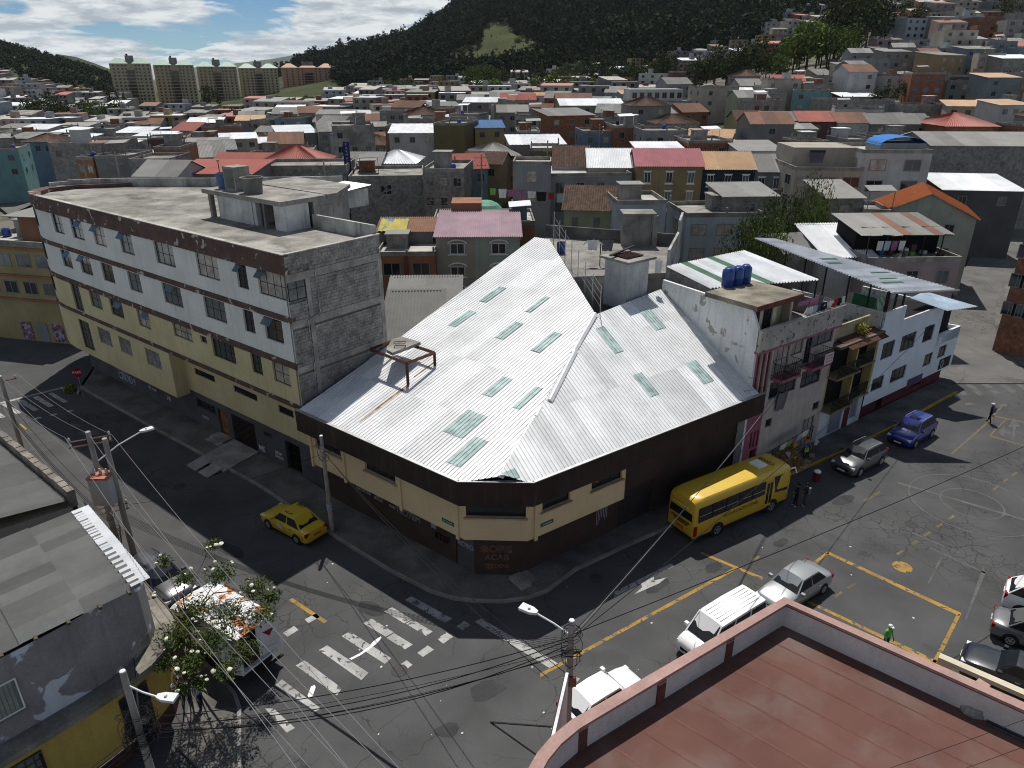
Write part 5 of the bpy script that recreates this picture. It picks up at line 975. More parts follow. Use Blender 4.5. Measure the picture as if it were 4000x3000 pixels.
# ------------------------------------------------------------------ foreground: red flat roof with its parapet, right
def red_roof():
    z = 8.0; k0 = at(3065, 2336, z); kl = at(2240, 2815, z); kr = at(4300, 2880, z); kc = [at(2160, 2880, z), at(2105, 2945, z), at(2068, 3010, z), at(2050, 3110, z)]
    p = empty('red_roof_building', (k0.x, k0.y, 0), 'building with a red-brown flat roof and rose parapet in the near right corner', 'building')
    ROSEP = M('rose_coping', (.33, .215, .19), .88, var=.2, sca=1.2, dirt=.25, dirtc=(.2, .13, .11)); REDF = M('red_roof_membrane', (.115, .058, .048), .93, var=.2, sca=.35, fine=30, dirt=.7, dirtc=(.15, .115, .10), bump=.25)
    INW = M('parapet_inner_white', (.52, .50, .49), .9, var=.15, streak=.25, dirtc=(.25, .22, .2)); REDP = M('red_brown_pier', (.12, .05, .042), .9)
    outer = [kr, k0, kl]+kc; pth = [(v.x, v.y) for v in outer]
    inn = offset_path(pth, .3); inn2 = offset_path(pth, .26); out2 = offset_path(pth, -.06)
    if (Vector(inn[1])-Vector((9, 12))).length > (Vector(pth[1])-Vector((9, 12))).length: inn = offset_path(pth, -.3); inn2 = offset_path(pth, -.26); out2 = offset_path(pth, .06)
    b = MB(); ribbon(b, pth, 0, z-.22); ob('street_wall', b, M('rose_wall', (.36, .22, .19), .9), p)
    b = MB(); flat_ring(b, out2, inn, z); ribbon(b, out2, z-.22, z); ribbon(b, inn, z-.10, z); flat_ring(b, inn, inn2, z-.10); flat_ring(b, out2, pth, z-.22); ob('coping', b, ROSEP, p)
    b = MB(); ribbon(b, inn2, z-1.0, z-.10); ob('parapet_inner_face', b, INW, p)
    b = MB(); ribbon(b, offset_path(inn2, .004), z-.16, z-.1); ribbon(b, offset_path(inn2, -.004), z-.16, z-.1); ob('parapet_trim', b, REDP, p)
    fl = [Vector((*c, z-1.0)) for c in inn2]; c_ = fl[1]; b = MB(); b.poly([tuple(v) for v in fl]+[(2, -4, z-1.0), (26, -4, z-1.0)]); ob('roof_floor', b, REDF, p)
    b = MB(); b.poly([tuple(v-Vector((0, 0, .3))) for v in fl]+[(2, -4, z-1.3), (26, -4, z-1.3)]); ob('roof_slab', b, CONC, p)
    def pier(px_, py_):
        g = at(px_, py_, z-1.0); d0 = (Vector(inn2[1])-Vector(inn2[2])).normalized(); a = math.atan2(d0.y, d0.x)
        b = MB(Matrix.Translation(g) @ Matrix.Rotation(a, 4, 'Z')); b.box(-.16, -.16, 0, .16, .16, .82); o = ob('pier', b, REDP, p); b = MB(Matrix.Translation(g) @ Matrix.Rotation(a, 4, 'Z')); b.box(-.17, -.17, .82, .17, .17, .86); ob('pier_cap', b, ROSEP, o)
    G = lambda x, y: (2000+x/1.106, 2200+y/1.106)
    for (x, y) in ((1172, 250), (918, 408), (626, 590), (290, 790), (1562, 432), (2000, 612)): pier(*G(x, y))
    # seams of the membrane strips, lying on the floor
    dl = (Vector(inn2[2])-Vector(inn2[1])).normalized(); dr = (Vector(inn2[0])-Vector(inn2[1])).normalized()
    for k in range(1, 9):
        s = Vector(inn2[1])+dl*(k*1.05); e = s+dr*9; n2 = Vector((-dr.y, dr.x))*.03; b = MB(); b.poly([(s.x-n2.x, s.y-n2.y, z-.994), (e.x-n2.x, e.y-n2.y, z-.994), (e.x+n2.x, e.y+n2.y, z-.994), (s.x+n2.x, s.y+n2.y, z-.994)]); ob('membrane_seam', b, M('seam_red', (.135, .065, .052), .93, var=.3), p)
    # stone and pipes lying against the parapet
    g = at(2000+1995/1.106, 2200+640/1.106, z-1); rs = np.random.RandomState(4); b = MB(); b.lathe([(.1, -.02), (.34, .02), (.36, .12), (.25, .24), (.08, .28)], 9); b.v = [(v[0]*(1+.25*rs.rand()), v[1]*(.8+.3*rs.rand()), v[2]*(.8+.4*rs.rand())) for v in b.v]; o = ob('stone', b, BLOCK); o.location = g; tag(o, 'grey stone lying against the parapet of the red roof', 'stone')
    for k in range(4):
        s = at(2000+2050/1.106, 2200+(650+k*14)/1.106, z-.95); b = MB(); e = s+Vector((dr.x, dr.y, 0))*4.5; b.tube([s, e], .035, 6); o = ob('pipe', b, M('dark_pipe', (.05, .055, .06), .4)); tag(o, 'dark pipe lying along the parapet of the red roof', 'pipe', 'pipes on the red roof')
    # balcony balustrade of the neighbour, beyond the parapet
    q0, q1 = at(3670, 2559, 4.6), at(4200, 2790, 4.6); bal = empty('balustrade', (q0.x, q0.y, 3.6), 'cream concrete balustrade beside the black car at the right edge', 'balustrade'); T = frame(q0, q1); l = (q1-q0).length; CRM = M('cream_concrete', (.52, .47, .36), .85, var=.15)
    b = MB(T); b.box(0, -.15, 4.42, l, .15, 4.6); ob('rail', b, CRM, bal); b = MB(T); b.box(0, -.15, 3.5, l, .15, 3.62); ob('plinth', b, CRM, bal); b = MB(T); b.box(0, -.15, 3.62, .5, .15, 4.42); ob('end_post', b, CRM, bal)
    for k in range(int(l/.95)):
        v = T @ Vector((1.1+k*.95, 0, 3.62)); b = MB(); b.lathe([(.11, 0), (.11, .06), (.06, .12), (.10, .35), (.05, .6), (.10, .7), (.10, .8)], 10, c=tuple(v)); ob('baluster', b, RUST, bal)
    b = MB(T); b.box(0, -.12, 0, l, .12, 3.5); ob('garden_wall', b, CRM, bal)
    # shop sign seen edge-on
    s0, s1 = at(2221, 2628, 7.3), at(2136, 3010, 7.3); T = frame(s1, s0); l = (s0-s1).length; sg = empty('shop_sign', (s0.x, s0.y, 5), 'tall white shop sign seen edge-on beside the near pole', 'sign'); b = MB(T); b.box(0, 0, 4.6, l, .09, 7.3); ob('panel', b, M('sign_white_edge', (.62, .64, .66), .6, dirt=.2), sg); b = MB(T); b.box(0.05, .095, 4.65, l-.05, .13, 7.25); ob('back_board', b, M('sign_back', (.05, .04, .04), .8), sg)
    b = MB(T); b.tube([(l*.5, .12, 6.9), (l*.5+.3, 2.2, 6.2)], .03, 5); b.tube([(l*.5, .12, 5.2), (l*.5+.3, 2.2, 6.2)], .03, 5); ob('stay', b, STEEL, sg)
red_roof()
pavement([at(945, 3100), at(944, 2769), at(925, 2715), at(897, 2682), at(796, 2581), at(700, 2450), at(560, 2250), at(300, 1985), at(60, 1790)], [(-11.5, 19), (-13.4, 20.5), (-13.6, 21.2), (-13.7, 22), (-13.9, 23), (-14.9, 24), (-17, 26), (-22, 30.8), (-28, 36.6)])
# ------------------------------------------------------------------ poles
POLE = M('pole_concrete', (.30, .285, .26), .9, var=.25, dirt=.35); CER = plain('insulator', (.42, .40, .38), .4); LAMPG = plain('lamp_grey', (.55, .57, .58), .5)
def pole(base, h, label, r=.15):
    e = empty('utility_pole', base, label, 'pole'); b = MB(); b.tube([(0, 0, 0), (0, 0, h*.5), (0, 0, h)], [r, r*.85, r*.68], 12); ob('shaft', b, POLE, e, local=True, smooth=False)
    b = MB(); b.lathe([(r*.6, h), (r*.6, h+.04), (r*.2, h+.05)], 12); ob('cap', b, LAMPG, e, local=True); return e
def street_lamp(e, h, dx, dy, L=1.6, rise=.5):
    b = MB(); d = Vector((dx, dy, 0)).normalized(); b.tube([d*.1+Vector((0, 0, h-.6)), d*.5*L+Vector((0, 0, h-.6+rise*.6)), d*L+Vector((0, 0, h-.6+rise))], .035, 6); o = ob('lamp_arm', b, LAMPG, e, local=True)
    a = math.atan2(d.y, d.x); b = MB(Matrix.Translation(d*(L+.28)+Vector((0, 0, h-.6+rise+.03))) @ Matrix.Rotation(a, 4, 'Z')); b.prism([(-.32, -.07), (-.1, -.16), (.34, -.17), (.34, .17), (-.1, .16), (-.32, .07)], -.05, .05); b.lathe([(.05, .05), (.05, .12)], 8); ob('lamp_head', b, LAMPG, o, local=True)
def crossarm(e, z, dx, dy, L=1.6, n=3, name='crossarm'):
    b = MB(); d = Vector((dx, dy, 0)).normalized(); b.tube([d*-L/2+Vector((0, 0, z)), d*L/2+Vector((0, 0, z))], .045, 4); o = ob(name, b, M('crossarm_brown', (.16, .105, .08), .85, var=.3), e, local=True)
    for k in range(n): c = d*(-L/2+.08+(L-.16)*k/max(1, n-1)); b = MB(); b.lathe([(.03, 0), (.06, .05), (.045, .09), (.06, .13), (.03, .2)], 8, c=(c.x, c.y, z+.04)); ob('insulator', b, CER, o, local=True)
    return o
uA = Vector((.7816, -.6238, 0)); uB = Vector((.8147, .58, 0)); nA = Vector((.6238, .7816, 0))
pl_mid = pole((1.98, 18.6, 0), 8.3, 'concrete lamp pole wrapped in black cables beside the red roof'); street_lamp(pl_mid, 8.3, -.85, .52, 1.35, .3)
pl_near = pole((-12.3, 17.1, 0), 7.6, 'concrete lamp pole with a tangle of cables before the yellow house'); street_lamp(pl_near, 7.6, .8, -.1, 1.0, -.35)
tp = empty('transformer_pole', (-20.9, 31.4, 0), 'pair of concrete poles carrying a grey transformer and street lamp', 'pole')
for dx, hh in ((0, 8.7), (.95, 8.5)):
    b = MB(); b.tube([(dx, -dx*.35, 0), (dx, -dx*.35, hh)], [.17, .12], 12); ob('shaft', b, POLE, tp, local=True)
b = MB(); b.box(-.05, -.95, 5.0, .95, -.15, 6.5); ob('transformer', b, M('transformer_grey', (.40, .41, .43), .6, var=.1, dirt=.3, dirtc=(.2, .13, .1)), tp, local=True)
b = MB(); b.box(-.08, -.98, 6.5, .98, -.12, 6.6); ob('transformer_lid', b, M('lid_rust', (.36, .16, .11), .8, var=.3), tp, local=True)
for k in range(3): b = MB(); b.lathe([(.05, 0), (.09, .06), (.06, .12), (.09, .18), (.04, .3)], 8, c=(.1+k*.32, -.5, 6.6)); ob('bushing', b, CER, tp, local=True)
for z, dx in ((8.3, 0), (8.0, .95), (4.3, 0), (4.0, .9)): crossarm(tp, z, .9, .42, 1.9)
street_lamp(tp, 7.6, .75, .66, 2.3, .9)
pl_left = pole((-31.2, 40.2, 0), 7.9, 'leaning grey concrete pole at the far left of the shaded street'); crossarm(pl_left, 7.6, .8, .6, 1.6)
pl_taxi = pole((-10.6, 35.3, 0), 6.4, 'bare concrete pole on the pavement beside the taxi'); b = MB(); b.lathe([(.175, 1.6), (.175, 2.0)], 12); ob('poster_band', b, M('poster_blue', (.30, .33, .45), .7, var=.5, sca=8), pl_taxi, local=True)
# cable bundles on the poles
def coil(e, z, r, n, seed):
    rs = random.Random(seed)
    for k in range(n):
        b = MB(); zz = z+rs.uniform(-.7, .7); rr = r*rs.uniform(.6, 1.5); a0 = rs.random()*6; tl = rs.uniform(-.5, .5)
        b.tube([(rr*math.cos(a0+i*.7)+.05*rs.random(), rr*math.sin(a0+i*.7), zz+tl*math.sin(i*.7+a0)+.1*rs.random()) for i in range(10)], .012, 4); ob('cable_loop', b, BLACK, e, local=True)
coil(pl_mid, 7.3, .26, 12, 1); coil(pl_near, 5.0, .42, 26, 2); coil(pl_taxi, 5.3, .22, 5, 3); coil(tp, 3.2, .3, 6, 4)
b = MB(); b.box(-.22, -.22, 5.6, .22, -.1, 6.0); ob('junction_box', b, M('box_rust', (.22, .10, .07), .8), pl_mid, local=True); b = MB(); b.box(-.25, .1, 4.3, .25, .4, 5.2); ob('junction_box', b, BLACK, pl_near, local=True)
# ------------------------------------------------------------------ overhead cables
def wire(a, b_, sag, r, label, group, mat=None, n=14):
    a, b_ = Vector(a), Vector(b_); pts = [a.lerp(b_, i/n)-Vector((0, 0, sag*4*(i/n)*(1-i/n))) for i in range(n+1)]; m = MB(); m.tube(pts, r, 4, cap=False); return tag(ob('overhead_cable', m, mat or BLACK), label, 'cable', group)
WIREG = plain('bare_wire', (.26, .26, .26), .5, metal=.4)
Pm = lambda z: Vector((1.98, 18.6, z)); Pn = lambda z: Vector((-12.3, 17.1, z)); Pt = lambda z, k=0: Vector((-20.9+k*.9, 31.4+k*.42, z)); Pl = lambda z, k=0: Vector((-31.2+k*.7, 40.2+k*.5, z)); Px = lambda z: Vector((-10.6, 35.3, z))
L1 = 'thick black cable between the near pole and the lamp pole'
for z0, z1, sg in ((5.3, 7.5, .9), (5.1, 7.3, 1.15), (4.9, 7.0, .75), (5.6, 7.6, .55)): wire(Pn(z0), Pm(z1), sg, .022, L1, 'cables between the two near poles')
for z0, z1, sg in ((4.6, 6.9, .5), (5.0, 7.1, .35)): wire(Pn(z0), Pm(z1), sg, .012, 'thin black cable between the near pole and the lamp pole', 'thin cables between the two near poles')
for k, z in ((-1, 8.6), (0, 8.6), (1, 8.3)):
    wire(Pl(7.9, k), Pt(z, k), .35, .010, 'bare wire from the far left pole to the transformer', 'bare wires left of the transformer', WIREG); wire(Pt(z, k), Vector((-1+k*.8, 9.5+k*.6, 8.6)), .5, .010, 'bare wire running from the transformer over the crossing', 'bare wires over the crossing', WIREG)
for k, z in ((-1, 4.4), (1, 4.4), (0, 4.1)):
    wire(Pl(6.3, k*.5), Pt(z+.2, k), .5, .013, 'low wire from the far left pole to the transformer poles', 'low wires left of the transformer', WIREG if k else BLACK); wire(Pt(z, k), Vector((2+k*.5, 8+k*.5, 7.0)), .45, .012, 'low wire from the transformer poles across the crossing', 'low wires over the crossing', WIREG)
for i in range(7): wire(Pt(3.9-.12*i, .6), Pm(7.5-.1*i), 1.3-.07*i, .009+.003*(i % 2), 'dark cable fanning from the transformer poles to the lamp pole', 'cables from transformer to lamp pole')
for i in range(5): wire(Pt(3.3-.1*i, .3), Pn(4.7+.12*i), .35+.05*i, .012, 'dark cable from the transformer poles to the near pole', 'cables from transformer to near pole')
for i in range(3): wire(Pl(5.2-.2*i), Pt(3.5-.15*i), .5, .014, 'dark low cable along the shaded street', 'dark cables along the shaded street')
BF = Vector((17.0, 41.7, 6.0))
for i in range(3): wire(Pm(7.7-.12*i), BF+Vector((0, 0, .35*i-.2)), .25+.1*i, .013, 'taut cable from the lamp pole to the pink-trimmed house', 'cables to the pink-trimmed house', WIREG if i == 1 else BLACK)
wire(Pm(7.7), Vector((46, 44, 7.6)), .55, .022, 'thick black cable rising from the lamp pole over the court to the right', None); wire(Pm(7.5), Vector((40, 62, 6.6)), 1.1, .018, 'black cable along the kerb above the bus and parked cars', None)
for i in range(2): wire(Px(5.4), Vector((1.2+i*.8, 17.8, 6.6)), .5+.2*i, .015, 'cable from the taxi pole down to the lamp pole', 'cables from the taxi pole')
wire(Px(5.3), Pt(4.2, 1), .4, .012, 'cable from the taxi pole to the transformer poles', None); wire(Px(5.4), Vector((16.4, 41.0, 7.0)), .55, .012, 'cable from the taxi pole over the corner of the white roof', None, n=20)
for i in range(3): wire(Vector((-2, 9.5, 8.2+.2*i)), Vector((32, 21-3*i, 8.7)), .8, .008, 'thin wire crossing above the red roof', 'thin wires above the red roof')
for i in range(4): wire(Pn(5-.2*i), Vector((-20, 6.5, 5.5-.4*i)), .4, .016, 'cable running from the near pole along the yellow house', 'cables along the yellow house', WIREG if i == 1 else BLACK)
# ------------------------------------------------------------------ vehicles (local x forward, y left, z up)
TYRE = plain('tyre', (.02, .02, .021), .8); RIMM = M('alloy_rim', (.42, .43, .44), .35, var=.1, metal=.7); CGL = M('car_glass', (.012, .014, .018), .05, var=0, spec=.28); TRIM = plain('black_trim', (.018, .018, .019), .5)
HEADL = M('headlamp', (.6, .62, .64), .12, var=0, spec=.6); TAILL = plain('tail_lamp', (.22, .008, .01), .25); PLATEW = plain('plate_white', (.55, .55, .53), .6); PLATEO = plain('plate_orange', (.42, .10, .02), .6); CHROME = M('chrome', (.6, .6, .62), .18, var=0, metal=.9)
def paint(n, c, m=0., r=.32): return M('car_paint_'+n, c, r, var=.03, fine=0, metal=m, spec=.5, coat=.6)
def loft(b, st, ring):
    n = len(ring(st[0])); vs = []; fs = []
    for s in st: vs += ring(s)
    for i in range(len(st)-1):
        for k in range(n): fs.append((i*n+k, (i+1)*n+k, (i+1)*n+(k+1) % n, i*n+(k+1) % n))
    fs += [tuple(range(n)), tuple(range((len(st)-1)*n, len(st)*n))[::-1]]; b.add(vs, fs)
def body_ring(s):
    x, w, zb, zt = s; h = zt-zb; hf = [(.80, 0), (.97, .10), (1., .3), (1., .55), (.97, .78), (.90, .93), (.74, 1.0), (.36, 1.025)]
    return [(x, -w*a, zb+h*c) for a, c in hf]+[(x, w*a, zb+h*c) for a, c in reversed(hf)]
def wheel(e, x, y, r, wd=.2):
    b = MB(Matrix.Translation((x, y, r)) @ Matrix.Rotation(math.pi/2, 4, 'X')); b.lathe([(r*.62, -wd/2), (r*.92, -wd/2), (r, -wd*.35), (r, wd*.35), (r*.92, wd/2), (r*.62, wd/2)], 22); o = ob('wheel', b, TYRE, e, local=True, smooth=False)
    sd = -1 if y > 0 else 1; b = MB(Matrix.Translation((x, y-sd*wd*.46, r)) @ Matrix.Rotation(math.pi/2, 4, 'X'))
    b.lathe([(r*.64, -.02), (r*.64, .02), (r*.56, .01), (r*.12, .0), (r*.12, -.01)], 18)
    for k in range(5): a = k*1.2566; b.box(0, 0, 0, 0, 0, 0) if False else b.prism([(r*.1*math.cos(a+1.2), r*.1*math.sin(a+1.2)), (r*.6*math.cos(a+.12), r*.6*math.sin(a+.12)), (r*.6*math.cos(a-.12), r*.6*math.sin(a-.12)), (r*.1*math.cos(a-1.2), r*.1*math.sin(a-1.2))], -.03, .03)
    ob('rim', b, RIMM, o, local=True)
def car(loc, ang, label, pm, kind='sedan', L=4.4, W=1.74, H=1.46, name='parked_car', cat='car', sunroof=False, plate=PLATEW):
    e = empty(name, (loc[0], loc[1], 0), label, cat, rz=ang); w = W/2; l = L/2; sc_ = L/4.4; belt = {'sedan': .92, 'hatch': .95, 'suv': 1.08, 'van': 1.08}[kind]; hb = belt
    front = [(l, w*.70, .34, hb*.60), (l*.965, w*.88, .24, hb*.72), (l*.88, w*.97, .2, hb*.82), (l*.66, w, .19, hb*.92)] if kind != 'van' else [(l, w*.80, .34, hb*.66), (l*.97, w*.92, .24, hb*.8), (l*.9, w*.99, .2, hb*.9), (l*.8, w, .19, hb*.97)]
    rear = {'sedan': [(-l*.5, w, .19, hb*1.03), (-l*.72, w, .19, hb*1.05), (-l*.9, w*.97, .22, hb*1.03), (-l*.975, w*.9, .26, hb*.95), (-l, w*.76, .36, hb*.78)], 'hatch': [(-l*.6, w, .19, hb*1.03), (-l*.9, w*.98, .22, hb*1.02), (-l*.98, w*.92, .28, hb*.95), (-l, w*.8, .36, hb*.8)]}.get(kind, [(-l*.6, w, .2, hb*1.02), (-l*.92, w*.98, .24, hb*1.02), (-l*.985, w*.93, .3, hb*.98), (-l, w*.84, .38, hb*.85)])
    b = MB(); loft(b, front+[(l*.36, w, .19, hb*.98), (0, w, .19, hb)]+rear, body_ring); o = ob('body', b, pm, e, local=True, smooth=True); o.data.set_sharp_from_angle(angle=rad(38))
    # cabin
    fb, ft, rt, rb = {'sedan': (.40, .12, -.45, -.74), 'hatch': (.42, .14, -.62, -.95), 'suv': (.40, .14, -.70, -.95), 'van': (.74, .44, -.90, -.98)}[kind]
    fb, ft, rt, rb = fb*l, ft*l, rt*l, rb*l; wb, wt = w*.90, w*.68 if kind != 'van' else w*.8; zt = H; zb = hb-.04
    xs = [ft, ft*.5+rt*.5, rt]; b = MB(); crown = .035
    bot = [(fb, zb), (ft*.5+fb*.5, zb), (ft*.5+rt*.5, zb), (rt*.5+rb*.5, zb), (rb, zb)]
    vs = []; ring = []
    for (x, zz, ww) in ((fb, zb, wb), (ft, zt-.02, wt), ((ft+rt)/2, zt+crown*.4, wt*1.02), (rt, zt-.03, wt), (rb, zb, wb)):
        vs += [(x, -ww, zz), (x, -ww*.72, zz+(crown if zz > zb+.1 else 0)), (x, 0, zz+(crown*1.4 if zz > zb+.1 else 0)), (x, ww*.72, zz+(crown if zz > zb+.1 else 0)), (x, ww, zz)]
    fs = [(i*5+k, i*5+k+1, (i+1)*5+k+1, (i+1)*5+k) for i in range(4) for k in range(4)]
    fs += [(0, 5, 10, 15, 20), (24, 19, 14, 9, 4)]
    b.add(vs, fs); o2 = ob('cabin', b, pm, e, local=True, smooth=True); o2.data.set_sharp_from_angle(angle=rad(30))
    def lerp3(a, c, t): return tuple(a[i]+(c[i]-a[i])*t for i in range(3))
    def panel(nm, a, c, d, f, out, mat=CGL, m=.07, mz=.1):
        # a,c bottom ; d,f top ; inset panel lying proud of the cabin
        bot0, bot1 = lerp3(a, c, m), lerp3(a, c, 1-m); top0, top1 = lerp3(f, d, m), lerp3(f, d, 1-m); q = [lerp3(bot0, top0, mz), lerp3(bot1, top1, mz), lerp3(bot1, top1, 1-mz), lerp3(bot0, top0, 1-mz)]
        bb = MB(); bb.slab([tuple(v[i]+out[i]*.004 for i in range(3)) for v in q], tuple(out[i]*.008 for i in range(3))); return ob(nm, bb, mat, e, local=True)
    cz = zt-.02; FL, FRr, RTl, RTr = (fb, wb, zb), (fb, -wb, zb), (ft, wt, cz), (ft, -wt, cz)
    panel('windscreen', FL, FRr, RTr, RTl, (.75, 0, .66), m=.05, mz=.06); bl, br_, tl, tr = (rb, wb, zb), (rb, -wb, zb), (rt, wt, cz-.01), (rt, -wt, cz-.01); panel('rear_window', br_, bl, tl, tr, (-.75, 0, .6), m=.07, mz=.12)
    n = 3 if kind in ('van', 'suv') else 2
    for s in (1, -1):
        for k in range(n):
            t0, t1 = k/n, (k+1)/n; a, c = (fb+(rb-fb)*t0, s*wb, zb), (fb+(rb-fb)*t1, s*wb, zb); d, f = (ft+(rt-ft)*t1, s*wt, cz), (ft+(rt-ft)*t0, s*wt, cz); panel('side_window', a, c, d, f, (0, s*.93, .36), m=.06 if 0 < k < n-1 else .05, mz=.13)
        bb = MB(); x = fb*.86; bb.box(x-.1, s*w*.97, hb+.02, x+.06, s*(w+.17), hb+.16); ob('wing_mirror', bb, pm, e, local=True)
        bb = MB(); bb.box(-.02*l, s*(w+.004), hb*.82, -.02*l+.18, s*(w+.03), hb*.82+.035); bb.box(-.42*l, s*(w+.004), hb*.84, -.42*l+.18, s*(w+.03), hb*.84+.035); ob('door_handle', bb, CHROME, e, local=True)
        bb = MB(); bb.box(l*.88, s*w*.62, hb*.6, l*.975, s*w*.90, hb*.74); ob('headlight', bb, HEADL, e, local=True); bb = MB(); bb.box(-l*.99, s*w*.60, hb*.72, -l*.93, s*w*.93, hb*.95 if kind == 'sedan' else hb*1.0); ob('tail_light', bb, TAILL, e, local=True)
        bb = MB(); bb.box(-l*.55, s*(w+.002), .2, l*.55, s*(w+.012), .29); ob('sill_trim', bb, TRIM, e, local=True)
    bb = MB(); bb.box(l*.95, -w*.55, hb*.40, l*1.003, w*.55, hb*.56); ob('grille', bb, TRIM, e, local=True)
    bb = MB(); bb.box(l*.99, -.25, .36, l*1.012, .25, .48); ob('number_plate', bb, plate, e, local=True); bb = MB(); bb.box(-l*1.012, -.25, hb*.62, -l*.985, .25, hb*.62+.13); ob('number_plate', bb, plate, e, local=True)
    if sunroof: bb = MB(); bb.box(rt*.15, -wt*.55, zt+.048, ft*.8, wt*.55, zt+.058); ob('sunroof', bb, CGL, e, local=True)
    if kind == 'suv':
        for s in (1, -1): bb = MB(); bb.tube([(ft*.8, s*wt*.95, zt+.05), (0, s*wt*.97, zt+.09), (rt*.9, s*wt*.95, zt+.05)], .02, 5); ob('roof_rail', bb, CHROME, e, local=True)
    if kind == 'van':
        for k in range(5): bb = MB(); bb.box(rt*.92, -wt*.62+k*wt*.31-.015, zt+.035, ft*.85, -wt*.62+k*wt*.31+.015, zt+.062); ob('roof_rib', bb, pm, e, local=True)
    r = .31 if kind != 'suv' else .35; wx = (.60*l, -.60*l)
    for x in wx:
        for s in (1, -1):
            bb = MB(Matrix.Translation((x, s*(w-.06), r)) @ Matrix.Rotation(math.pi/2, 4, 'X')); bb.lathe([(r*1.17, -.066), (r*1.17, .066)], 20); ob('wheel_arch', bb, TRIM, e, local=True); wheel(e, x, s*(w-.08), r, .21)
    return e
aB = math.atan2(.58, .8147); aA = math.atan2(-.6238, .7816)
def mid(px1, px2, z1=0, z2=0): a, b = at(*px1, z1), at(*px2, z2); return (a+b)/2
S4 = lambda x, y: (2600+x/3.16, 2150+y/3.16)
# silver sedan, white van, white hatchback, two parked SUVs
c = (at(*S4(1370, 250), 1.45)+at(*S4(1600, 400), 1.45)+at(*S4(1610, 145), 1.45)+at(*S4(1900, 290), 1.45))/4+uB*.45*0
kia = car(c+uB*.35*-0+Vector((.3, .2, 0))*0, aB+math.pi, 'silver sedan parked behind the white van', paint('silver', (.30, .32, .33), .55), 'sedan', 4.45, 1.76, 1.46)
c = (at(*S4(465, 760), 1.9)+at(*S4(895, 480), 1.9)+at(*S4(1130, 630), 1.9)+at(*S4(680, 910), 1.9))/4; van = car(c-uB*.35, aB+math.pi, 'white minivan in front of the silver sedan', paint('white', (.72, .73, .73)), 'van', 4.7, 1.72, 1.92, cat='van')
S7 = lambda x, y: (2000+x/1.106, 2200+y/1.106)
c = (at(*S7(290, 540), 1.5)+at(*S7(345, 590), 1.5)+at(*S7(415, 450), 1.5)+at(*S7(480, 520), 1.5))/4; car(c+uB*.25, aB, 'white hatchback beside the lamp pole, half hidden by the parapet', MATS['car_paint_white'], 'hatch', 4.0, 1.68, 1.5)
S2 = lambda x, y: (3200+x/4.424, 1550+y/4.424)
c = (at(*S2(1390, 400), 1.62)+at(*S2(1680, 480), 1.62)+at(*S2(1600, 310), 1.62)+at(*S2(1870, 380), 1.62))/4; car(c+uB*.2, aB+math.pi+.05, 'blue SUV with a sunroof parked at the far kerb', paint('blue', (.012, .03, .22), .3), 'suv', 4.35, 1.82, 1.66, sunroof=True)
c = (at(*S2(680, 870), 1.6)*.5+at(*S2(870, 940), 1.6)*.5+at(*S2(800, 760), 1.6)*.5+at(*S2(1010, 870), 1.6)*.5)/2; car(c-uB*.05+Vector((-.25, .2, 0)), aB+math.pi, 'dark grey SUV parked in front of the blue one', paint('graphite', (.10, .105, .11), .6), 'suv', 4.3, 1.78, 1.6)
# taxi
S5 = lambda x, y: (1000+x/5.53, 1900+y/5.53)
fw, rw = at(*S5(330, 925)), at(*S5(860, 1215)); hd = (fw-rw).normalized(); a = math.atan2(hd.y, hd.x); rt_ = Vector((hd.y, -hd.x, 0)); YT = paint('taxi_yellow', (.50, .36, .015))
taxi = car((fw+rw)/2+rt_*.80, a, 'yellow taxi standing in the shaded street', YT, 'sedan', 4.3, 1.7, 1.48, 'taxi', 'taxi', plate=PLATEO)
for t, x, y, r_, s_ in (('1007', -.25, -.42, -1.5708, .26), ('NGA', -.3, .42, -1.5708, .24)): text('roof_number', t, Matrix.Translation((x, y, 1.525)) @ Matrix.Rotation(r_+math.pi/2+math.pi, 4, 'Z'), s_*1.25, BLACK, taxi)
b = MB(); b.box(-.1, .868, .55, .35, .878, .8); ob('door_emblem', b, PLATEW, taxi, local=True)
for k in range(4): b = MB(); b.box(-1.3-k*.2, .866, .52, -1.2-k*.2, .876, .58); ob('check_mark', b, TRIM, taxi, local=True)
# cars at the right edge and under the tree
S6 = lambda x, y: (3400+x/2.37, 2200+y/2.37)
car(at(*S6(1400, 1000), .8), aA+math.pi-.02, 'black sedan behind the cream balustrade at the right edge', paint('black', (.012, .014, .022), .2), 'sedan', 4.5, 1.76, 1.44)
car(at(*S6(1640, 650), .8), aA+.05, 'grey car seen from behind at the right edge', paint('grey', (.17, .175, .18), .5), 'sedan', 4.4, 1.75, 1.46); car(at(*S6(1730, 400), .8), aA+.02, 'white-fronted car cut off by the right edge', MATS['car_paint_white'], 'suv', 4.4, 1.8, 1.65)
S3 = lambda x, y: (550+x/2.765, 2100+y/2.765)
car(at(*S3(190, 400), 1.0), aA+.02, 'dark SUV with a glaring bonnet under the flowering tree', paint('darkbronze', (.12, .12, .125), .7, .25), 'suv', 4.5, 1.82, 1.7)
car(atY(165, 712, 178), .6, 'small red car parked on the uphill street at the far left', paint('red', (.16, .01, .02), .2), 'hatch', 4.0, 1.7, 1.5)['category'] = 'car'
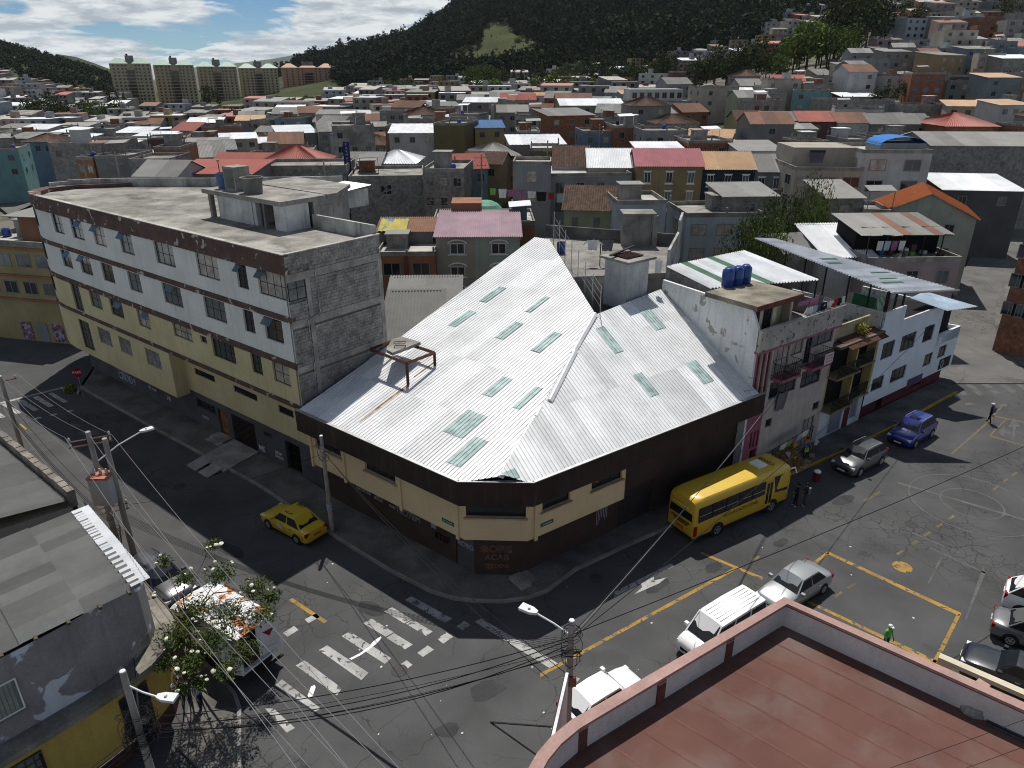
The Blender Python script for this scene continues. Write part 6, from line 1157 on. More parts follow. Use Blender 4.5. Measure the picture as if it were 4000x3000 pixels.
# ------------------------------------------------------------------ school bus
def bus():
    S = lambda x, y: (2550+x/3.16, 1750+y/3.16); r0 = at(*S(480, 1215)); f0 = at(*S(1655, 700)); hd = (f0-r0).normalized(); a = math.atan2(hd.y, hd.x); left = Vector((-hd.y, hd.x, 0)); L = (f0-r0).length; W = 2.15; H = 2.95
    c = (r0+f0)/2+left*W/2; e = empty('school_bus', (c.x, c.y, 0), 'yellow school bus standing at the kerb in front of the dark wall', 'bus', rz=a); Y = M('bus_yellow', (.54, .35, .02), .45, var=.06, spec=.5, coat=.3, dirt=.1, dirtc=(.3, .2, .05)); l, w = L/2, W/2
    def rg(s):
        x, ww, zb, zt = s; hf = [(.94, 0), (1., .06), (1., .5), (.98, .80), (.93, .93), (.82, .985), (.5, 1.01)]; return [(x, -ww*p_, zb+(zt-zb)*q_) for p_, q_ in hf]+[(x, ww*p_, zb+(zt-zb)*q_) for p_, q_ in reversed(hf)]
    b = MB(); loft(b, [(l, w*.86, .5, H*.80), (l*.985, w*.95, .42, H*.93), (l*.93, w, .38, H*.985), (l*.6, w, .38, H), (-l*.8, w, .38, H), (-l*.95, w*.98, .38, H*.985), (-l*.99, w*.95, .42, H*.94), (-l, w*.88, .5, H*.86)], rg); o = ob('body', b, Y, e, local=True, smooth=True); o.data.set_sharp_from_angle(angle=rad(35))
    for s in (1, -1):
        x0, x1 = -l*.93, l*.42; b = MB(); b.slab([(x0, s*w*1.002, 1.45), (x1, s*w*1.002, 1.55), (x1, s*w*.985, 2.45), (x0, s*w*.985, 2.4)], (0, s*.012, 0)); g = ob('side_glazing', b, CGL, e, local=True)
        for k in range(1, 5): x = x0+(x1-x0)*k/5; b = MB(); b.box(x-.03, s*(w+.002), 1.5, x+.03, s*(w+.022), 2.4); ob('window_post', b, TRIM, g, local=True)
        for k in range(5): x = x0+(x1-x0)*k/5+.06; b = MB(); b.box(x, s*(w+.004), 1.86, x+(x1-x0)/5-.14, s*(w+.02), 1.90); ob('window_rail', b, CHROME, g, local=True)
        b = MB(); b.slab([(l*.66, s*w*.99, 1.35), (l*.93, s*w*.99, 1.25), (l*.965, s*w*.93, 2.5), (l*.60, s*w*.98, 2.5)], (0, s*.02, 0)); ob('cab_window', b, CGL, e, local=True)
        b = MB(); b.box(-l*.99, s*w*.80, .6, -l*.93, s*w*1.0, 1.25); ob('tail_light', b, TAILL, e, local=True)
        b = MB(); b.box(l*.95, s*w*.6, .75, l*.99, s*w*.9, 1.0); ob('headlight', b, HEADL, e, local=True)
        for x in (l*.62, -l*.52):
            bb = MB(Matrix.Translation((x, s*(w-.07), .42)) @ Matrix.Rotation(math.pi/2, 4, 'X')); bb.lathe([(.52, -.08), (.52, .08)], 20); ob('wheel_arch', bb, TRIM, e, local=True); wheel(e, x, s*(w-.1), .42, .24)
        b = MB(); b.tube([(l*.96, s*w*.8, 2.5), (l*1.08, s*w*.9, 2.55), (l*1.10, s*w*1.0, 2.2)], .05, 6); ob('mirror_arm', b, WHITE, e, local=True)
        b = MB(); b.box(-l*.94, s*(w+.001), .38, l*.93, s*(w+.012), .5); ob('skirt_trim', b, TRIM, e, local=True)
    b = MB(); b.slab([(l*.44, -w*1.004, .62), (l*.58, -w*1.004, .62), (l*.58, -w*.99, 2.35), (l*.44, -w*.99, 2.35)], (0, -.02, 0)); d = ob('door', b, Y, e, local=True)
    for x in (l*.455, l*.525): b = MB(); b.box(x, -w*1.03, .8, x+.2, -w*1.02, 2.25); ob('door_pane', b, CGL, d, local=True)
    b = MB(); b.slab([(l*.97, -w*.8, 1.35), (l*.97, w*.8, 1.35), (l*.94, w*.8, 2.45), (l*.94, -w*.8, 2.45)], (.08, 0, 0)); ob('windscreen', b, CGL, e, local=True)
    b = MB(); b.slab([(-l*1.0, w*.82, 1.55), (-l*1.0, -w*.82, 1.55), (-l*.975, -w*.78, 2.5), (-l*.975, w*.78, 2.5)], (-.05, 0, 0)); rw_ = ob('rear_window', b, CGL, e, local=True)
    b = MB(); b.box(-l*1.012, -.3, .72, -l*1.0, .3, .92); ob('number_plate', b, PLATEO, e, local=True)
    for k, z in enumerate((1.32, 1.22, 1.12)): b = MB(); b.box(-l*1.008, -.75+.1*k, z-.02, -l*1.0, .75-.15*k, z+.02); ob('rear_stripe', b, TRIM, e, local=True)
    b = MB(); b.box(-l*1.0, -w*.9, .42, -l*.95, w*.9, .55); ob('rear_bumper', b, TRIM, e, local=True)
    b = MB(); b.box(l*.42, -.4, H+.02, l*.6, .4, H+.12); ob('roof_hatch', b, WHITE, e, local=True)
    text('lettering', 'ESCOLAR E INSTITUCIONAL', Matrix.Translation((-.25, -w-.012, 1.22)) @ UPR, .30, BLACK, e, sx=.78); text('lettering', 'COOP. ESCOLAR LA MERCED', Matrix.Translation((-l*1.03, 0, 2.33)) @ Matrix.Rotation(-math.pi/2, 4, 'Z') @ UPR, .14, WHITE, e, sx=.7)
    text('roof_number', 'C0008', Matrix.Translation((l*.70, 0, H+.045)) @ Matrix.Rotation(math.pi/2, 4, 'Z'), .42, BLACK, e)
bus()
# ------------------------------------------------------------------ box truck under the tree
def truck():
    S = lambda x, y: (550+x/2.765, 2100+y/2.765); zt = 2.75; rr, rl = at(*S(1010, 1090), zt), at(*S(1480, 830), zt); fl = at(*S(830, 470), zt); hd = (fl-rl).normalized(); W = (rl-rr).length; L = (fl-rl).length; c = (rr+rl)/2+hd*L/2; a = math.atan2(hd.y, hd.x)
    e = empty('box_truck', (c.x, c.y, 0), 'small white box truck with open rear doors under the flowering tree', 'truck', rz=a); w, l = W/2, L/2; WT = M('truck_white', (.62, .63, .64), .6, var=.15, dirt=.25)
    RT = M('rusted_white_roof', (.66, .67, .68), .6, var=.2, peel=.42, peelc=(.36, .15, .06), peels=.9, dirt=.25, dirtc=(.25, .10, .04))
    b = MB(); b.box(-l, -w, .75, l, -w+.05, zt); b.box(-l, w-.05, .75, l, w, zt); b.box(l-.05, -w, .75, l, w, zt); b.box(-l, -w, .75, l, w, .85); ob('cargo_box', b, WT, e, local=True)
    b = MB(); b.box(-l-.03, -w-.03, zt, l+.03, w+.03, zt+.04); ob('box_roof', b, RT, e, local=True)
    for k in range(8): b = MB(); x = -l+.3+k*(2*l-.6)/7; b.box(x-.03, -w, zt+.04, x+.03, w, zt+.06); ob('roof_rib', b, RT, e, local=True)
    b = MB(); b.box(-l+.2, -w+.06, .86, -l+.9, w-.3, 1.7); ob('cargo', b, M('cargo_dark', (.05, .02, .02), .8), e, local=True)
    for s, an in ((1, 1.9), (-1, .25)):
        T = Matrix.Translation((-l-.02, s*w, 0)) @ Matrix.Rotation(s*an, 4, 'Z'); b = MB(T); b.box(-.03, 0 if s < 0 else -w, .75, .02, w if s < 0 else 0, zt-.03); d = ob('rear_door', b, WT, e, local=True)
        b = MB(T); y0 = (.15 if s < 0 else -w+.1); b.box(-.05, y0, 1.0, -.03, y0+.5, 1.15); ob('door_print', b, PLATEW, d, local=True)
        if s < 0: b = MB(T); b.poly([(-.045, .2, 2.1), (-.045, .75, 2.1), (-.045, .45, 1.75)]); ob('red_emblem', b, TAILL, d, local=True)
    b = MB(); loft(b, [(l+1.55, w*.85, .5, 1.3), (l+1.45, w*.95, .42, 1.5), (l+1.0, w*.97, .4, 2.0), (l+.8, w*.95, .4, 2.12), (l+.1, w*.95, .4, 2.12)], body_ring); ob('cab', b, WT, e, local=True, smooth=False); b = MB(); b.slab([(l+1.47, -w*.8, 1.45), (l+1.47, w*.8, 1.45), (l+1.08, w*.8, 1.98), (l+1.08, -w*.8, 1.98)], (.05, 0, .05)); ob('windscreen', b, CGL, e, local=True)
    b = MB(); b.box(-l, -w*.5, .5, l+.3, w*.5, .75); ob('chassis', b, TRIM, e, local=True); b = MB(); b.box(-l-.25, -w*.9, .45, -l-.15, w*.9, .55); ob('rear_bumper', b, TRIM, e, local=True)
    for x in (l+.75, -l*.55):
        for s in (1, -1): wheel(e, x, s*(w-.15), .38, .26)
truck()
# ------------------------------------------------------------------ people: one skinned body each
SKIN = plain('skin', (.30, .16, .10), .6); HAIR = plain('hair', (.012, .01, .009), .6)
def person(loc, face, label, shirt, trous, shoe, step=.0, armf=(.05, .05), cap=None, lean=0., extra=None, h=1.7, z=0.):
    """face: heading in radians (the way the person looks); limbs are chains of one skeleton rooted at the pelvis"""
    V = []; E = []; Rr = []
    def add(p, r, par=None):
        V.append(p); Rr.append(r)
        if par is not None: E.append((par, len(V)-1))
        return len(V)-1
    pv = add((0, 0, .93), .125); sp = add((0, .01+lean*.2, 1.12), .12, pv); ch = add((0, .02+lean*.45, 1.33), .135, sp); nk = add((0, .02+lean*.6, 1.475), .052, ch); hd = add((0, .04+lean*.7, 1.58), .088, nk); add((0, .035+lean*.75, 1.67), .075, hd); add((0, .125+lean*.7, 1.575), .022, hd)
    for s, af, st in ((1, armf[0], step), (-1, armf[1], -step)):
        sh = add((s*.175, .01+lean*.5, 1.405), .062, ch); el = add((s*.235, -.02+af*.4+lean*.5, 1.13), .045, sh); wr = add((s*.225, .05+af+lean*.4, .91+abs(af)*.35), .034, el); pm_ = add((s*.222, .075+af+lean*.4, .84+abs(af)*.35), .036, wr)
        for k in range(4): kn = add((s*(.232-.006*k), .06+af+lean*.4+.022*k, .785+abs(af)*.35), .0095, pm_); add((s*(.215-.006*k), .07+af+lean*.4+.022*k, .745+(.008 if k in (1, 2) else .02)+abs(af)*.35), .008, kn)
        add((s*.19, .11+af+lean*.4, .80+abs(af)*.35), .010, pm_)
        hp = add((s*.09, 0, .89), .095, pv); kn = add((s*.1, st*.5+.03, .49), .066, hp); an = add((s*.1, st, .09), .045, kn); add((s*.115, st+.15, .045), .042, an)
    me = bpy.data.meshes.new('person'); me.from_pydata(V, E, []); o = put('person', me); o.location = (loc[0], loc[1], z); o.rotation_euler = (0, 0, face-math.pi/2); o.scale = (h/1.74,)*3
    sk = o.modifiers.new('Skin', 'SKIN'); sk.use_smooth_shade = True
    for i, d in enumerate(me.skin_vertices[0].data): d.radius = (Rr[i], Rr[i]*(.8 if i < 3 else 1)); d.use_root = (i == 0)
    o.modifiers.new('Sub', 'SUBSURF').render_levels = 1; o.modifiers['Sub'].levels = 1
    tag(o, label, 'person'); mats = [SKIN, plain('cloth_s'+str(shirt), shirt, .9, var=.15), plain('cloth_t'+str(trous), trous, .9, var=.15), plain('shoe'+str(shoe), shoe, .6)]
    def fin(n):
        n.data.materials.clear(); [n.data.materials.append(m) for m in mats]
        for p_ in n.data.polygons:
            c = p_.center; hand = abs(c.x) > .165 and c.z < .93+.36*max(map(abs, armf)) and c.z < 1.08 and abs(c.x) > .18
            p_.material_index = 3 if c.z < .085 else (0 if c.z > 1.475 or hand else (2 if c.z < .97 else 1)); p_.use_smooth = True
        b = MB(Matrix.Translation((0, lean*.72+.02, 1.6))); b.lathe([(.097, -.03), (.104, .03), (.09, .085), (.05, .115), (.01, .122)], 12)
        if cap: b.slab([(-.08, .08, .04), (.08, .08, .04), (.06, .19, .03), (-.06, .19, .03)], (0, 0, .012))
        ob('cap' if cap else 'hair', b, cap or HAIR, n, local=True, smooth=True)
        for s in (-1, 1):
            b = MB(Matrix.Translation((s*.032, .122+lean*.7, 1.605))); b.lathe([(.003, -.01), (.012, 0), (.003, .01)], 6); ob('eye', b, HAIR, n, local=True)
            b = MB(Matrix.Translation((s*.093, .03+lean*.7, 1.59))); b.lathe([(.006, -.03), (.016, 0), (.006, .028)], 6); ob('ear', b, SKIN, n, local=True)
        b = MB(Matrix.Translation((0, .112+lean*.7, 1.532))); b.box(-.022, 0, -.004, .022, .012, .004); ob('mouth', b, plain('lips', (.2, .07, .06), .6), n, local=True)
        if extra: extra(n)
    BAKE.append((o, fin)); return o
WCAP = plain('white_cap', (.62, .62, .6), .8)
def pack(n): b = MB(); loft(b, [(-.13, .10, 1.02, 1.40), (0, .12, 1.0, 1.43), (.13, .10, 1.02, 1.40)], lambda s: [(s[0], -.12-s[1]*1.2, s[2]), (s[0], -.10, s[2]), (s[0], -.10, s[3]), (s[0], -.14-s[1]*.8, s[3])]); ob('backpack', b, CL['grey'], n, local=True)
def strap(n): b = MB(); b.tube([(.16, .12, 1.40), (0, .165, 1.2), (-.14, .14, 1.02)], .022, 5); ob('shoulder_strap', b, CL['black'], n, local=True)
def pan(n):
    b = MB(); b.box(-.05, .2, .62, .3, .24, .95); ob('dustpan', b, plain('lime_plastic', (.30, .50, .02), .5), n, local=True)
person(at(3862, 1652), math.atan2(.8, -.3), 'person in a white cap and dark clothes walking near the road arrow', (.025, .03, .05), (.012, .013, .018), (.02, .02, .02), .2, (.12, -.08), WCAP, extra=pack)
person(at(3106, 1978), 2.9, 'person in dark clothes and white shoes standing close to the front of the bus', (.012, .013, .016), (.014, .014, .018), (.5, .5, .5), .08, (.1, .15))
person(at(3140, 1977), 2.6, 'person with a dark backpack and white shoes facing the other beside the bus', (.02, .021, .024), (.05, .05, .05), (.55, .55, .55), .06, (.2, .1), extra=pack)
person(at(788, 2772), -.4, 'person in a pale shirt, jeans and white trainers under the flowering tree', (.30, .30, .31), (.025, .035, .07), (.6, .6, .6), .1, (.1, .2), extra=strap)
person(at(3450, 2548), -1.2, 'person in a bright green vest and white cap behind the rose parapet', (.10, .42, .10), (.05, .05, .06), (.03, .03, .03), .05, (.1, .1), WCAP)
person(FR @ Vector((5.3, -1.0, 0)), -1.2, 'stall keeper in a pinkish top among the baskets', (.26, .15, .19), (.03, .03, .05), (.05, .05, .08), 0, (.25, .2), extra=pan, z=.14)
# ------------------------------------------------------------------ basket stall against the pink-trimmed house
WICK = M('wicker', (.27, .16, .07), .85, var=.45, sca=6, fine=40); PLAS = [plain('bucket_blue', (.05, .13, .33), .5), plain('bucket_yellow', (.45, .36, .05), .5), plain('bowl_white', (.5, .52, .52), .5)]
rn = random.Random(11); bm_ = MB(); bm_.lathe([(.13, 0), (.17, .12), (.2, .24), (.215, .26), (.195, .26), (.15, .04)], 12); bme = bm_.mesh('wicker_basket', WICK)
cn = MB(); cn.lathe([(.1, 0), (.16, .34), (.18, .36), (.15, .36), (.09, .03)], 12); cme = [cn.mesh('plastic_bucket', m) for m in PLAS]
for k in range(64):
    row = k//16; u = (k % 16)/16; x = 1.25+u*3.2+rn.uniform(-.08, .08); y = -1.35+row*.26+rn.uniform(-.06, .06); zz = .15+row*.27+rn.uniform(0, .1); o = put('wicker_basket', bme); T = FR @ Vector((x, y, zz)); o.location = T; o.rotation_euler = (rn.uniform(.2, .9), rn.uniform(-.3, .3), aB+rn.uniform(-.4, .4)); s_ = rn.uniform(.8, 1.25); o.scale = (s_,)*3; tag(o, 'brown wicker basket piled up at the street stall', 'basket', 'baskets at the street stall')
for k in range(14):
    x = 1.2+rn.random()*5.6; o = put('plastic_bucket', cme[k % 3]); o.location = FR @ Vector((x, -.4-rn.random()*.9, .15+(rn.random()*1.1 if k % 2 else 0))); o.rotation_euler = (rn.uniform(-.2, .4), 0, rn.random()*3); tag(o, ('blue', 'yellow', 'white')[k % 3]+' plastic bucket for sale at the street stall', 'bucket', ('blue', 'yellow', 'white')[k % 3]+' buckets at the stall')
nm = ['white towel at the left end of the stall line', 'pale green towel second on the stall line', 'mauve towel in the middle of the stall line', 'grey-blue towel next to the mauve one on the stall line', 'white towel at the right end of the stall line']
for k, c_ in enumerate(('white', 'green', 'mauve', 'pale', 'white')): garment('towel', FR @ TR(2.6+k*.62, -.9, 2.1+.06*k), .55, .5, CL[c_], nm[k])
b = MB(FR); b.tube([(1.4, -.9, 2.0), (5.9, -.9, 2.42)], .02, 5); b.tube([(1.4, -.9, .14), (1.4, -.9, 2.0)], .03, 5); b.tube([(5.9, -.9, .14), (5.9, -.9, 2.42)], .03, 5); tag(ob('stall_rail', b, STEEL), 'thin rail the stall towels hang on', 'rail')
for k, (x, y, w_, h_) in enumerate(((4.2, -1.7, .8, .6), (4.9, -1.5, .5, .4), (5.9, -1.2, .5, .35))): b = MB(FR @ TR(x, y, .145, .3*k)); b.box(-w_/2, -h_/2, 0, w_/2, h_/2, .05+.04*k); tag(ob('cardboard_sheet', b, M('cardboard', (.28, .19, .11), .9, var=.3)), ['large flat cardboard before the baskets', 'small flat cardboard beside the large one', 'cardboard box lid near the stall door'][k], 'cardboard')
b = MB(); b.lathe([(.22, 0), (.25, .1), (.25, .6), (.23, .65)], 14); o = ob('bin', b, plain('bin_maroon', (.12, .02, .03), .6)); o.location = at(3187, 1878); tag(o, 'dark red bin with a white bag by the kerb near the bus', 'bin'); b = MB(); b.lathe([(.2, .63), (.24, .72), (.12, .82), (.03, .84)], 9); ob('bag', b, WHITE, o, local=True)
# stop sign at the far left corner
sg = empty('stop_sign', at(328, 1556), 'red octagonal PARE stop sign on the far left corner', 'sign'); b = MB(); b.tube([(0, 0, 0), (0, 0, 2.2)], .03, 6); ob('post', b, GALV, sg, local=True)
Ts = Matrix.Translation((0, -.04, 2.35)) @ Matrix.Rotation(rad(15), 4, 'Z') @ UPR; b = MB(Ts); b.prism([(.42*math.cos(a*.7854+.3927), .42*math.sin(a*.7854+.3927)) for a in range(8)], 0, .02); ob('plate', b, plain('sign_red', (.25, .012, .02), .5), sg, local=True); text('lettering', 'PARE', Ts @ TR(0, 0, .024), .3, WHITE, sg)
leafy = empty('weed_clump', at(275, 1530), 'yellow-green weeds on the pavement corner by the stop sign', 'plant'); leafball(leafy, (0, 0, .2), .55, 260, M('weed', (.16, .16, .03), .8), 'leaves', 5, .12)
# ------------------------------------------------------------------ flowering tree over the truck
def flower_tree():
    b0 = at(745, 2560); e = empty('flowering_tree', b0, 'sparse street tree with white flower clusters beside the truck', 'tree'); rs = np.random.RandomState(9)
    bl = [(860, 2240, 4.2, .8), (1000, 2300, 4.0, .8), (760, 2380, 4.5, .9), (900, 2400, 4.3, .9), (1030, 2400, 4.0, .7), (690, 2480, 4.3, .9), (830, 2500, 4.0, .9), (950, 2540, 3.6, .8), (740, 2590, 3.7, .7), (650, 2590, 3.6, .5), (830, 2125, 4.3, .45), (640, 2190, 3.8, .45), (890, 2610, 3.3, .6), (1060, 2330, 3.8, .5), (700, 2700, 2.9, .4), (720, 2260, 4.3, .6), (590, 2340, 3.8, .4), (780, 2670, 3.0, .4)]
    C = [at(x, y, z)-b0 for x, y, z, r in bl]; m = MB(); fork = Vector((.1, .1, 1.9)); m.tube([(0, 0, 0), (.05, .02, 1.0), fork], [.13, .11, .09], 8)
    for i, c in enumerate(C):
        a = fork if i % 3 else fork+Vector((0, 0, -.3)); k1 = a.lerp(c, .45)+Vector(rs.normal(size=3))*.18+Vector((0, 0, .2)); m.tube([a, k1, c], [.05, .03, .012], 5, cap=False)
        for j in range(7): t = c+Vector(rs.normal(size=3))*bl[i][3]*.7; m.tube([k1.lerp(c, .5+.5*rs.rand()), (t+c)/2+Vector((0, 0, .06)), t], [.014, .01, .005], 4, cap=False)
    ob('trunk', m, M('grey_bark', (.13, .11, .09), .9, var=.3), e, local=True)
    v, f = leaf_arrays(7800, [(tuple(c), (bl[i][3], bl[i][3], bl[i][3]*.6), bl[i][3]**1.3) for i, c in enumerate(C)], .088, rs, .30, .2, .2); mi = rs.choice(3, len(f), p=(.5, .3, .2))
    o = put('leaves', np_mesh('leaves', v, f, FOL['mid'], mi), e); o['kind'] = 'stuff'
    fm = MB(); fm.lathe([(.02, -.05), (.09, -.03), (.12, .02), (.09, .06), (.03, .08)], 9); rs2 = random.Random(2); fm.v = [(x*(1+.25*rs2.random()), y*(1+.25*rs2.random()), z+.03*rs2.random()) for x, y, z in fm.v]; fme = fm.mesh('flower_cluster', M('cream_blossom', (.62, .62, .5), .85, var=.3, sca=20))
    for k in range(58):
        i = rs.randint(len(C)); d = rs.normal(size=3); d /= np.linalg.norm(d); d[2] = abs(d[2])*.6; p_ = C[i]+Vector(d*bl[i][3]*.95); q = put('flower_cluster', fme, e); q.location = p_; s_ = .35+.5*rs.rand(); q.scale = (s_, s_, s_); q.rotation_euler = (rs.rand()*.6, rs.rand()*.6, rs.rand()*6)
flower_tree()
# ------------------------------------------------------------------ houses of the middle distance
def wm(n, c, **k):
    l = sum(c)/3; c = tuple((l*.3+x*.7)*.72 for x in c)
    return M('wall_'+n, c, .9, var=.16, sca=.4, streak=k.pop('streak', .35), dirtc=tuple(x*.4 for x in c), dirt=k.pop('dirt', .2), **k)
WM = {n: wm(n, c) for n, c in dict(grey=(.26, .255, .245), cream=(.46, .41, .32), white=(.55, .555, .55), ochre=(.40, .28, .11), orange=(.42, .17, .065), pink=(.42, .29, .27), blue=(.16, .26, .38), teal=(.14, .38, .40), green=(.34, .40, .21), mint=(.42, .50, .40), olive=(.20, .165, .05), navy=(.035, .06, .09), bluegrey=(.22, .28, .31), yellow=(.46, .36, .12), darkgrey=(.11, .115, .12), red=(.20, .07, .06), paleblue=(.42, .50, .56), slate=(.30, .32, .345)).items()}
WM['block'] = BLOCK; WM['brick'] = BRICK; WM['conc'] = CONC
RM = {'white': SHEETW, 'asb': ASB, 'grey': SHEETG, 'red': metal_mat('red_sheet', (.34, .085, .06), .7, .15), 'pink': metal_mat('pink_sheet', (.36, .13, .15), .65, .1), 'peach': metal_mat('peach_sheet', (.46, .30, .17), .7, .1), 'blue': metal_mat('blue_sheet', (.06, .15, .33), .5, .1), 'rust': metal_mat('rusty_sheet', (.22, .11, .07), .85, .3), 'mauve': metal_mat('mauve_tile_sheet', (.34, .24, .28), .6, .1), 'tile': M('old_clay_tile', (.13, .085, .065), .95, var=.5, sca=2, dirt=.4, dirtc=(.06, .055, .04)), 'otile': M('orange_clay_tile', (.40, .13, .05), .85, var=.25, sca=3), 'green': M('green_dome', (.10, .26, .19), .6, var=.15), 'conc': ROOFC, 'palec': CONCL}
GREYF = plain('window_frame_grey', (.2, .2, .2), .6)
_uw = {}
def quickwin(parent, T, w, h, gl=GLASS, fr=GREYF):
    k = (gl.name, fr.name)
    if k not in _uw:
        b = MB(); b.box(0, -.04, 0, 1, .02, .07, 0); b.box(0, -.04, .94, 1, .02, 1, 0); b.box(0, -.038, .07, .05, .02, .94, 0); b.box(.95, -.038, .07, 1, .02, .94, 0); b.box(.48, -.03, .07, .52, .02, .94, 0); b.box(.04, -.015, .05, .96, .0, .95, 1); _uw[k] = b.mesh('window', [fr, gl])
    return put('window', _uw[k], parent, rel(parent, T @ Matrix.Diagonal((w, 1, h, 1))))
def blocks(parent, T, x0, x1, z0, z1, name='block_courses', bw=.4, bh=.2, mat=None, holes=()):
    b = MB(T); rn = random.Random(int(x0*10+z1*7)); r = 0; z = z0
    while z+bh < z1+.01:
        x = x0-(bw/2 if r % 2 else 0)
        while x < x1-.04:
            a, c = max(x, x0)+.008, min(x+bw, x1)-.008
            if c-a > .05 and not any(h[0] < (a+c)/2 < h[1] and h[2] < z+.1 < h[3] for h in holes): y = -.03+rn.uniform(0, .012); b.add([(a, y, z+.008), (c, y, z+.008), (c, y, z+bh-.008), (a, y, z+bh-.008), (a, 0, z), (c, 0, z), (c, 0, z+bh), (a, 0, z+bh)], [(0, 1, 2, 3), (3, 2, 6, 7), (4, 5, 1, 0), (0, 3, 7, 4), (1, 5, 6, 2)])
            x += bw
        z += bh; r += 1
    return tag(ob(name, b, mat or BLOCK, parent), kind='stuff')
def roof(p, T, w, d, zt, kind, rm, over=.35, rise=None):
    m = RM[rm]; tile = rm in ('tile', 'otile'); pt, am = (.26, .07) if tile else (.26, .062)
    def sh(nm, a, b_, c, e, n=1):
        for k in range(n):
            u0, u1 = k/n, (k+1)/n+(.003 if k < n-1 else 0); g = lambda q, r_, u: Vector(q).lerp(Vector(r_), u); vs_, fs_ = corr(g(a, b_, u0), g(a, b_, u1), g(e, c, u1), g(e, c, u0), pt, am); b = MB(T); b.add(vs_, fs_); ob(nm, b, m, p)
    o = over; z = zt+.06; n = 1 if w > 60 else max(1, int(w/2.2)); nm = 'tile_course' if tile else 'roof_sheet'
    if kind == 'flat':
        b = MB(T); b.box(.02, .02, zt-.02, w-.02, d-.02, zt+.03); ob('roof_slab', b, m, p); b = MB(T)
        for q in ((0, 0, w, .16), (0, d-.16, w, d), (0, .16, .16, d-.16), (w-.16, .16, w, d-.16)): b.box(q[0], q[1], zt+.031, q[2], q[3], zt+.5)
        ob('parapet', b, CONC, p)
    elif kind == 'shed': r = rise or .12*d; sh(nm, (-o, -o, z), (w+o, -o, z), (w+o, d+o, z+r), (-o, d+o, z+r), n); b = MB(T); b.add([(0, 0, zt), (0, d, zt), (0, d, zt+r)], [(0, 1, 2)]); b.add([(w, 0, zt), (w, d, zt+r), (w, d, zt)], [(0, 1, 2)]); b.quad((w, d, zt), (0, d, zt), (0, d, zt+r), (w, d, zt+r)); ob('gable', b, p.get('_w') and WM[p['_w']] or CONC, p)
    elif kind == 'gable':
        r = rise or .2*d; sh(nm, (-o, -o, z-.05), (w+o, -o, z-.05), (w+o, d/2, z+r), (-o, d/2, z+r), n); sh(nm, (w+o, d+o, z-.05), (-o, d+o, z-.05), (-o, d/2, z+r), (w+o, d/2, z+r), n); b = MB(T); b.add([(0, 0, zt), (0, d, zt), (0, d/2, zt+r)], [(0, 1, 2)]); b.add([(w, 0, zt), (w, d/2, zt+r), (w, d, zt)], [(0, 1, 2)]); ob('gable', b, WM[p['_w']], p)
    elif kind == 'gabley':
        r = rise or .2*w; sh(nm, (-o, d+o, z-.05), (-o, -o, z-.05), (w/2, -o, z+r), (w/2, d+o, z+r), 2); sh(nm, (w+o, -o, z-.05), (w+o, d+o, z-.05), (w/2, d+o, z+r), (w/2, -o, z+r), 2); b = MB(T); b.add([(0, 0, zt), (w, 0, zt), (w/2, 0, zt+r)], [(0, 1, 2)]); ob('gable', b, WM[p['_w']], p)
    elif kind == 'hip':
        r = rise or .22*min(w, d); h = min(w, d)/2*.9; A, B, C, D = (-o, -o, z), (w+o, -o, z), (w+o, d+o, z), (-o, d+o, z); E1, E2 = (h, d/2, z+r), (w-h, d/2, z+r)
        for q in ((A, B, E2, E1), (C, D, E1, E2), (D, A, E1, E1), (B, C, E2, E2)): sh(nm, *q)
def clutter(p, T, w, d, zt, rn):
    if rn.random() < .6: x, y = rn.uniform(.3, max(.4, w-3)), rn.uniform(d*.3, max(d*.31, d-3)); hh = rn.uniform(1.6, 2.4); b = MB(T); b.box(x, y, zt, x+2.3, y+2.4, zt+hh); ob('roof_hut', b, rn.choice([BLOCK, CONC, WM['white'], WM['brick']]), p); b = MB(T); b.box(x-.2, y-.2, zt+hh, x+2.6, y+2.6, zt+hh+.1); ob('hut_roof', b, rn.choice([CONC, SHEETW, SHEETG]), p)
    if rn.random() < .45: x, y = rn.uniform(.5, w-.6), rn.uniform(.6, d-.6); b = MB(); v = T @ Vector((x, y, zt)); b.lathe([(.4, 0), (.45, .7), (.3, .9), (.1, .95)], 9, c=tuple(v)); ob('roof_tank', b, rn.choice([MATS['blue_plastic'], CONC, BLACK]), p)
    if rn.random() < .6:
        for k in range(rn.randint(2, 4)):
            x, y = rn.choice([.1, w*.5, w-.3]), rn.choice([.1, d*.5, d-.3]); b = MB(T); b.box(x, y, zt, x+.22, y+.22, zt+rn.uniform(.7, 1.5)); b.box(x+.08, y+.08, zt+.7, x+.1, y+.1, zt+2.0); ob('column_stub', b, CONC, p)
    if rn.random() < .35: x, y = rn.uniform(.5, w*.5), rn.uniform(.5, d*.6); b = MB(T); hh = rn.uniform(1.9, 2.4); b.slab([(x, y, zt+hh), (x+3, y, zt+hh+.1), (x+3, y+2.5, zt+hh+.4), (x, y+2.5, zt+hh+.3)], (0, 0, .05)); b.box(x+.1, y+.1, zt, x+.18, y+.18, zt+hh); b.box(x+2.8, y+.1, zt, x+2.88, y+.18, zt+hh); ob('roof_shelter', b, rn.choice([SHEETW, SHEETG, ASB, RM['rust']]), p)
HOUSES = []
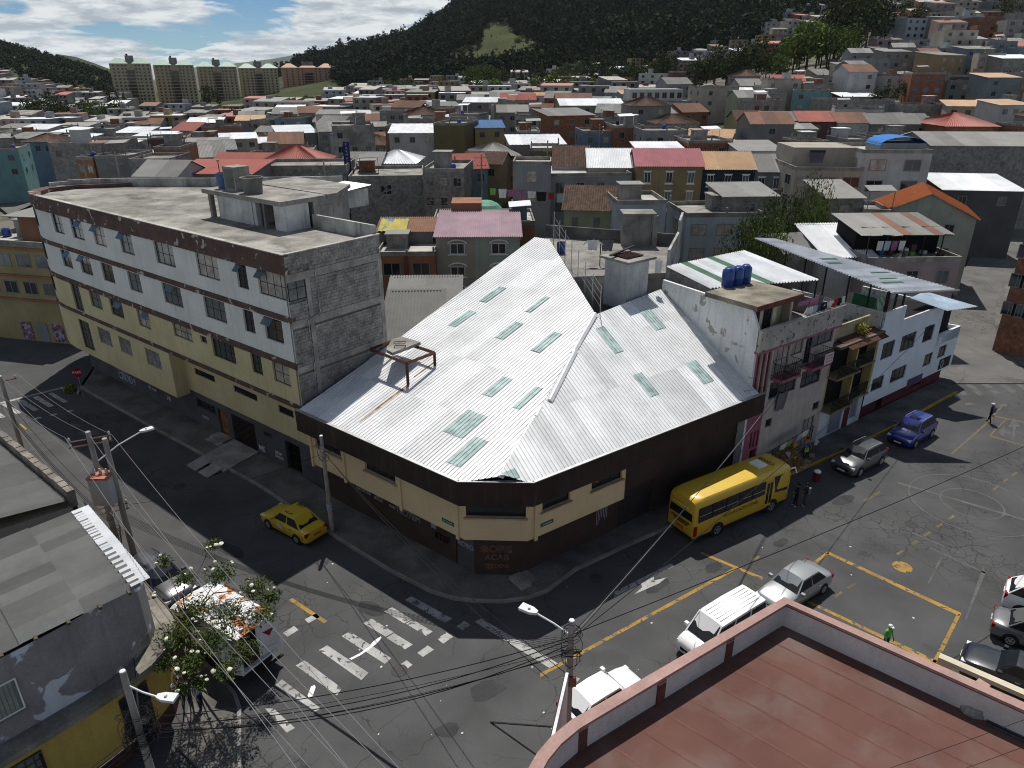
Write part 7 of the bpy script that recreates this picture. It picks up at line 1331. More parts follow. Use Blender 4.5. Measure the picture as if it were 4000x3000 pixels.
def house(label, xl, xr, yt, Y, d, wall, rk='flat', rm='conc', st=2, cols=3, yaw=0, name='house', rise=None, glass=None, big=False, z0=None, blk=False, win=(1.1, 1.2), wfr=None, over=.35, side=True, seed=1, cl=True, cat='house', group=None):
    a, b_ = atY(xl, yt, Y), atY(xr, yt, Y); w = b_.x-a.x; zt = (a.z+b_.z)/2; c = (a+b_)/2; cy, sy = math.cos(rad(yaw)), math.sin(rad(yaw)); p0 = (c.x-cy*w/2, c.y-sy*w/2); p1 = (c.x+cy*w/2, c.y+sy*w/2)
    g = min(ground_z(*p0), ground_z(*p1)) if z0 is None else z0; T = frame(p0, p1); p = empty(name, (c.x, c.y, g), label, cat, group); p['_w'] = wall; rn = random.Random(seed+int(xl))
    b = MB(T); b.box(0, 0, g-2.5, w, d, zt); ob('wall', b, WM[wall], p)
    if blk:
        blocks(p, T, 0, w, max(g, zt-7), zt); TS_ = T @ Matrix.Rotation(-math.pi/2, 4, 'Z') @ Matrix.Translation((-d, 0, 0)) if c.x > 0 else T @ Matrix.Translation((w, 0, 0)) @ Matrix.Rotation(math.pi/2, 4, 'Z'); blocks(p, TS_, 0, d, max(g, zt-7), zt)
    roof(p, T, w, d, zt, rk, rm, over, rise)
    if rk == 'flat' and cl: clutter(p, T, w, d, zt, rn)
    ww, wh = win; gl = glass or [GLASS, GLASS, GLASS, GLASS2, CURT]
    for s in range(st):
        zz = zt-.75-wh-s*2.7
        if zz < g: break
        for k in range(cols):
            x = w*(k+.5)/cols-ww/2
            quickwin(p, T @ TR(x, -.01, zz), ww, wh, rn.choice(gl), wfr or GREYF)
        if side:
            TS_ = T @ Matrix.Rotation(-math.pi/2, 4, 'Z') @ Matrix.Translation((-d, 0, 0)) if c.x > 0 else T @ Matrix.Translation((w, 0, 0)) @ Matrix.Rotation(math.pi/2, 4, 'Z')
            for k in range(max(1, int(d/5))): quickwin(p, TS_ @ TR(d*(k+.5)/max(1, int(d/5))-ww/2, -.01, zz), ww, wh, rn.choice(gl), wfr or GREYF)
    HOUSES.append((p, T, w, d, zt, g)); return p, T, w, d, zt, g
WF = MATS['white_paint']
# --- just behind the white roof
p, T, w, d, zt, g = house('orange house with framed panels and a white roof deck behind the block wall', 1470, 1700, 1000, 80, 9, 'orange', 'flat', 'palec', 3, 2, 1, win=(2.0, 1.5), side=False)
for s in range(2):
    for k in range(2):
        b = MB(T); x = w*(k+.5)/2; z = zt-.75-s*2.7; b.box(x-1.5, -.06, z-.1, x+1.5, -.005, z+.55); ob('orange_panel', b, WM['orange'], p)
b = MB(T); b.box(w*.5-.25, -.1, g, w*.5+.25, -.005, zt); ob('brown_pier', b, MATS['oxide_red'], p)
p, T, w, d, zt, g = house('beige and mint house with white arched windows and a mauve tiled eave', 1703, 2030, 925, 82, 10, 'cream', 'shed', 'mauve', 3, 2, 1, win=(1.7, 1.25), side=False, wfr=WF)
b = MB(T); b.box(w*.46, -.03, g, w+.02, .2, zt-.02); ob('mint_half', b, WM['mint'], p)
for s in range(3):
    for k in range(2):
        x = w*(k+.5)/2; z = zt-.75-1.25-s*2.7; b = MB(T); b.tube([(x+1.05*math.cos(a*.314), -.08, z+1.2+.45*math.sin(a*.314)) for a in range(11)], .09, 5); ob('window_arch', b, WF, p); b = MB(T); b.box(x-1.1, -.14, z-.12, x+1.1, -.01, z-.02); ob('window_sill', b, WF, p)
        quickwin(p, T @ TR(x-.85, -.05, z), 1.7, 1.25, GLASS, WF)
p, T, w, d, zt, g = house('shed with yellow, blue and rusty sheets beside the mauve eave', 1478, 1690, 905, 86, 4, 'grey', 'shed', 'rust', 0, 0, 1, rise=.9, side=False)
vs_, fs_ = corr((0, -.6, zt+.2), (w*.52, -.6, zt+.2), (w*.52, 3, zt+1.0), (0, 3, zt+1.0), .5, .05); b = MB(T); b.add(vs_, fs_); ob('yellow_sheet', b, M('yellow_blue_sheet', (.38, .33, .08), .6, var=.2, peel=.25, peelc=(.08, .2, .33), peels=.5), p)
house('low shed with pale corrugated roof below the orange house', 1515, 1790, 1193, 62, 5, 'conc', 'shed', 'asb', 0, 0, 2, side=False, rise=1.3); house('low shed with dark corrugated roof beside the white roof edge', 1500, 1720, 1335, 52, 6.5, 'conc', 'shed', 'grey', 0, 0, 3, side=False, rise=2.2)
# --- right of the terrace and up to the old street
p, T, w, d, zt, g = house('yellow-green house with an old brown tile roof and white annex', 2205, 2460, 822, 82, 8.5, 'green', 'gable', 'tile', 2, 3, -8, win=(.75, 1.2), rise=2.1)
house('white flat-roofed annex beside the old tile roof', 2408, 2605, 800, 79, 7, 'paleblue', 'flat', 'palec', 1, 0, 3, side=False)
p, T, w, d, zt, g = house('red-brown roof terrace with a green domed shelter', 1690, 2090, 880, 90, 9, 'orange', 'flat', 'palec', 1, 3, 2, cl=False)
b = MB(T); b.box(w*.18, 2, zt, w*.48, 6.5, zt+2.4); ob('terrace_room', b, WM['orange'], p); b = MB(T); b.lathe([(0.02, 1.0), (.9, .85), (1.7, .45), (2.1, 0)], 16, c=(w*.52, 4.5, zt+1.4)); ob('green_dome', b, RM['green'], p); b = MB(T); b.box(w*.78, 2, zt, w*.93, 4, zt+2.0); ob('blue_shed', b, WM['blue'], p); b = MB(T); b.slab([(w*.75, 1.6, zt+1.9), (w*.97, 1.6, zt+2.1), (w*.97, 4.4, zt+2.3), (w*.75, 4.4, zt+2.1)], (0, 0, .06)); ob('shed_roof', b, SHEETW, p)
house('long unplastered grey block building with stepped walls', 1362, 1650, 700, 106, 12, 'block', 'flat', 'conc', 1, 1, 6, blk=True, win=(1.6, 1.4)); house('darker block house with a yellow-lit corner window', 1650, 1812, 672, 104, 11, 'block', 'flat', 'conc', 2, 3, -4, blk=True)
house('grey modern cube house at the end of the washing lines', 2003, 2153, 645, 103, 6, 'slate', 'flat', 'palec', 2, 1, -3, win=(1.4, 1.6), cl=False); house('grey modern house with a wide white roof deck', 2145, 2470, 690, 106, 13, 'slate', 'flat', 'palec', 2, 4, 5, win=(1.2, 1.6), cl=False)
for lab, xl, xr, wl, rm, yt, dd in (('ochre colonial house with arches under a pink sheet roof', 2490, 2745, 'ochre', 'pink', 650, 9), ('dark blue house with white window frames under a peach roof', 2745, 2950, 'navy', 'peach', 662, 9), ('blue-grey house with white frames under a grey sheet roof', 2950, 3128, 'bluegrey', 'asb', 672, 9)):
    p, T, w, d, zt, g = house(lab, xl, xr, yt, 106, dd, wl, 'gable', rm, 2, 3, -2, win=(.9, 1.6), wfr=WF, rise=2.0)
    for k in range(3):
        for s in range(2): x = w*(k+.5)/3; z = zt-.75-1.6-2.7*s; b = MB(T); b.box(x-.6, -.07, z-.15, x+.6, -.012, z); b.box(x-.6, -.07, z+1.6, x+.6, -.012, z+1.75); ob('window_surround', b, WF, p)
    if wl == 'ochre':
        for k in range(3): x = w*(k+.7)/4; b = MB(T); b.tube([(x+.9*math.cos(a*.314), -.06, g+2.0+.9*math.sin(a*.314)) for a in range(11)], .12, 5); ob('arch', b, WF, p)
house('shed with a bright white sheet roof left of the pink roof', 2300, 2500, 655, 110, 9, 'cream', 'gable', 'white', 1, 2, -2, rise=2.3, side=False); house('ruined adobe house with a broken brown tile roof', 2165, 2300, 650, 113, 9, 'white', 'gable', 'tile', 1, 1, -2, rise=2.6, side=False)
p, T, w, d, zt, g = house('cream block of flats with a roof-level balcony and dark glazing', 3110, 3372, 668, 99, 11, 'cream', 'flat', 'conc', 3, 3, -3, win=(2.3, 1.4), cl=False)
b = MB(T); b.box(0.3, 3, zt, w, d, zt+2.7); ob('roof_room', b, WM['cream'], p); b = MB(T); b.slab([(2.5, 2.9, zt+2.3), (4.6, 2.9, zt+2.3), (3.8, 1.4, zt+.9), (2.2, 1.4, zt+.9)], (0, .05, .05)); ob('black_tarpaulin', b, M('tarp', (.03, .03, .04), .2), p)
p, T, w, d, zt, g = house('white tower house with a blue vaulted plastic roof', 3372, 3640, 600, 99, 10, 'white', 'flat', 'palec', 3, 2, -3, win=(2.2, 1.5), cl=False)
b = MB(T); n = 8; Rv = 3.1
for k in range(n): a0, a1 = math.pi*k/n, math.pi*(k+1)/n; b.add([(w*.62-Rv*math.cos(a0), 1, zt+.9+1.1*math.sin(a0)), (w*.62-Rv*math.cos(a1), 1, zt+.9+1.1*math.sin(a1)), (w*.62-Rv*math.cos(a1), 6, zt+.9+1.1*math.sin(a1)), (w*.62-Rv*math.cos(a0), 6, zt+.9+1.1*math.sin(a0))], [(0, 1, 2, 3)])
ob('blue_vault', b, M('blue_plastic_sheet', (.03, .16, .48), .35, var=.1), p); b = MB(T); b.box(w*.62-3, 1.1, zt, w*.62+3, 5.9, zt+1.2); ob('roof_room', b, WM['slate'], p)
house('unplastered block house with a grey sheet roof beside the shrubs', 3235, 3376, 775, 84, 6, 'block', 'shed', 'asb', 2, 1, 4, blk=True, rise=1.2)
p, T, w, d, zt, g = house('pale green house with an orange clay tile roof', 3450, 3790, 845, 84, 9, 'mint', 'gabley', 'otile', 3, 2, -22, rise=2.6, win=(1., 1.3)); house('low white annex with a grey felt roof beside the orange tiles', 3372, 3475, 835, 83, 6, 'mint', 'flat', 'conc', 1, 0, -10, side=False)
p, T, w, d, zt, g = house('flaking pink house with a cluttered terrace under patched rusty sheets', 3385, 3760, 1025, 66, 8, 'pink', 'flat', 'conc', 2, 3, 3, cl=False, win=(1.2, 1.4)); b = MB(T); b.box(.3, 3.5, zt, w*.96, 7.5, zt+2.6); ob('terrace_room', b, DARK, p)
for k in range(9):
    x0, x1 = -.4+k*w/9, -.3+(k+1)*w/9; vs_, fs_ = corr((x0, 1.2+.5*(k % 3)*.4, zt+2.3-.08*(k % 2)), (x1, 1.2, zt+2.3), (x1, 7.8, zt+3.2), (x0, 7.8, zt+3.2), .2, .03); b = MB(T); b.add(vs_, fs_); ob('patched_sheet', b, [ASB, SHEETG, RM['rust']][(k*5) % 3 if k > 2 else 0], p)
for k in range(5): b = MB(T); x = .4+k*w/5; b.box(x, 1.3, zt, x+.08, 1.38, zt+2.3); ob('terrace_post', b, STEEL, p)
for k in range(16): rn = random.Random(k); b = MB(T); x, y = rn.uniform(2, w-1), rn.uniform(1.5, 3.4); s_ = rn.uniform(.2, .6); b.box(x, y, zt+.04, x+s_, y+s_, zt+.04+s_*rn.uniform(.5, 2)); ob('terrace_clutter', b, rn.choice([CONC, RUST, CL['blue'], CL['green'], CL['white'], BARK]), p)
for k, cn_ in enumerate(('white', 'pale', 'mauve', 'white')): garment('garment', T @ TR(1.2+k*.7, .6, zt+1.9), .55, .9, CL[cn_], ['white shirt on the line of the flaking pink terrace', 'pale shirt on the line of the flaking pink terrace', 'mauve cloth on the line of the flaking pink terrace', 'white cloth nearest the post on the flaking pink terrace'][k])
house('low house with a white framed skylight roof behind the big sheet roof', 3230, 3420, 1005, 68, 7, 'white', 'shed', 'white', 0, 0, 4, rise=1.8, side=False); house('small grey sheet-roofed outbuilding by the shrubs', 3060, 3200, 985, 70, 6, 'conc', 'gable', 'asb', 0, 0, 14, side=False, rise=1.2)
house('pale blue house with curtained windows and block upper storey', 2680, 2990, 848, 81, 8, 'paleblue', 'flat', 'conc', 2, 3, 4, win=(1.8, 1.3), glass=[CURT]); house('block room on the roof of the pale blue house', 2830, 3040, 768, 84, 6, 'block', 'shed', 'asb', 1, 1, 4, blk=True)
house('long grey rendered hall with a low sheet roof at the right', 3650, 4080, 570, 116, 14, 'block', 'gable', 'asb', 0, 0, -4, blk=True, rise=1.5, side=False); house('dark hall with shed roofs right of the tile-roofed house', 3700, 3990, 745, 100, 9, 'darkgrey', 'shed', 'white', 1, 2, -8)
p, T, w, d, zt, g = house('brick-red house with grey bands cut by the right edge', 4010, 4120, 930, 64, 14, 'brick', 'flat', 'conc', 3, 3, -52, win=(1.2, 1.3), glass=[GLASS])
# --- left side behind the tall building
p, T, w, d, zt, g = house('yellow corner house with orange bands and shop posters at the far left', -150, 225, 960, 68, 10, 'yellow', 'flat', 'palec', 2, 4, -14, win=(1.6, 1.3))
for z in (zt-.3, zt-3.0, zt-5.4): b = MB(T); b.box(-.1, -.2, z, w+.1, -.01, z+.22); ob('orange_band', b, WM['orange'], p)
for k in range(4): b = MB(T); x = w*.35+k*1.9; b.box(x, -.05, g+.1, x+1.3, -.01, g+2.0); ob('shutter' if k % 2 else 'poster_wall', b, WM['slate'] if k % 2 else M('posters', (.25, .12, .16), .8, var=.8, sca=4, fine=3, peel=.45, peelc=(.3, .33, .45), peels=3), p)
b = MB(T); b.box(w*.45, 2, zt, w, 8, zt+2.4); ob('roof_room', b, WM['orange'], p); b = MB(T); b.slab([(w*.3, 1.5, zt+2.4), (w+.3, 1.5, zt+2.5), (w+.3, 8.5, zt+2.9), (w*.3, 8.5, zt+2.8)], (0, 0, .06)); ob('grey_roof_sheet', b, SHEETG, p)
LM = [('orange house with rounded parapets on the uphill street', 288, 372, 625, 118, 9, 'orange', 'flat', 'conc', 3, 2, -18), ('house with a bare grey plaster gable wall', 372, 505, 620, 117, 9, 'grey', 'flat', 'conc', 0, 0, 3), ('block house right of the bare plaster gable', 505, 660, 632, 116, 9, 'block', 'flat', 'conc', 1, 2, 3), ('unplastered dark block house above the uphill street', 180, 400, 570, 130, 11, 'block', 'flat', 'conc', 2, 3, -6), ('orange house with a dark roof terrace behind the flat roof', 600, 700, 585, 128, 9, 'orange', 'flat', 'conc', 1, 1, 4), ('turquoise house at the far left edge of the uphill street', -60, 62, 590, 150, 10, 'teal', 'flat', 'conc', 2, 2, 20), ('blue two-storey house with brown tiled roof at the left', 85, 200, 555, 165, 10, 'blue', 'hip', 'tile', 1, 3, 4),
      ('pale grey pointed sheet-roof house right of the plaster gable', 520, 690, 690, 96, 8, 'white', 'gable', 'asb', 0, 0, -6), ('long salmon sheet roof behind the tall building', 670, 980, 680, 100, 8, 'grey', 'shed', 'red', 0, 0, -3), ('peach house with a grey-red mottled roof', 1000, 1260, 640, 118, 10, 'ochre', 'hip', 'red', 1, 4, 2), ('long brown block wall house behind the tank tower', 1020, 1350, 660, 108, 9, 'block', 'flat', 'conc', 0, 0, 3), ('white sheet-roofed house with a pink ridge', 1440, 1620, 640, 122, 10, 'white', 'hip', 'white', 0, 0, -2), ('pale house with a wide cream sheet roof', 1330, 1480, 650, 120, 9, 'cream', 'gable', 'asb', 1, 2, -4),
      ('light blue house with an orange sheet roof', 1740, 1905, 660, 114, 9, 'teal', 'gable', 'red', 1, 3, 12), ('red-brown house with a faded grey hip roof', 1855, 2030, 610, 135, 12, 'orange', 'hip', 'asb', 2, 4, 8), ('low house with a rough brown tile roof before the red-brown one', 1800, 1960, 640, 125, 8, 'ochre', 'gable', 'tile', 1, 2, -12), ('white stepped house with sun-bleached sheets', 1520, 1760, 520, 160, 10, 'white', 'shed', 'white', 1, 4, 3), ('big olive-yellow blank building', 1690, 1815, 490, 158, 12, 'olive', 'flat', 'conc', 0, 0, -12), ('dark concrete house left of the olive blank building', 1300, 1460, 500, 150, 11, 'conc', 'flat', 'conc', 2, 3, 14), ('pale yellow house under bright blue roof sheets', 1855, 1970, 500, 165, 9, 'yellow', 'shed', 'blue', 2, 2, 6),
      ('white house with green edged windows left of the blue barrels', 2010, 2130, 455, 180, 11, 'cream', 'flat', 'conc', 2, 4, -4), ('maroon and pink house with a tall chimney', 2020, 2110, 520, 150, 9, 'red', 'flat', 'palec', 1, 2, 2), ('house with a wall of purple, green and blue stripes', 2275, 2400, 520, 152, 10, 'blue', 'flat', 'conc', 1, 2, 4), ('brown brick house right of the striped wall', 2400, 2520, 500, 150, 11, 'brick', 'flat', 'conc', 2, 2, 4), ('long white sheet roof below the brick houses', 1995, 2210, 565, 140, 9, 'pink', 'shed', 'white', 0, 0, 6), ('olive house with a white loggia', 2070, 2190, 590, 128, 9, 'olive', 'flat', 'palec', 2, 2, -2),
      ('grey four-window house with a tank on its roof', 2515, 2690, 520, 140, 11, 'slate', 'flat', 'conc', 2, 4, 2), ('tan brick tower house with a striped awning roof', 2690, 2865, 560, 128, 10, 'brick', 'flat', 'conc', 1, 2, 3), ('low block house with a bright edge roof', 2505, 2690, 600, 124, 9, 'block', 'shed', 'white', 0, 0, 2), ('glass-fronted long low house behind the grey roof', 2890, 3060, 590, 122, 8, 'white', 'shed', 'asb', 1, 3, 1), ('old house with a brown tile roof in the long row', 2880, 2985, 468, 175, 9, 'yellow', 'gable', 'tile', 1, 2, -1), ('old house with a mossy grey roof in the long row', 2985, 3145, 472, 174, 9, 'yellow', 'gable', 'grey', 1, 3, -1), ('old house with a bright orange-red roof in the long row', 3125, 3275, 475, 173, 10, 'red', 'gable', 'red', 1, 3, -1), ('old house with patched silver and rusty sheets in the long row', 3275, 3405, 480, 172, 10, 'white', 'gable', 'rust', 1, 2, -1), ('old house with a long dull brown-grey roof', 3405, 3640, 485, 171, 10, 'grey', 'gable', 'grey', 1, 3, -2), ('large low house with a faded red hip roof at the right', 3700, 3900, 495, 160, 16, 'brick', 'hip', 'red', 0, 0, -3),
      ('brick house with a red parapet below the long row', 3120, 3240, 560, 140, 8, 'brick', 'flat', 'conc', 1, 2, 3), ('house with a green lower wall and lattice roof room', 3310, 3440, 555, 138, 9, 'green', 'flat', 'conc', 1, 2, 3), ('pale roofed house with a blue barrel on top', 3150, 3340, 600, 128, 8, 'cream', 'shed', 'asb', 1, 2, 2), ('block house with a bright top left of the grey hall', 3440, 3640, 545, 145, 10, 'block', 'flat', 'conc', 1, 3, 2), ('ochre brick wall house with a red coping at the right', 3530, 3740, 415, 200, 12, 'block', 'flat', 'red', 0, 0, -3), ('tan stepped block house above the long row', 3240, 3500, 395, 205, 12, 'block', 'flat', 'conc', 0, 0, 3), ('cream block of flats with cantilevered storeys left of the palm trees', 2740, 2890, 345, 225, 12, 'cream', 'flat', 'conc', 3, 2, 6), ('dark four-storey house with a white frame and red oriel', 3665, 3890, 300, 235, 14, 'darkgrey', 'flat', 'red', 3, 4, -6), ('beige three-storey flats in a terrace left of the pines', 3130, 3270, 305, 270, 10, 'cream', 'flat', 'conc', 3, 3, 4), ('yellow-cream flats beside the wooden church', 3340, 3500, 255, 290, 12, 'yellow', 'flat', 'conc', 3, 3, 3)]
for t_ in LM:
    lab, xl, xr, yt, Y, dd, wl, rk, rm, st, co, yw = t_; house(lab, xl, xr, yt, Y, dd, wl, rk, rm, st, co, yw, seed=len(lab))
# glazed office building
p, T, w, d, zt, g = house('curved white office building with tall dark glazing', 2455, 2755, 400, 232, 16, 'white', 'flat', 'palec', 0, 0, 4, name='office_building', cat='building')
for k in range(9): b = MB(T); x = .5+k*(w-1)/9; b.box(x, -.06, max(g, zt-9), x+(w-1)/9-.5, -.01, zt-1.2); ob('glazed_bay', b, GLASS, p)
b = MB(T); b.box(1, 4, zt, w*.75, 13, zt+3.6); ob('upper_storey', b, WM['white'], p)
for k in range(7): quickwin(p, T @ TR(1.8+k*w*.1, 3.98, zt+1), 1.4, 1.7)
p, T, w, d, zt, g = house('green market hall with a wide white roof', 2190, 2440, 412, 222, 16, 'green', 'gable', 'white', 1, 6, 3, rise=1.6, name='market_hall', cat='hall')
house('plain tall brick-red tower block among the trees', 2628, 2682, 283, 300, 6, 'red', 'flat', 'conc', 0, 0, 4, name='brick_tower', cat='tower', cl=False)
# vertical pharmacy sign
sp_ = atY(1362, 678, 112); b = MB(Matrix.Translation(sp_)); b.box(-.45, -.1, 0, .45, .1, 4.6); o = ob('vertical_sign', b, plain('sign_navy', (.02, .018, .10), .5)); tag(o, 'tall dark blue vertical sign with pale letters behind the tank tower', 'sign')
text('lettering', 'F\nA\nR\nM\nA\nC\nI\nA\nS', Matrix.Translation(sp_+Vector((0, -.12, 2.2))) @ UPR, .5, plain('letter_pale', (.35, .36, .4), .6), o); b = MB(Matrix.Translation(sp_)); b.tube([(-.5, 0, -6), (-.5, 0, 4.2)], .06, 5); ob('sign_post', b, STEEL, o)
# washing lines on a roof
for k in range(12): v = atY(1925+k*38, 735+k*3, 98); garment('garment', Matrix.Translation(v), .8+.3*(k % 3), .9+.3*(k % 2), CL[['green', 'white', 'mauve', 'mauve', 'white', 'black', 'red', 'pale', 'blue', 'white', 'pale', 'blue'][k]], 'item %s on the long roof washing line beside the grey cube house' % ['at the left end', 'second from left', 'third from left', 'fourth from left', 'fifth from left', 'sixth from left', 'seventh from left', 'eighth from left', 'ninth from left', 'tenth from left', 'eleventh from left', 'at the right end'][k])
b = MB(); b.tube([atY(1900, 733, 98), atY(2370, 770, 98)], .012, 4); tag(ob('washing_line', b, STEEL), 'long washing line before the grey cube house', 'clothes line')
# side streets draped over the ground
def atg(x, y):
    v = at(x, y)
    for _ in range(8): v = at(x, y, ground_z(v.x, v.y))
    return v
def drape(nm, le, ri, mat, up=.07):
    A, B = [atg(*q) for q in le], [atg(*q) for q in ri]; b = MB(); vs = []; n = 7
    for u, v in zip(A, B):
        for k in range(n): q = u.lerp(v, k/(n-1)); vs.append((q.x, q.y, max(ground_z(q.x, q.y), 0)+up))
    b.add(vs, [(i*n+k, i*n+k+1, (i+1)*n+k+1, (i+1)*n+k) for i in range(len(A)-1) for k in range(n-1)]); tag(ob(nm, b, mat, smooth=True), kind='structure')
drape('side_street', [(3630, 1500), (3640, 1400), (3680, 1250), (3730, 1120), (3790, 1010), (3850, 910), (3905, 820), (3955, 740)], [(4300, 1500), (4200, 1400), (4120, 1250), (4080, 1120), (4070, 1010), (4070, 910), (4075, 820), (4080, 740)], ASPH2)
drape('side_pavement', [(3995, 1440), (3930, 1370), (3885, 1280), (3890, 1190), (3935, 1100), (3985, 1000)], [(4130, 1440), (4090, 1370), (4060, 1280), (4050, 1190), (4055, 1100), (4060, 1000)], PAVE, .17)
drape('uphill_street', [(-60, 775), (40, 735), (110, 700), (175, 655), (220, 630)], [(40, 850), (150, 800), (228, 745), (262, 690), (285, 640)], ASPH2)
# shrubs and trees of the near blocks
for k, (x, y, Y, h, r, kd) in enumerate(((2960, 960, 72, 5.5, 2.6, 'mid'), (3040, 900, 76, 6.0, 2.6, 'dark'), (3120, 900, 78, 5.0, 2.5, 'mid'), (3190, 880, 80, 4.6, 2.3, 'light'), (2900, 985, 70, 4.0, 2.0, 'mid'), (3010, 990, 69, 3.6, 2.0, 'light'), (3180, 830, 84, 7.5, 2.4, 'olive'))):
    v = atY(x, y, Y); v.z = ground_z(v.x, v.y); zt_ = atY(x, y-40, Y).z; tree('garden_shrub', v, max(h, zt_+2.5), r, kd, ['broad green shrub at the left of the overgrown garden', 'tall dark shrub against the cream flats', 'green shrub in the middle of the overgrown garden', 'light green shrub at the right of the garden', 'low green bush behind the grey terrace wall', 'light bush in front of the overgrown garden', 'thin olive tree before the cream flats'][k], 1500, k, 'round', .22, 'garden shrubs', cat='shrub')
FOL['pinkb'] = foliage('blossom', (.26, .12, .22), (.36, .2, .33)); v = atY(1240, 520, 152); v.z = ground_z(v.x, v.y); tree('street_tree', v, 8.5, 2.6, 'pinkb', 'pink blossoming tree by the side street', 500, 3)
# ------------------------------------------------------------------ the town beyond: single houses up to the slope, then one mass
def far_town():
    rn = random.Random(21); WK = ['block']*6+['grey']*4+['conc']*3+['white']*4+['cream']*5+['brick']*3+['ochre', 'orange', 'pink', 'blue', 'paleblue', 'green', 'yellow', 'slate', 'slate', 'bluegrey', 'red', 'mint', 'teal']
    wn = dict(block='bare block', grey='grey', conc='raw concrete', white='white', cream='cream', brick='brick', ochre='ochre', orange='orange', pink='pink', blue='blue', paleblue='pale blue', green='green', yellow='yellow', slate='slate grey', bluegrey='blue-grey', red='dark red', mint='mint', teal='turquoise')
    rk_ = [('flat', 'conc', 'flat roof')]*5+[('flat', 'palec', 'bright flat roof')]*2+[('shed', 'white', 'white sheet roof')]*3+[('gable', 'asb', 'grey sheet roof')]*3+[('shed', 'asb', 'sloping grey roof')]*2+[('gable', 'red', 'red roof'), ('hip', 'tile', 'brown tile roof'), ('gable', 'rust', 'rusty roof'), ('shed', 'peach', 'salmon roof')]
    cen = [((h[1] @ Vector((h[2]/2, h[3]/2, 0))), max(h[2], h[3])/2) for h in HOUSES]; items = []; Y = 108.
    while Y < 640:
        x = -.70*Y
        while x < .72*Y:
            X = x+rn.uniform(-2.5, 2.5); Yy = Y+rn.uniform(-3, 3); px = 2000+3056*X/Yy
            ok = all((Vector((X, Yy))-c.to_2d()).length > r+5.5 for c, r in cen)
            if (Yy > 430 and 480 < px < 1290) or (1290 < px < 2700 and Yy > 590): ok = False
            if px < 260 and Yy < 190: ok = False                      # the uphill street and its slope stay open
            if 3560 < px and Yy < 150: ok = False
            if 2560 < px < 3400 and 292 < Yy < 410 and rn.random() < .9: ok = False
            if ok and rn.random() < (.93 if Yy < 300 else .86): items.append((X, Yy))
            x += rn.uniform(11.5, 14.5)*(1 if Y < 350 else 1.15)
        Y += rn.uniform(10.5, 12.5)*(1 if Y < 350 else 1.2)
    near = sorted(items, key=lambda i: i[1])[:235]; rest = sorted(items, key=lambda i: i[1])[235:]
    ords = ['', 'second ', 'third ']; made = []
    for k, (X, Yy) in enumerate(near):
        w, d = rn.uniform(7, 12), rn.uniform(7.5, 11); st = rn.choice([1, 2, 2, 3, 3]); hh = st*2.75+.4; wl = rn.choice(WK); rk, rm, rl = rn.choice(rk_); yaw = rn.choice([rn.uniform(-6, 8), rn.uniform(-6, 8), rn.uniform(10, 24), rn.uniform(-22, -10)])
        g = ground_z(X, Yy); cy, sy = math.cos(rad(yaw)), math.sin(rad(yaw)); T = frame((X-cy*w/2, Yy-sy*w/2), (X+cy*w/2, Yy+sy*w/2)); zt = g+hh; p = empty('house', (X, Yy, g), None, 'house', 'houses of the town beyond'); p['_w'] = wl
        b = MB(T); b.box(0, 0, g-4, w, d, zt); ob('wall', b, WM[wl], p); roof(p, T, w, d, zt, rk, rm, .3)
        if rk == 'flat': clutter(p, T, w, d, zt, rn)
        co = rn.choice([2, 3, 3])
        for s in range(st):
            for c in range(co):
                if rn.random() < .85: quickwin(p, T @ TR(w*(c+.5)/co-.65, -.01, zt-2.0-s*2.75), 1.3, 1.2, rn.choice([GLASS, GLASS, GLASS2, CURT]))
        p['_l'] = '%s %s house with %s' % (wn[wl], ['one-storey', 'two-storey', 'three-storey'][st-1], rl); made.append((p, proj((X, Yy, zt))))
    by = {}
    for p, q in made: by.setdefault(p['_l'], []).append((q[0], p))
    def ordn(i): return '%d%s' % (i, 'th' if 10 <= i % 100 <= 20 else {1: 'st', 2: 'nd', 3: 'rd'}.get(i % 10, 'th'))
    for l, ps in by.items():
        ps.sort(key=lambda t: t[0])
        for i, (x, p) in enumerate(ps): p['label'] = l+(' in the town behind' if len(ps) == 1 else ', %s of its kind from the left' % ordn(i+1)); del p['_l']
    # beyond: one mass that reads as roofs and walls
    wl_m = [WM[k] for k in ('block', 'grey', 'white', 'cream', 'brick', 'paleblue', 'ochre', 'pink', 'slate')]; rf_m = [RM[k] for k in ('conc', 'palec', 'white', 'asb', 'red', 'rust')]; mats = wl_m+rf_m+[GLASS]; vs = []; fs = []; mi = []
    for (X, Yy) in rest:
        w, d, hh = rn.uniform(8, 14), rn.uniform(8, 12), rn.choice([3.2, 5.8, 5.8, 8.5, 8.5, 11]); yaw = rn.uniform(-.35, .35); g = ground_z(X, Yy); T = TR(X, Yy, g, yaw); o = len(vs); a = rn.choice([0, 0, 0, 1, 1, 2, 2, 3, 3, 4, 5, 6, 7, 8]); r = 9+rn.choice([0, 0, 0, 1, 1, 2, 3, 3, 4, 5]); rise = rn.choice([0, 0, 0, .8, 1.5])
        P = [(-w/2, -d/2, -6), (w/2, -d/2, -6), (w/2, d/2, -6), (-w/2, d/2, -6), (-w/2, -d/2, hh), (w/2, -d/2, hh), (w/2, d/2, hh+rise), (-w/2, d/2, hh+rise)]
        vs += [tuple(T @ Vector(q)) for q in P]; fs += [(o, o+1, o+5, o+4), (o+1, o+2, o+6, o+5), (o+3, o, o+4, o+7), (o+4, o+5, o+6, o+7)]; mi += [a, a, a, r]
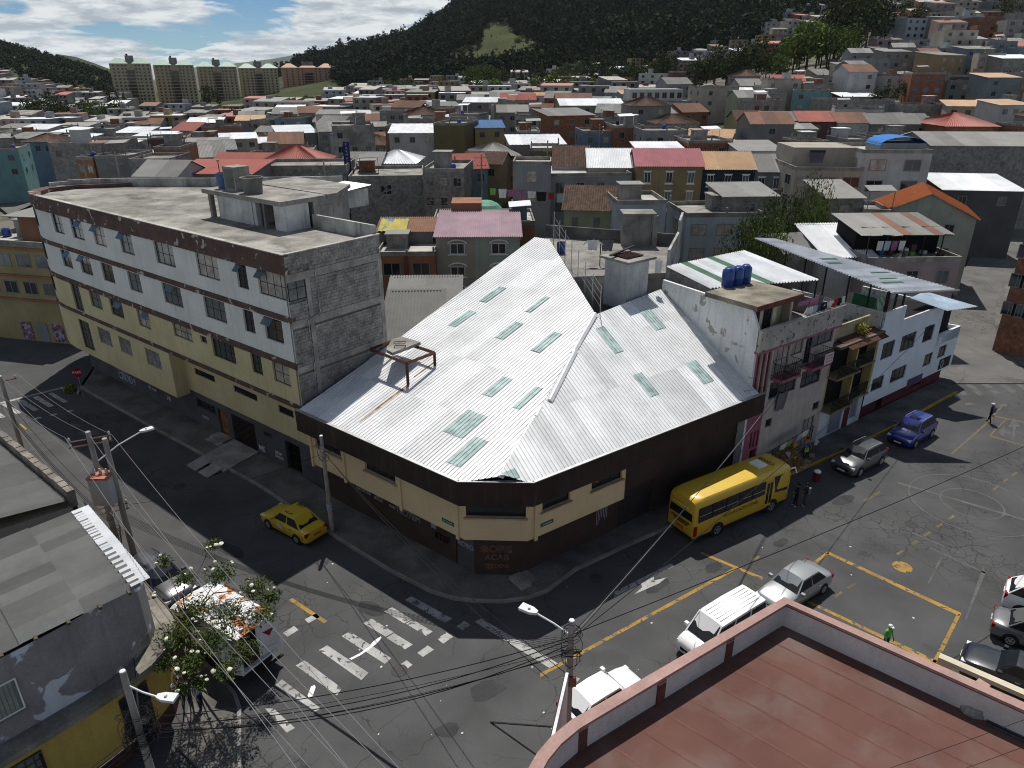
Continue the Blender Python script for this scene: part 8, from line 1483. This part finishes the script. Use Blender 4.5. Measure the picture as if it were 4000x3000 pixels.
        if rn.random() < .35: hx, hy = rn.uniform(-w*.3, w*.2), rn.uniform(-d*.2, d*.3); o = len(vs); vs += [tuple(T @ Vector((hx+i*2.4, hy+j*2.4, hh+k*2.2))) for k in (0, 1) for i, j in ((0, 0), (1, 0), (1, 1), (0, 1))]; fs += [(o, o+1, o+5, o+4), (o+1, o+2, o+6, o+5), (o+3, o, o+4, o+7), (o+4, o+5, o+6, o+7)]; mi += [a, a, a, 9]
        for s in range(int(hh/2.7)):
            for c in range(3):
                x = -w/2+w*(c+.5)/3; z = hh-2.0-s*2.7; o = len(vs); vs += [tuple(T @ Vector(q)) for q in ((x-.7, -d/2-.03, z), (x+.7, -d/2-.03, z), (x+.7, -d/2-.03, z+1.2), (x-.7, -d/2-.03, z+1.2))]; fs.append((o, o+1, o+2, o+3)); mi.append(15)
    o = put('distant_houses', np_mesh('distant_houses', vs, fs, mats, mi)); tag(o, 'dense mass of small distant houses climbing the far slopes', 'houses', kind='stuff')
far_town()
# ------------------------------------------------------------------ apartment towers
TWM = M('tower_tan', (.40, .335, .23), .9, var=.12, sca=.1); TWB = M('tower_side', (.33, .23, .12), .9, var=.1, sca=.1); TWS = M('tower_salmon', (.44, .26, .17), .9, var=.1, sca=.1); GRT = metal_mat('green_tower_roof', (.17, .29, .225), .6, .06); SAT = metal_mat('salmon_tower_roof', (.40, .19, .13), .7, .06)
def tower(xl, xr, ye, Y, label, wide=False):
    a, b_ = atY(xl, ye, Y), atY(xr, ye, Y); yaw = rad(22); W = (b_.x-a.x); w = W*.84; d = 15.; c = (a+b_)/2; c.x -= 2; zt = a.z; g = -4.; T = TR(c.x, c.y, 0, yaw) @ Matrix.Translation((-w/2, 0, 0)); p = empty('apartment_tower', (c.x, c.y, g), label, 'tower', 'apartment towers'); m = TWS if wide else TWM
    b = MB(T); b.box(0, 0, g-6, w*.40, d, zt); b.box(w*.6, 0, g-6, w, d, zt); b.box(w*.40, 2.5, g-6, w*.6, d, zt); b.box(w*.40, 0, zt-5, w*.6, 2.5, zt); ob('body', b, m, p)
    b = MB(T); b.box(-.25, .6, g-6, -.02, d-.6, zt-.3); ob('side_wall', b, TWB if not wide else TWS, p)
    n = 12; vs, fs = [], []
    for r in range(n):
        z = zt-2.2-r*2.55
        for x in (.06, .17, .28, .36, .62, .70, .81, .92):
            o = len(vs); x0 = w*x; vs += [tuple(T @ Vector(q)) for q in ((x0, -.05, z), (x0+1.5, -.05, z), (x0+1.5, -.05, z+1.3), (x0, -.05, z+1.3))]; fs.append((o, o+1, o+2, o+3))
        if r > 1: o = len(vs); vs += [tuple(T @ Vector(q)) for q in ((w*.42, 2.4, z-.2), (w*.58, 2.4, z-.2), (w*.58, 2.4, z+1.4), (w*.42, 2.4, z+1.4))]; fs.append((o, o+1, o+2, o+3))
        if r < n-1:
            bb = MB(T); bb.box(w*.40, 1.2, z-.9, w*.6, 2.5, z-.6); ob('balcony', bb, m, p)
    o = put('window_rows', np_mesh('window_rows', np.array(vs)-np.array(p.location), fs, GLASS), p); o['kind'] = 'stuff'
    for q in ((-1, -1, w*.46, d+1), (w*.54, -1, w+1, d+1)) if not wide else ((-1, -1, w*.3, d+1), (w*.33, -1.5, w*.66, d+1), (w*.7, -1, w+1, d+1)):
        x0, y0, x1, y1 = q; cx, cy = (x0+x1)/2, (y0+y1)/2; bb = MB(T); h = 4.2; bb.add([(x0, y0, zt), (x1, y0, zt), (x1, y1, zt), (x0, y1, zt), (cx-2, cy, zt+h), (cx+2, cy, zt+h)], [(0, 1, 5, 4), (1, 2, 5), (2, 3, 4, 5), (3, 0, 4)]); ob('hip_roof', bb, SAT if wide else GRT, p)
    bb = MB(T); bb.box(w*.4, d*.3, zt, w*.6, d*.7, zt+6); ob('lift_house', bb, CONC, p); bb = MB(T); bb.lathe([(.8, 0), (.8, 1.4)], 8, c=(w*.45, d*.5, zt+6)); ob('roof_tank', bb, BLACK, p); bb = MB(T); bb.box(w*.2, -4, g-6, w*1.02, 0, g+3); ob('podium', bb, WM['slate'], p)
for i, (xl, xr, ye) in enumerate(((430, 600, 248), (600, 772, 254), (768, 940, 260), (932, 1102, 266))): tower(xl, xr, ye, 640+i*45, ['leftmost tan tower with a green hip roof', 'second tan green-roofed tower from the left', 'third tan green-roofed tower from the left', 'tan green-roofed tower next to the salmon one'][i])
tower(1095, 1330, 264, 850, 'wide salmon tower with salmon roofs, the rightmost', True)
# ------------------------------------------------------------------ trees one can tell apart
TR_ = [(60, 260, 395, 400, 5, (14, 22), 'dark', 'round'), (270, 470, 430, 420, 7, (10, 16), 'mid', 'round'), (385, 470, 395, 520, 3, (18, 24), 'dark', 'cone'), (560, 860, 425, 480, 7, (6, 10), 'dark', 'round'), (790, 840, 420, 500, 1, (18, 20), 'dark', 'round'), (820, 900, 500, 330, 3, (8, 11), 'dark', 'round'), (950, 1100, 495, 330, 6, (6, 9), 'olive', 'round'), (1060, 1330, 380, 560, 6, (6, 9), 'mid', 'round'), (1330, 1400, 470, 350, 4, (7, 10), 'dark', 'round'),
       (1550, 1650, 345, 640, 4, (8, 12), 'light', 'round'), (1820, 1960, 350, 520, 8, (13, 20), 'mid', 'round'), (1950, 2130, 355, 480, 10, (18, 25), 'dark', 'cone'), (1840, 2420, 355, 400, 8, (11, 17), 'light', 'round'), (1450, 1800, 350, 560, 8, (9, 14), 'mid', 'round'), (2130, 2280, 350, 500, 7, (12, 18), 'olive', 'round'), (2270, 2400, 355, 450, 6, (20, 28), 'dark', 'tall'), (2380, 2620, 350, 420, 10, (13, 20), 'dark', 'round'), (2540, 2640, 345, 400, 3, (20, 24), 'dark', 'cone'), (2700, 2960, 360, 330, 11, (13, 20), 'dark', 'round'), (2640, 2700, 345, 330, 3, (7, 10), 'light', 'round'), (2960, 3060, 350, 310, 5, (9, 13), 'mid', 'round'), (3060, 3220, 300, 350, 9, (15, 22), 'light', 'round'), (3180, 3330, 310, 320, 6, (12, 18), 'mid', 'round'), (3240, 3390, 290, 350, 6, (24, 31), 'dark', 'round'), (3470, 3610, 225, 420, 5, (9, 14), 'olive', 'round'), (3860, 3940, 195, 420, 3, (13, 17), 'dark', 'round'), (3430, 3560, 400, 215, 3, (6, 8.5), 'dark', 'round'), (2950, 3050, 440, 200, 3, (5, 6.5), 'mid', 'round')]
def far_trees():
    rn = random.Random(4); k = 0; tot = {}
    kn = {'dark': 'dark', 'mid': 'green', 'olive': 'olive', 'light': 'light green'}; sn = {'round': 'spreading', 'cone': 'conical', 'tall': 'tall narrow'}; lst = []
    for (x0, x1, yb, Y, n, hr, kd, shp) in TR_:
        for i in range(n):
            px = x0+(x1-x0)*(i+.5)/n+rn.uniform(-12, 12); Yy = Y*rn.uniform(.94, 1.08); v = atY(px, 275, Yy); v.z = ground_z(v.x, v.y)-.3; h = rn.uniform(*hr)
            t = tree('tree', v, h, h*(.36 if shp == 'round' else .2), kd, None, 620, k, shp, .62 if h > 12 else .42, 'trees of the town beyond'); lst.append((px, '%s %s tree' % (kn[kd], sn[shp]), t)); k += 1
    by = {}
    for px, l, t in lst: by.setdefault(l, []).append((px, t))
    for l, ts in by.items():
        ts.sort(key=lambda q: q[0])
        for i, (px, t) in enumerate(ts): t['label'] = '%s beyond the houses, %d%s of its kind from the left' % (l, i+1, 'th' if 10 <= (i+1) % 100 <= 20 else {1: 'st', 2: 'nd', 3: 'rd'}.get((i+1) % 10, 'th'))
far_trees()
# ------------------------------------------------------------------ forest on the hill: one mass of many trees
def forest():
    rs = np.random.RandomState(5); protos = []
    for s in range(4):
        H, R = 1., .22+.05*s; blobs = [((rs.normal()*.06, rs.normal()*.06, .35+.6*i/6), (R*(1.05-.6*i/6), R*(1.05-.6*i/6), .13), (1.2-.8*i/6)) for i in range(7)]; v, f = leaf_arrays(110, blobs, .072, rs, .8, 0, .5); protos.append((v, rs.choice(3, 110, p=(.45, .2, .35))))
    clear = [(1680, 225), (1760, 190), (1870, 170), (1890, 90), (1985, 80), (2010, 130), (2110, 170), (2140, 225), (1990, 255), (1720, 250)]
    def inside(x, y):
        r = False
        for i in range(len(clear)):
            (x0, y0), (x1, y1) = clear[i], clear[i-1]
            if (y0 > y) != (y1 > y) and x < (x1-x0)*(y-y0)/(y1-y0)+x0: r = not r
        return r
    V = []; MI = []; n = 0
    edge_px = [1000, 1250, 1330, 1600, 1900, 2300, 2600, 2900, 3150, 3350, 3500]; edge_Y = [1150, 1000, 720, 610, 590, 590, 560, 540, 600, 760, 950]
    Yv = 540.
    while Yv < 1230:
        sp = 5.6+Yv*.0016; X = -.36*Yv
        while X < .62*Yv:
            x, y = X+rs.uniform(-2.4, 2.4), Yv+rs.uniform(-2.4, 2.4); px = 2000+3056*x/y; X += sp
            if px < 1020 or y < np.interp(px, edge_px, edge_Y)+rs.uniform(-18, 18): continue
            g = ground_z(x, y); q = proj((x, y, g+4))
            if inside(q[0], q[1]) and y < 1060: 
                if rs.rand() > .2: continue
                h = rs.uniform(1.5, 4)
            else: h = rs.uniform(9, 17)+9*max(0, math.sin(x*.021+y*.013)*math.sin(y*.017-x*.009))+(6 if rs.rand() < .06 else 0)
            if q[1] < -260: continue
            pv, pm = protos[rs.randint(4)]; a = rs.rand()*6.28; c, s = math.cos(a), math.sin(a); w = h*rs.uniform(.75, 1.15)
            vv = np.empty_like(pv); vv[:, 0] = (pv[:, 0]*c-pv[:, 1]*s)*w+x; vv[:, 1] = (pv[:, 0]*s+pv[:, 1]*c)*w+y; vv[:, 2] = pv[:, 2]*h+g-.5; V.append(vv); MI.append(pm); n += 1
        Yv += sp*.9
    # left hill: scrub and small trees
    for i in range(1500):
        px = rs.uniform(-250, 460); y = rs.uniform(600, 1150); x = (px-2000)/3056*y; g = ground_z(x, y); q = proj((x, y, g))
        if q[1] > 165+(px+250)*.29+rs.uniform(30, 60): continue
        h = rs.uniform(4, 11); pv, pm = protos[rs.randint(4)]; vv = pv*np.array([h*1.3, h*1.3, h])+np.array([x, y, g-.3]); V.append(vv); MI.append(np.where(pm == 2, 0, 1)); n += 1
    V = np.concatenate(V); F = np.arange(len(V)).reshape(-1, 4); o = put('forest', np_mesh('forest', V, F, FOL['blue'], np.concatenate(MI))); tag(o, 'dark eucalyptus forest covering the hill behind the town', 'forest', kind='stuff')
forest()
# far mountain ridge and the second wooded ridge at the left
for nm, Y, pts in (('mountain', 9000, [(700, 268), (900, 250), (1050, 232), (1150, 216), (1230, 207), (1300, 214), (1450, 225), (1700, 236), (2100, 250)]), ('wooded_ridge', 2600, [(120, 300), (190, 225), (230, 212), (300, 222), (370, 245), (430, 270), (520, 300)])):
    b = MB(); top = [atY(x, y, Y) for x, y in pts]; rs = np.random.RandomState(1); n = 5; vs = []
    for v in top:
        for k in range(n): t = k/(n-1); vs.append((v.x+rs.normal()*Y*.002, v.y-t*Y*.12+rs.normal()*Y*.004, v.z+(-160-v.z)*t**1.3))
    b.add(vs, [(i*n+k, i*n+k+1, (i+1)*n+k+1, (i+1)*n+k) for i in range(len(top)-1) for k in range(n-1)]); tag(ob(nm, b, M(nm+'_green', (.05, .065, .035), .95, var=.4, sca=.004, fine=.02), smooth=True), kind='structure')

# wooden church with a steep white roof among the trees on the right
def church():
    p, T, w, d, zt, g = house('church with a steep white gable roof and tall slatted front among the trees', 3375, 3465, 250, 345, 16, 'brick', 'flat', 'conc', 0, 0, 24, name='church', cat='church', cl=False); r = 8.5
    for s in (0, 1):
        x0, x1 = (-.8, w/2) if s == 0 else (w+.8, w/2); b = MB(T); b.slab([(x0, -1.5, zt-1), (x1, -1.5, zt+r), (x1, d+1, zt+r), (x0, d+1, zt-1)], (0, 0, .25)); ob('roof_plane', b, SHEETW, p)
    b = MB(T); b.add([(0, .1, zt), (w, .1, zt), (w/2, .1, zt+r-.4)], [(0, 1, 2)]); ob('front_gable', b, BROWN, p)
    for k in range(9):
        x = w*(k+.5)/9; b = MB(T); b.box(x-.12, -.1, g, x+.12, .09, zt+r*(1-abs(2*x/w-1))-.5); ob('slat', b, BARK, p)
church()

for i, (x, y, Y, l) in enumerate(((1275, 745, 92, 'thin pole behind the tank tower'), (340, 700, 112, 'pole with crossarms left of the plaster gable'), (1210, 640, 128, 'pole beside the side street'), (2138, 640, 118, 'tall pole before the red-brown hip roof house'), (1882, 700, 108, 'pole by the light blue house'), (2340, 560, 150, 'pole near the striped wall'), (3200, 640, 118, 'pole above the cream flats'), (470, 700, 100, 'pole before the plaster gable'))):
    v = atY(x, y, Y); e = pole((v.x, v.y, ground_z(v.x, v.y)), max(8.5, v.z+3.5-ground_z(v.x, v.y)), l); h = max(8.5, v.z+3.5-ground_z(v.x, v.y)); crossarm(e, h-.5, 1, .2, 1.8); crossarm(e, h-1.6, 1, .2, 1.4)
# ------------------------------------------------------------------ thin haze over the valley
def haze():
    b = MB(); b.box(-9500, -60, -170, 9500, 9800, 420); m = bpy.data.materials.new('haze_air'); m.use_nodes = True; nt = m.node_tree; nt.nodes.clear(); o = nt.nodes.new('ShaderNodeOutputMaterial'); v = nt.nodes.new('ShaderNodeVolumePrincipled')
    v.inputs['Color'].default_value = (.80, .88, .97, 1); v.inputs['Density'].default_value = .000022; v.inputs['Anisotropy'].default_value = .2; nt.links.new(v.outputs[0], o.inputs['Volume']); tag(ob('haze', b, m), kind='stuff')
haze()
bake_all()
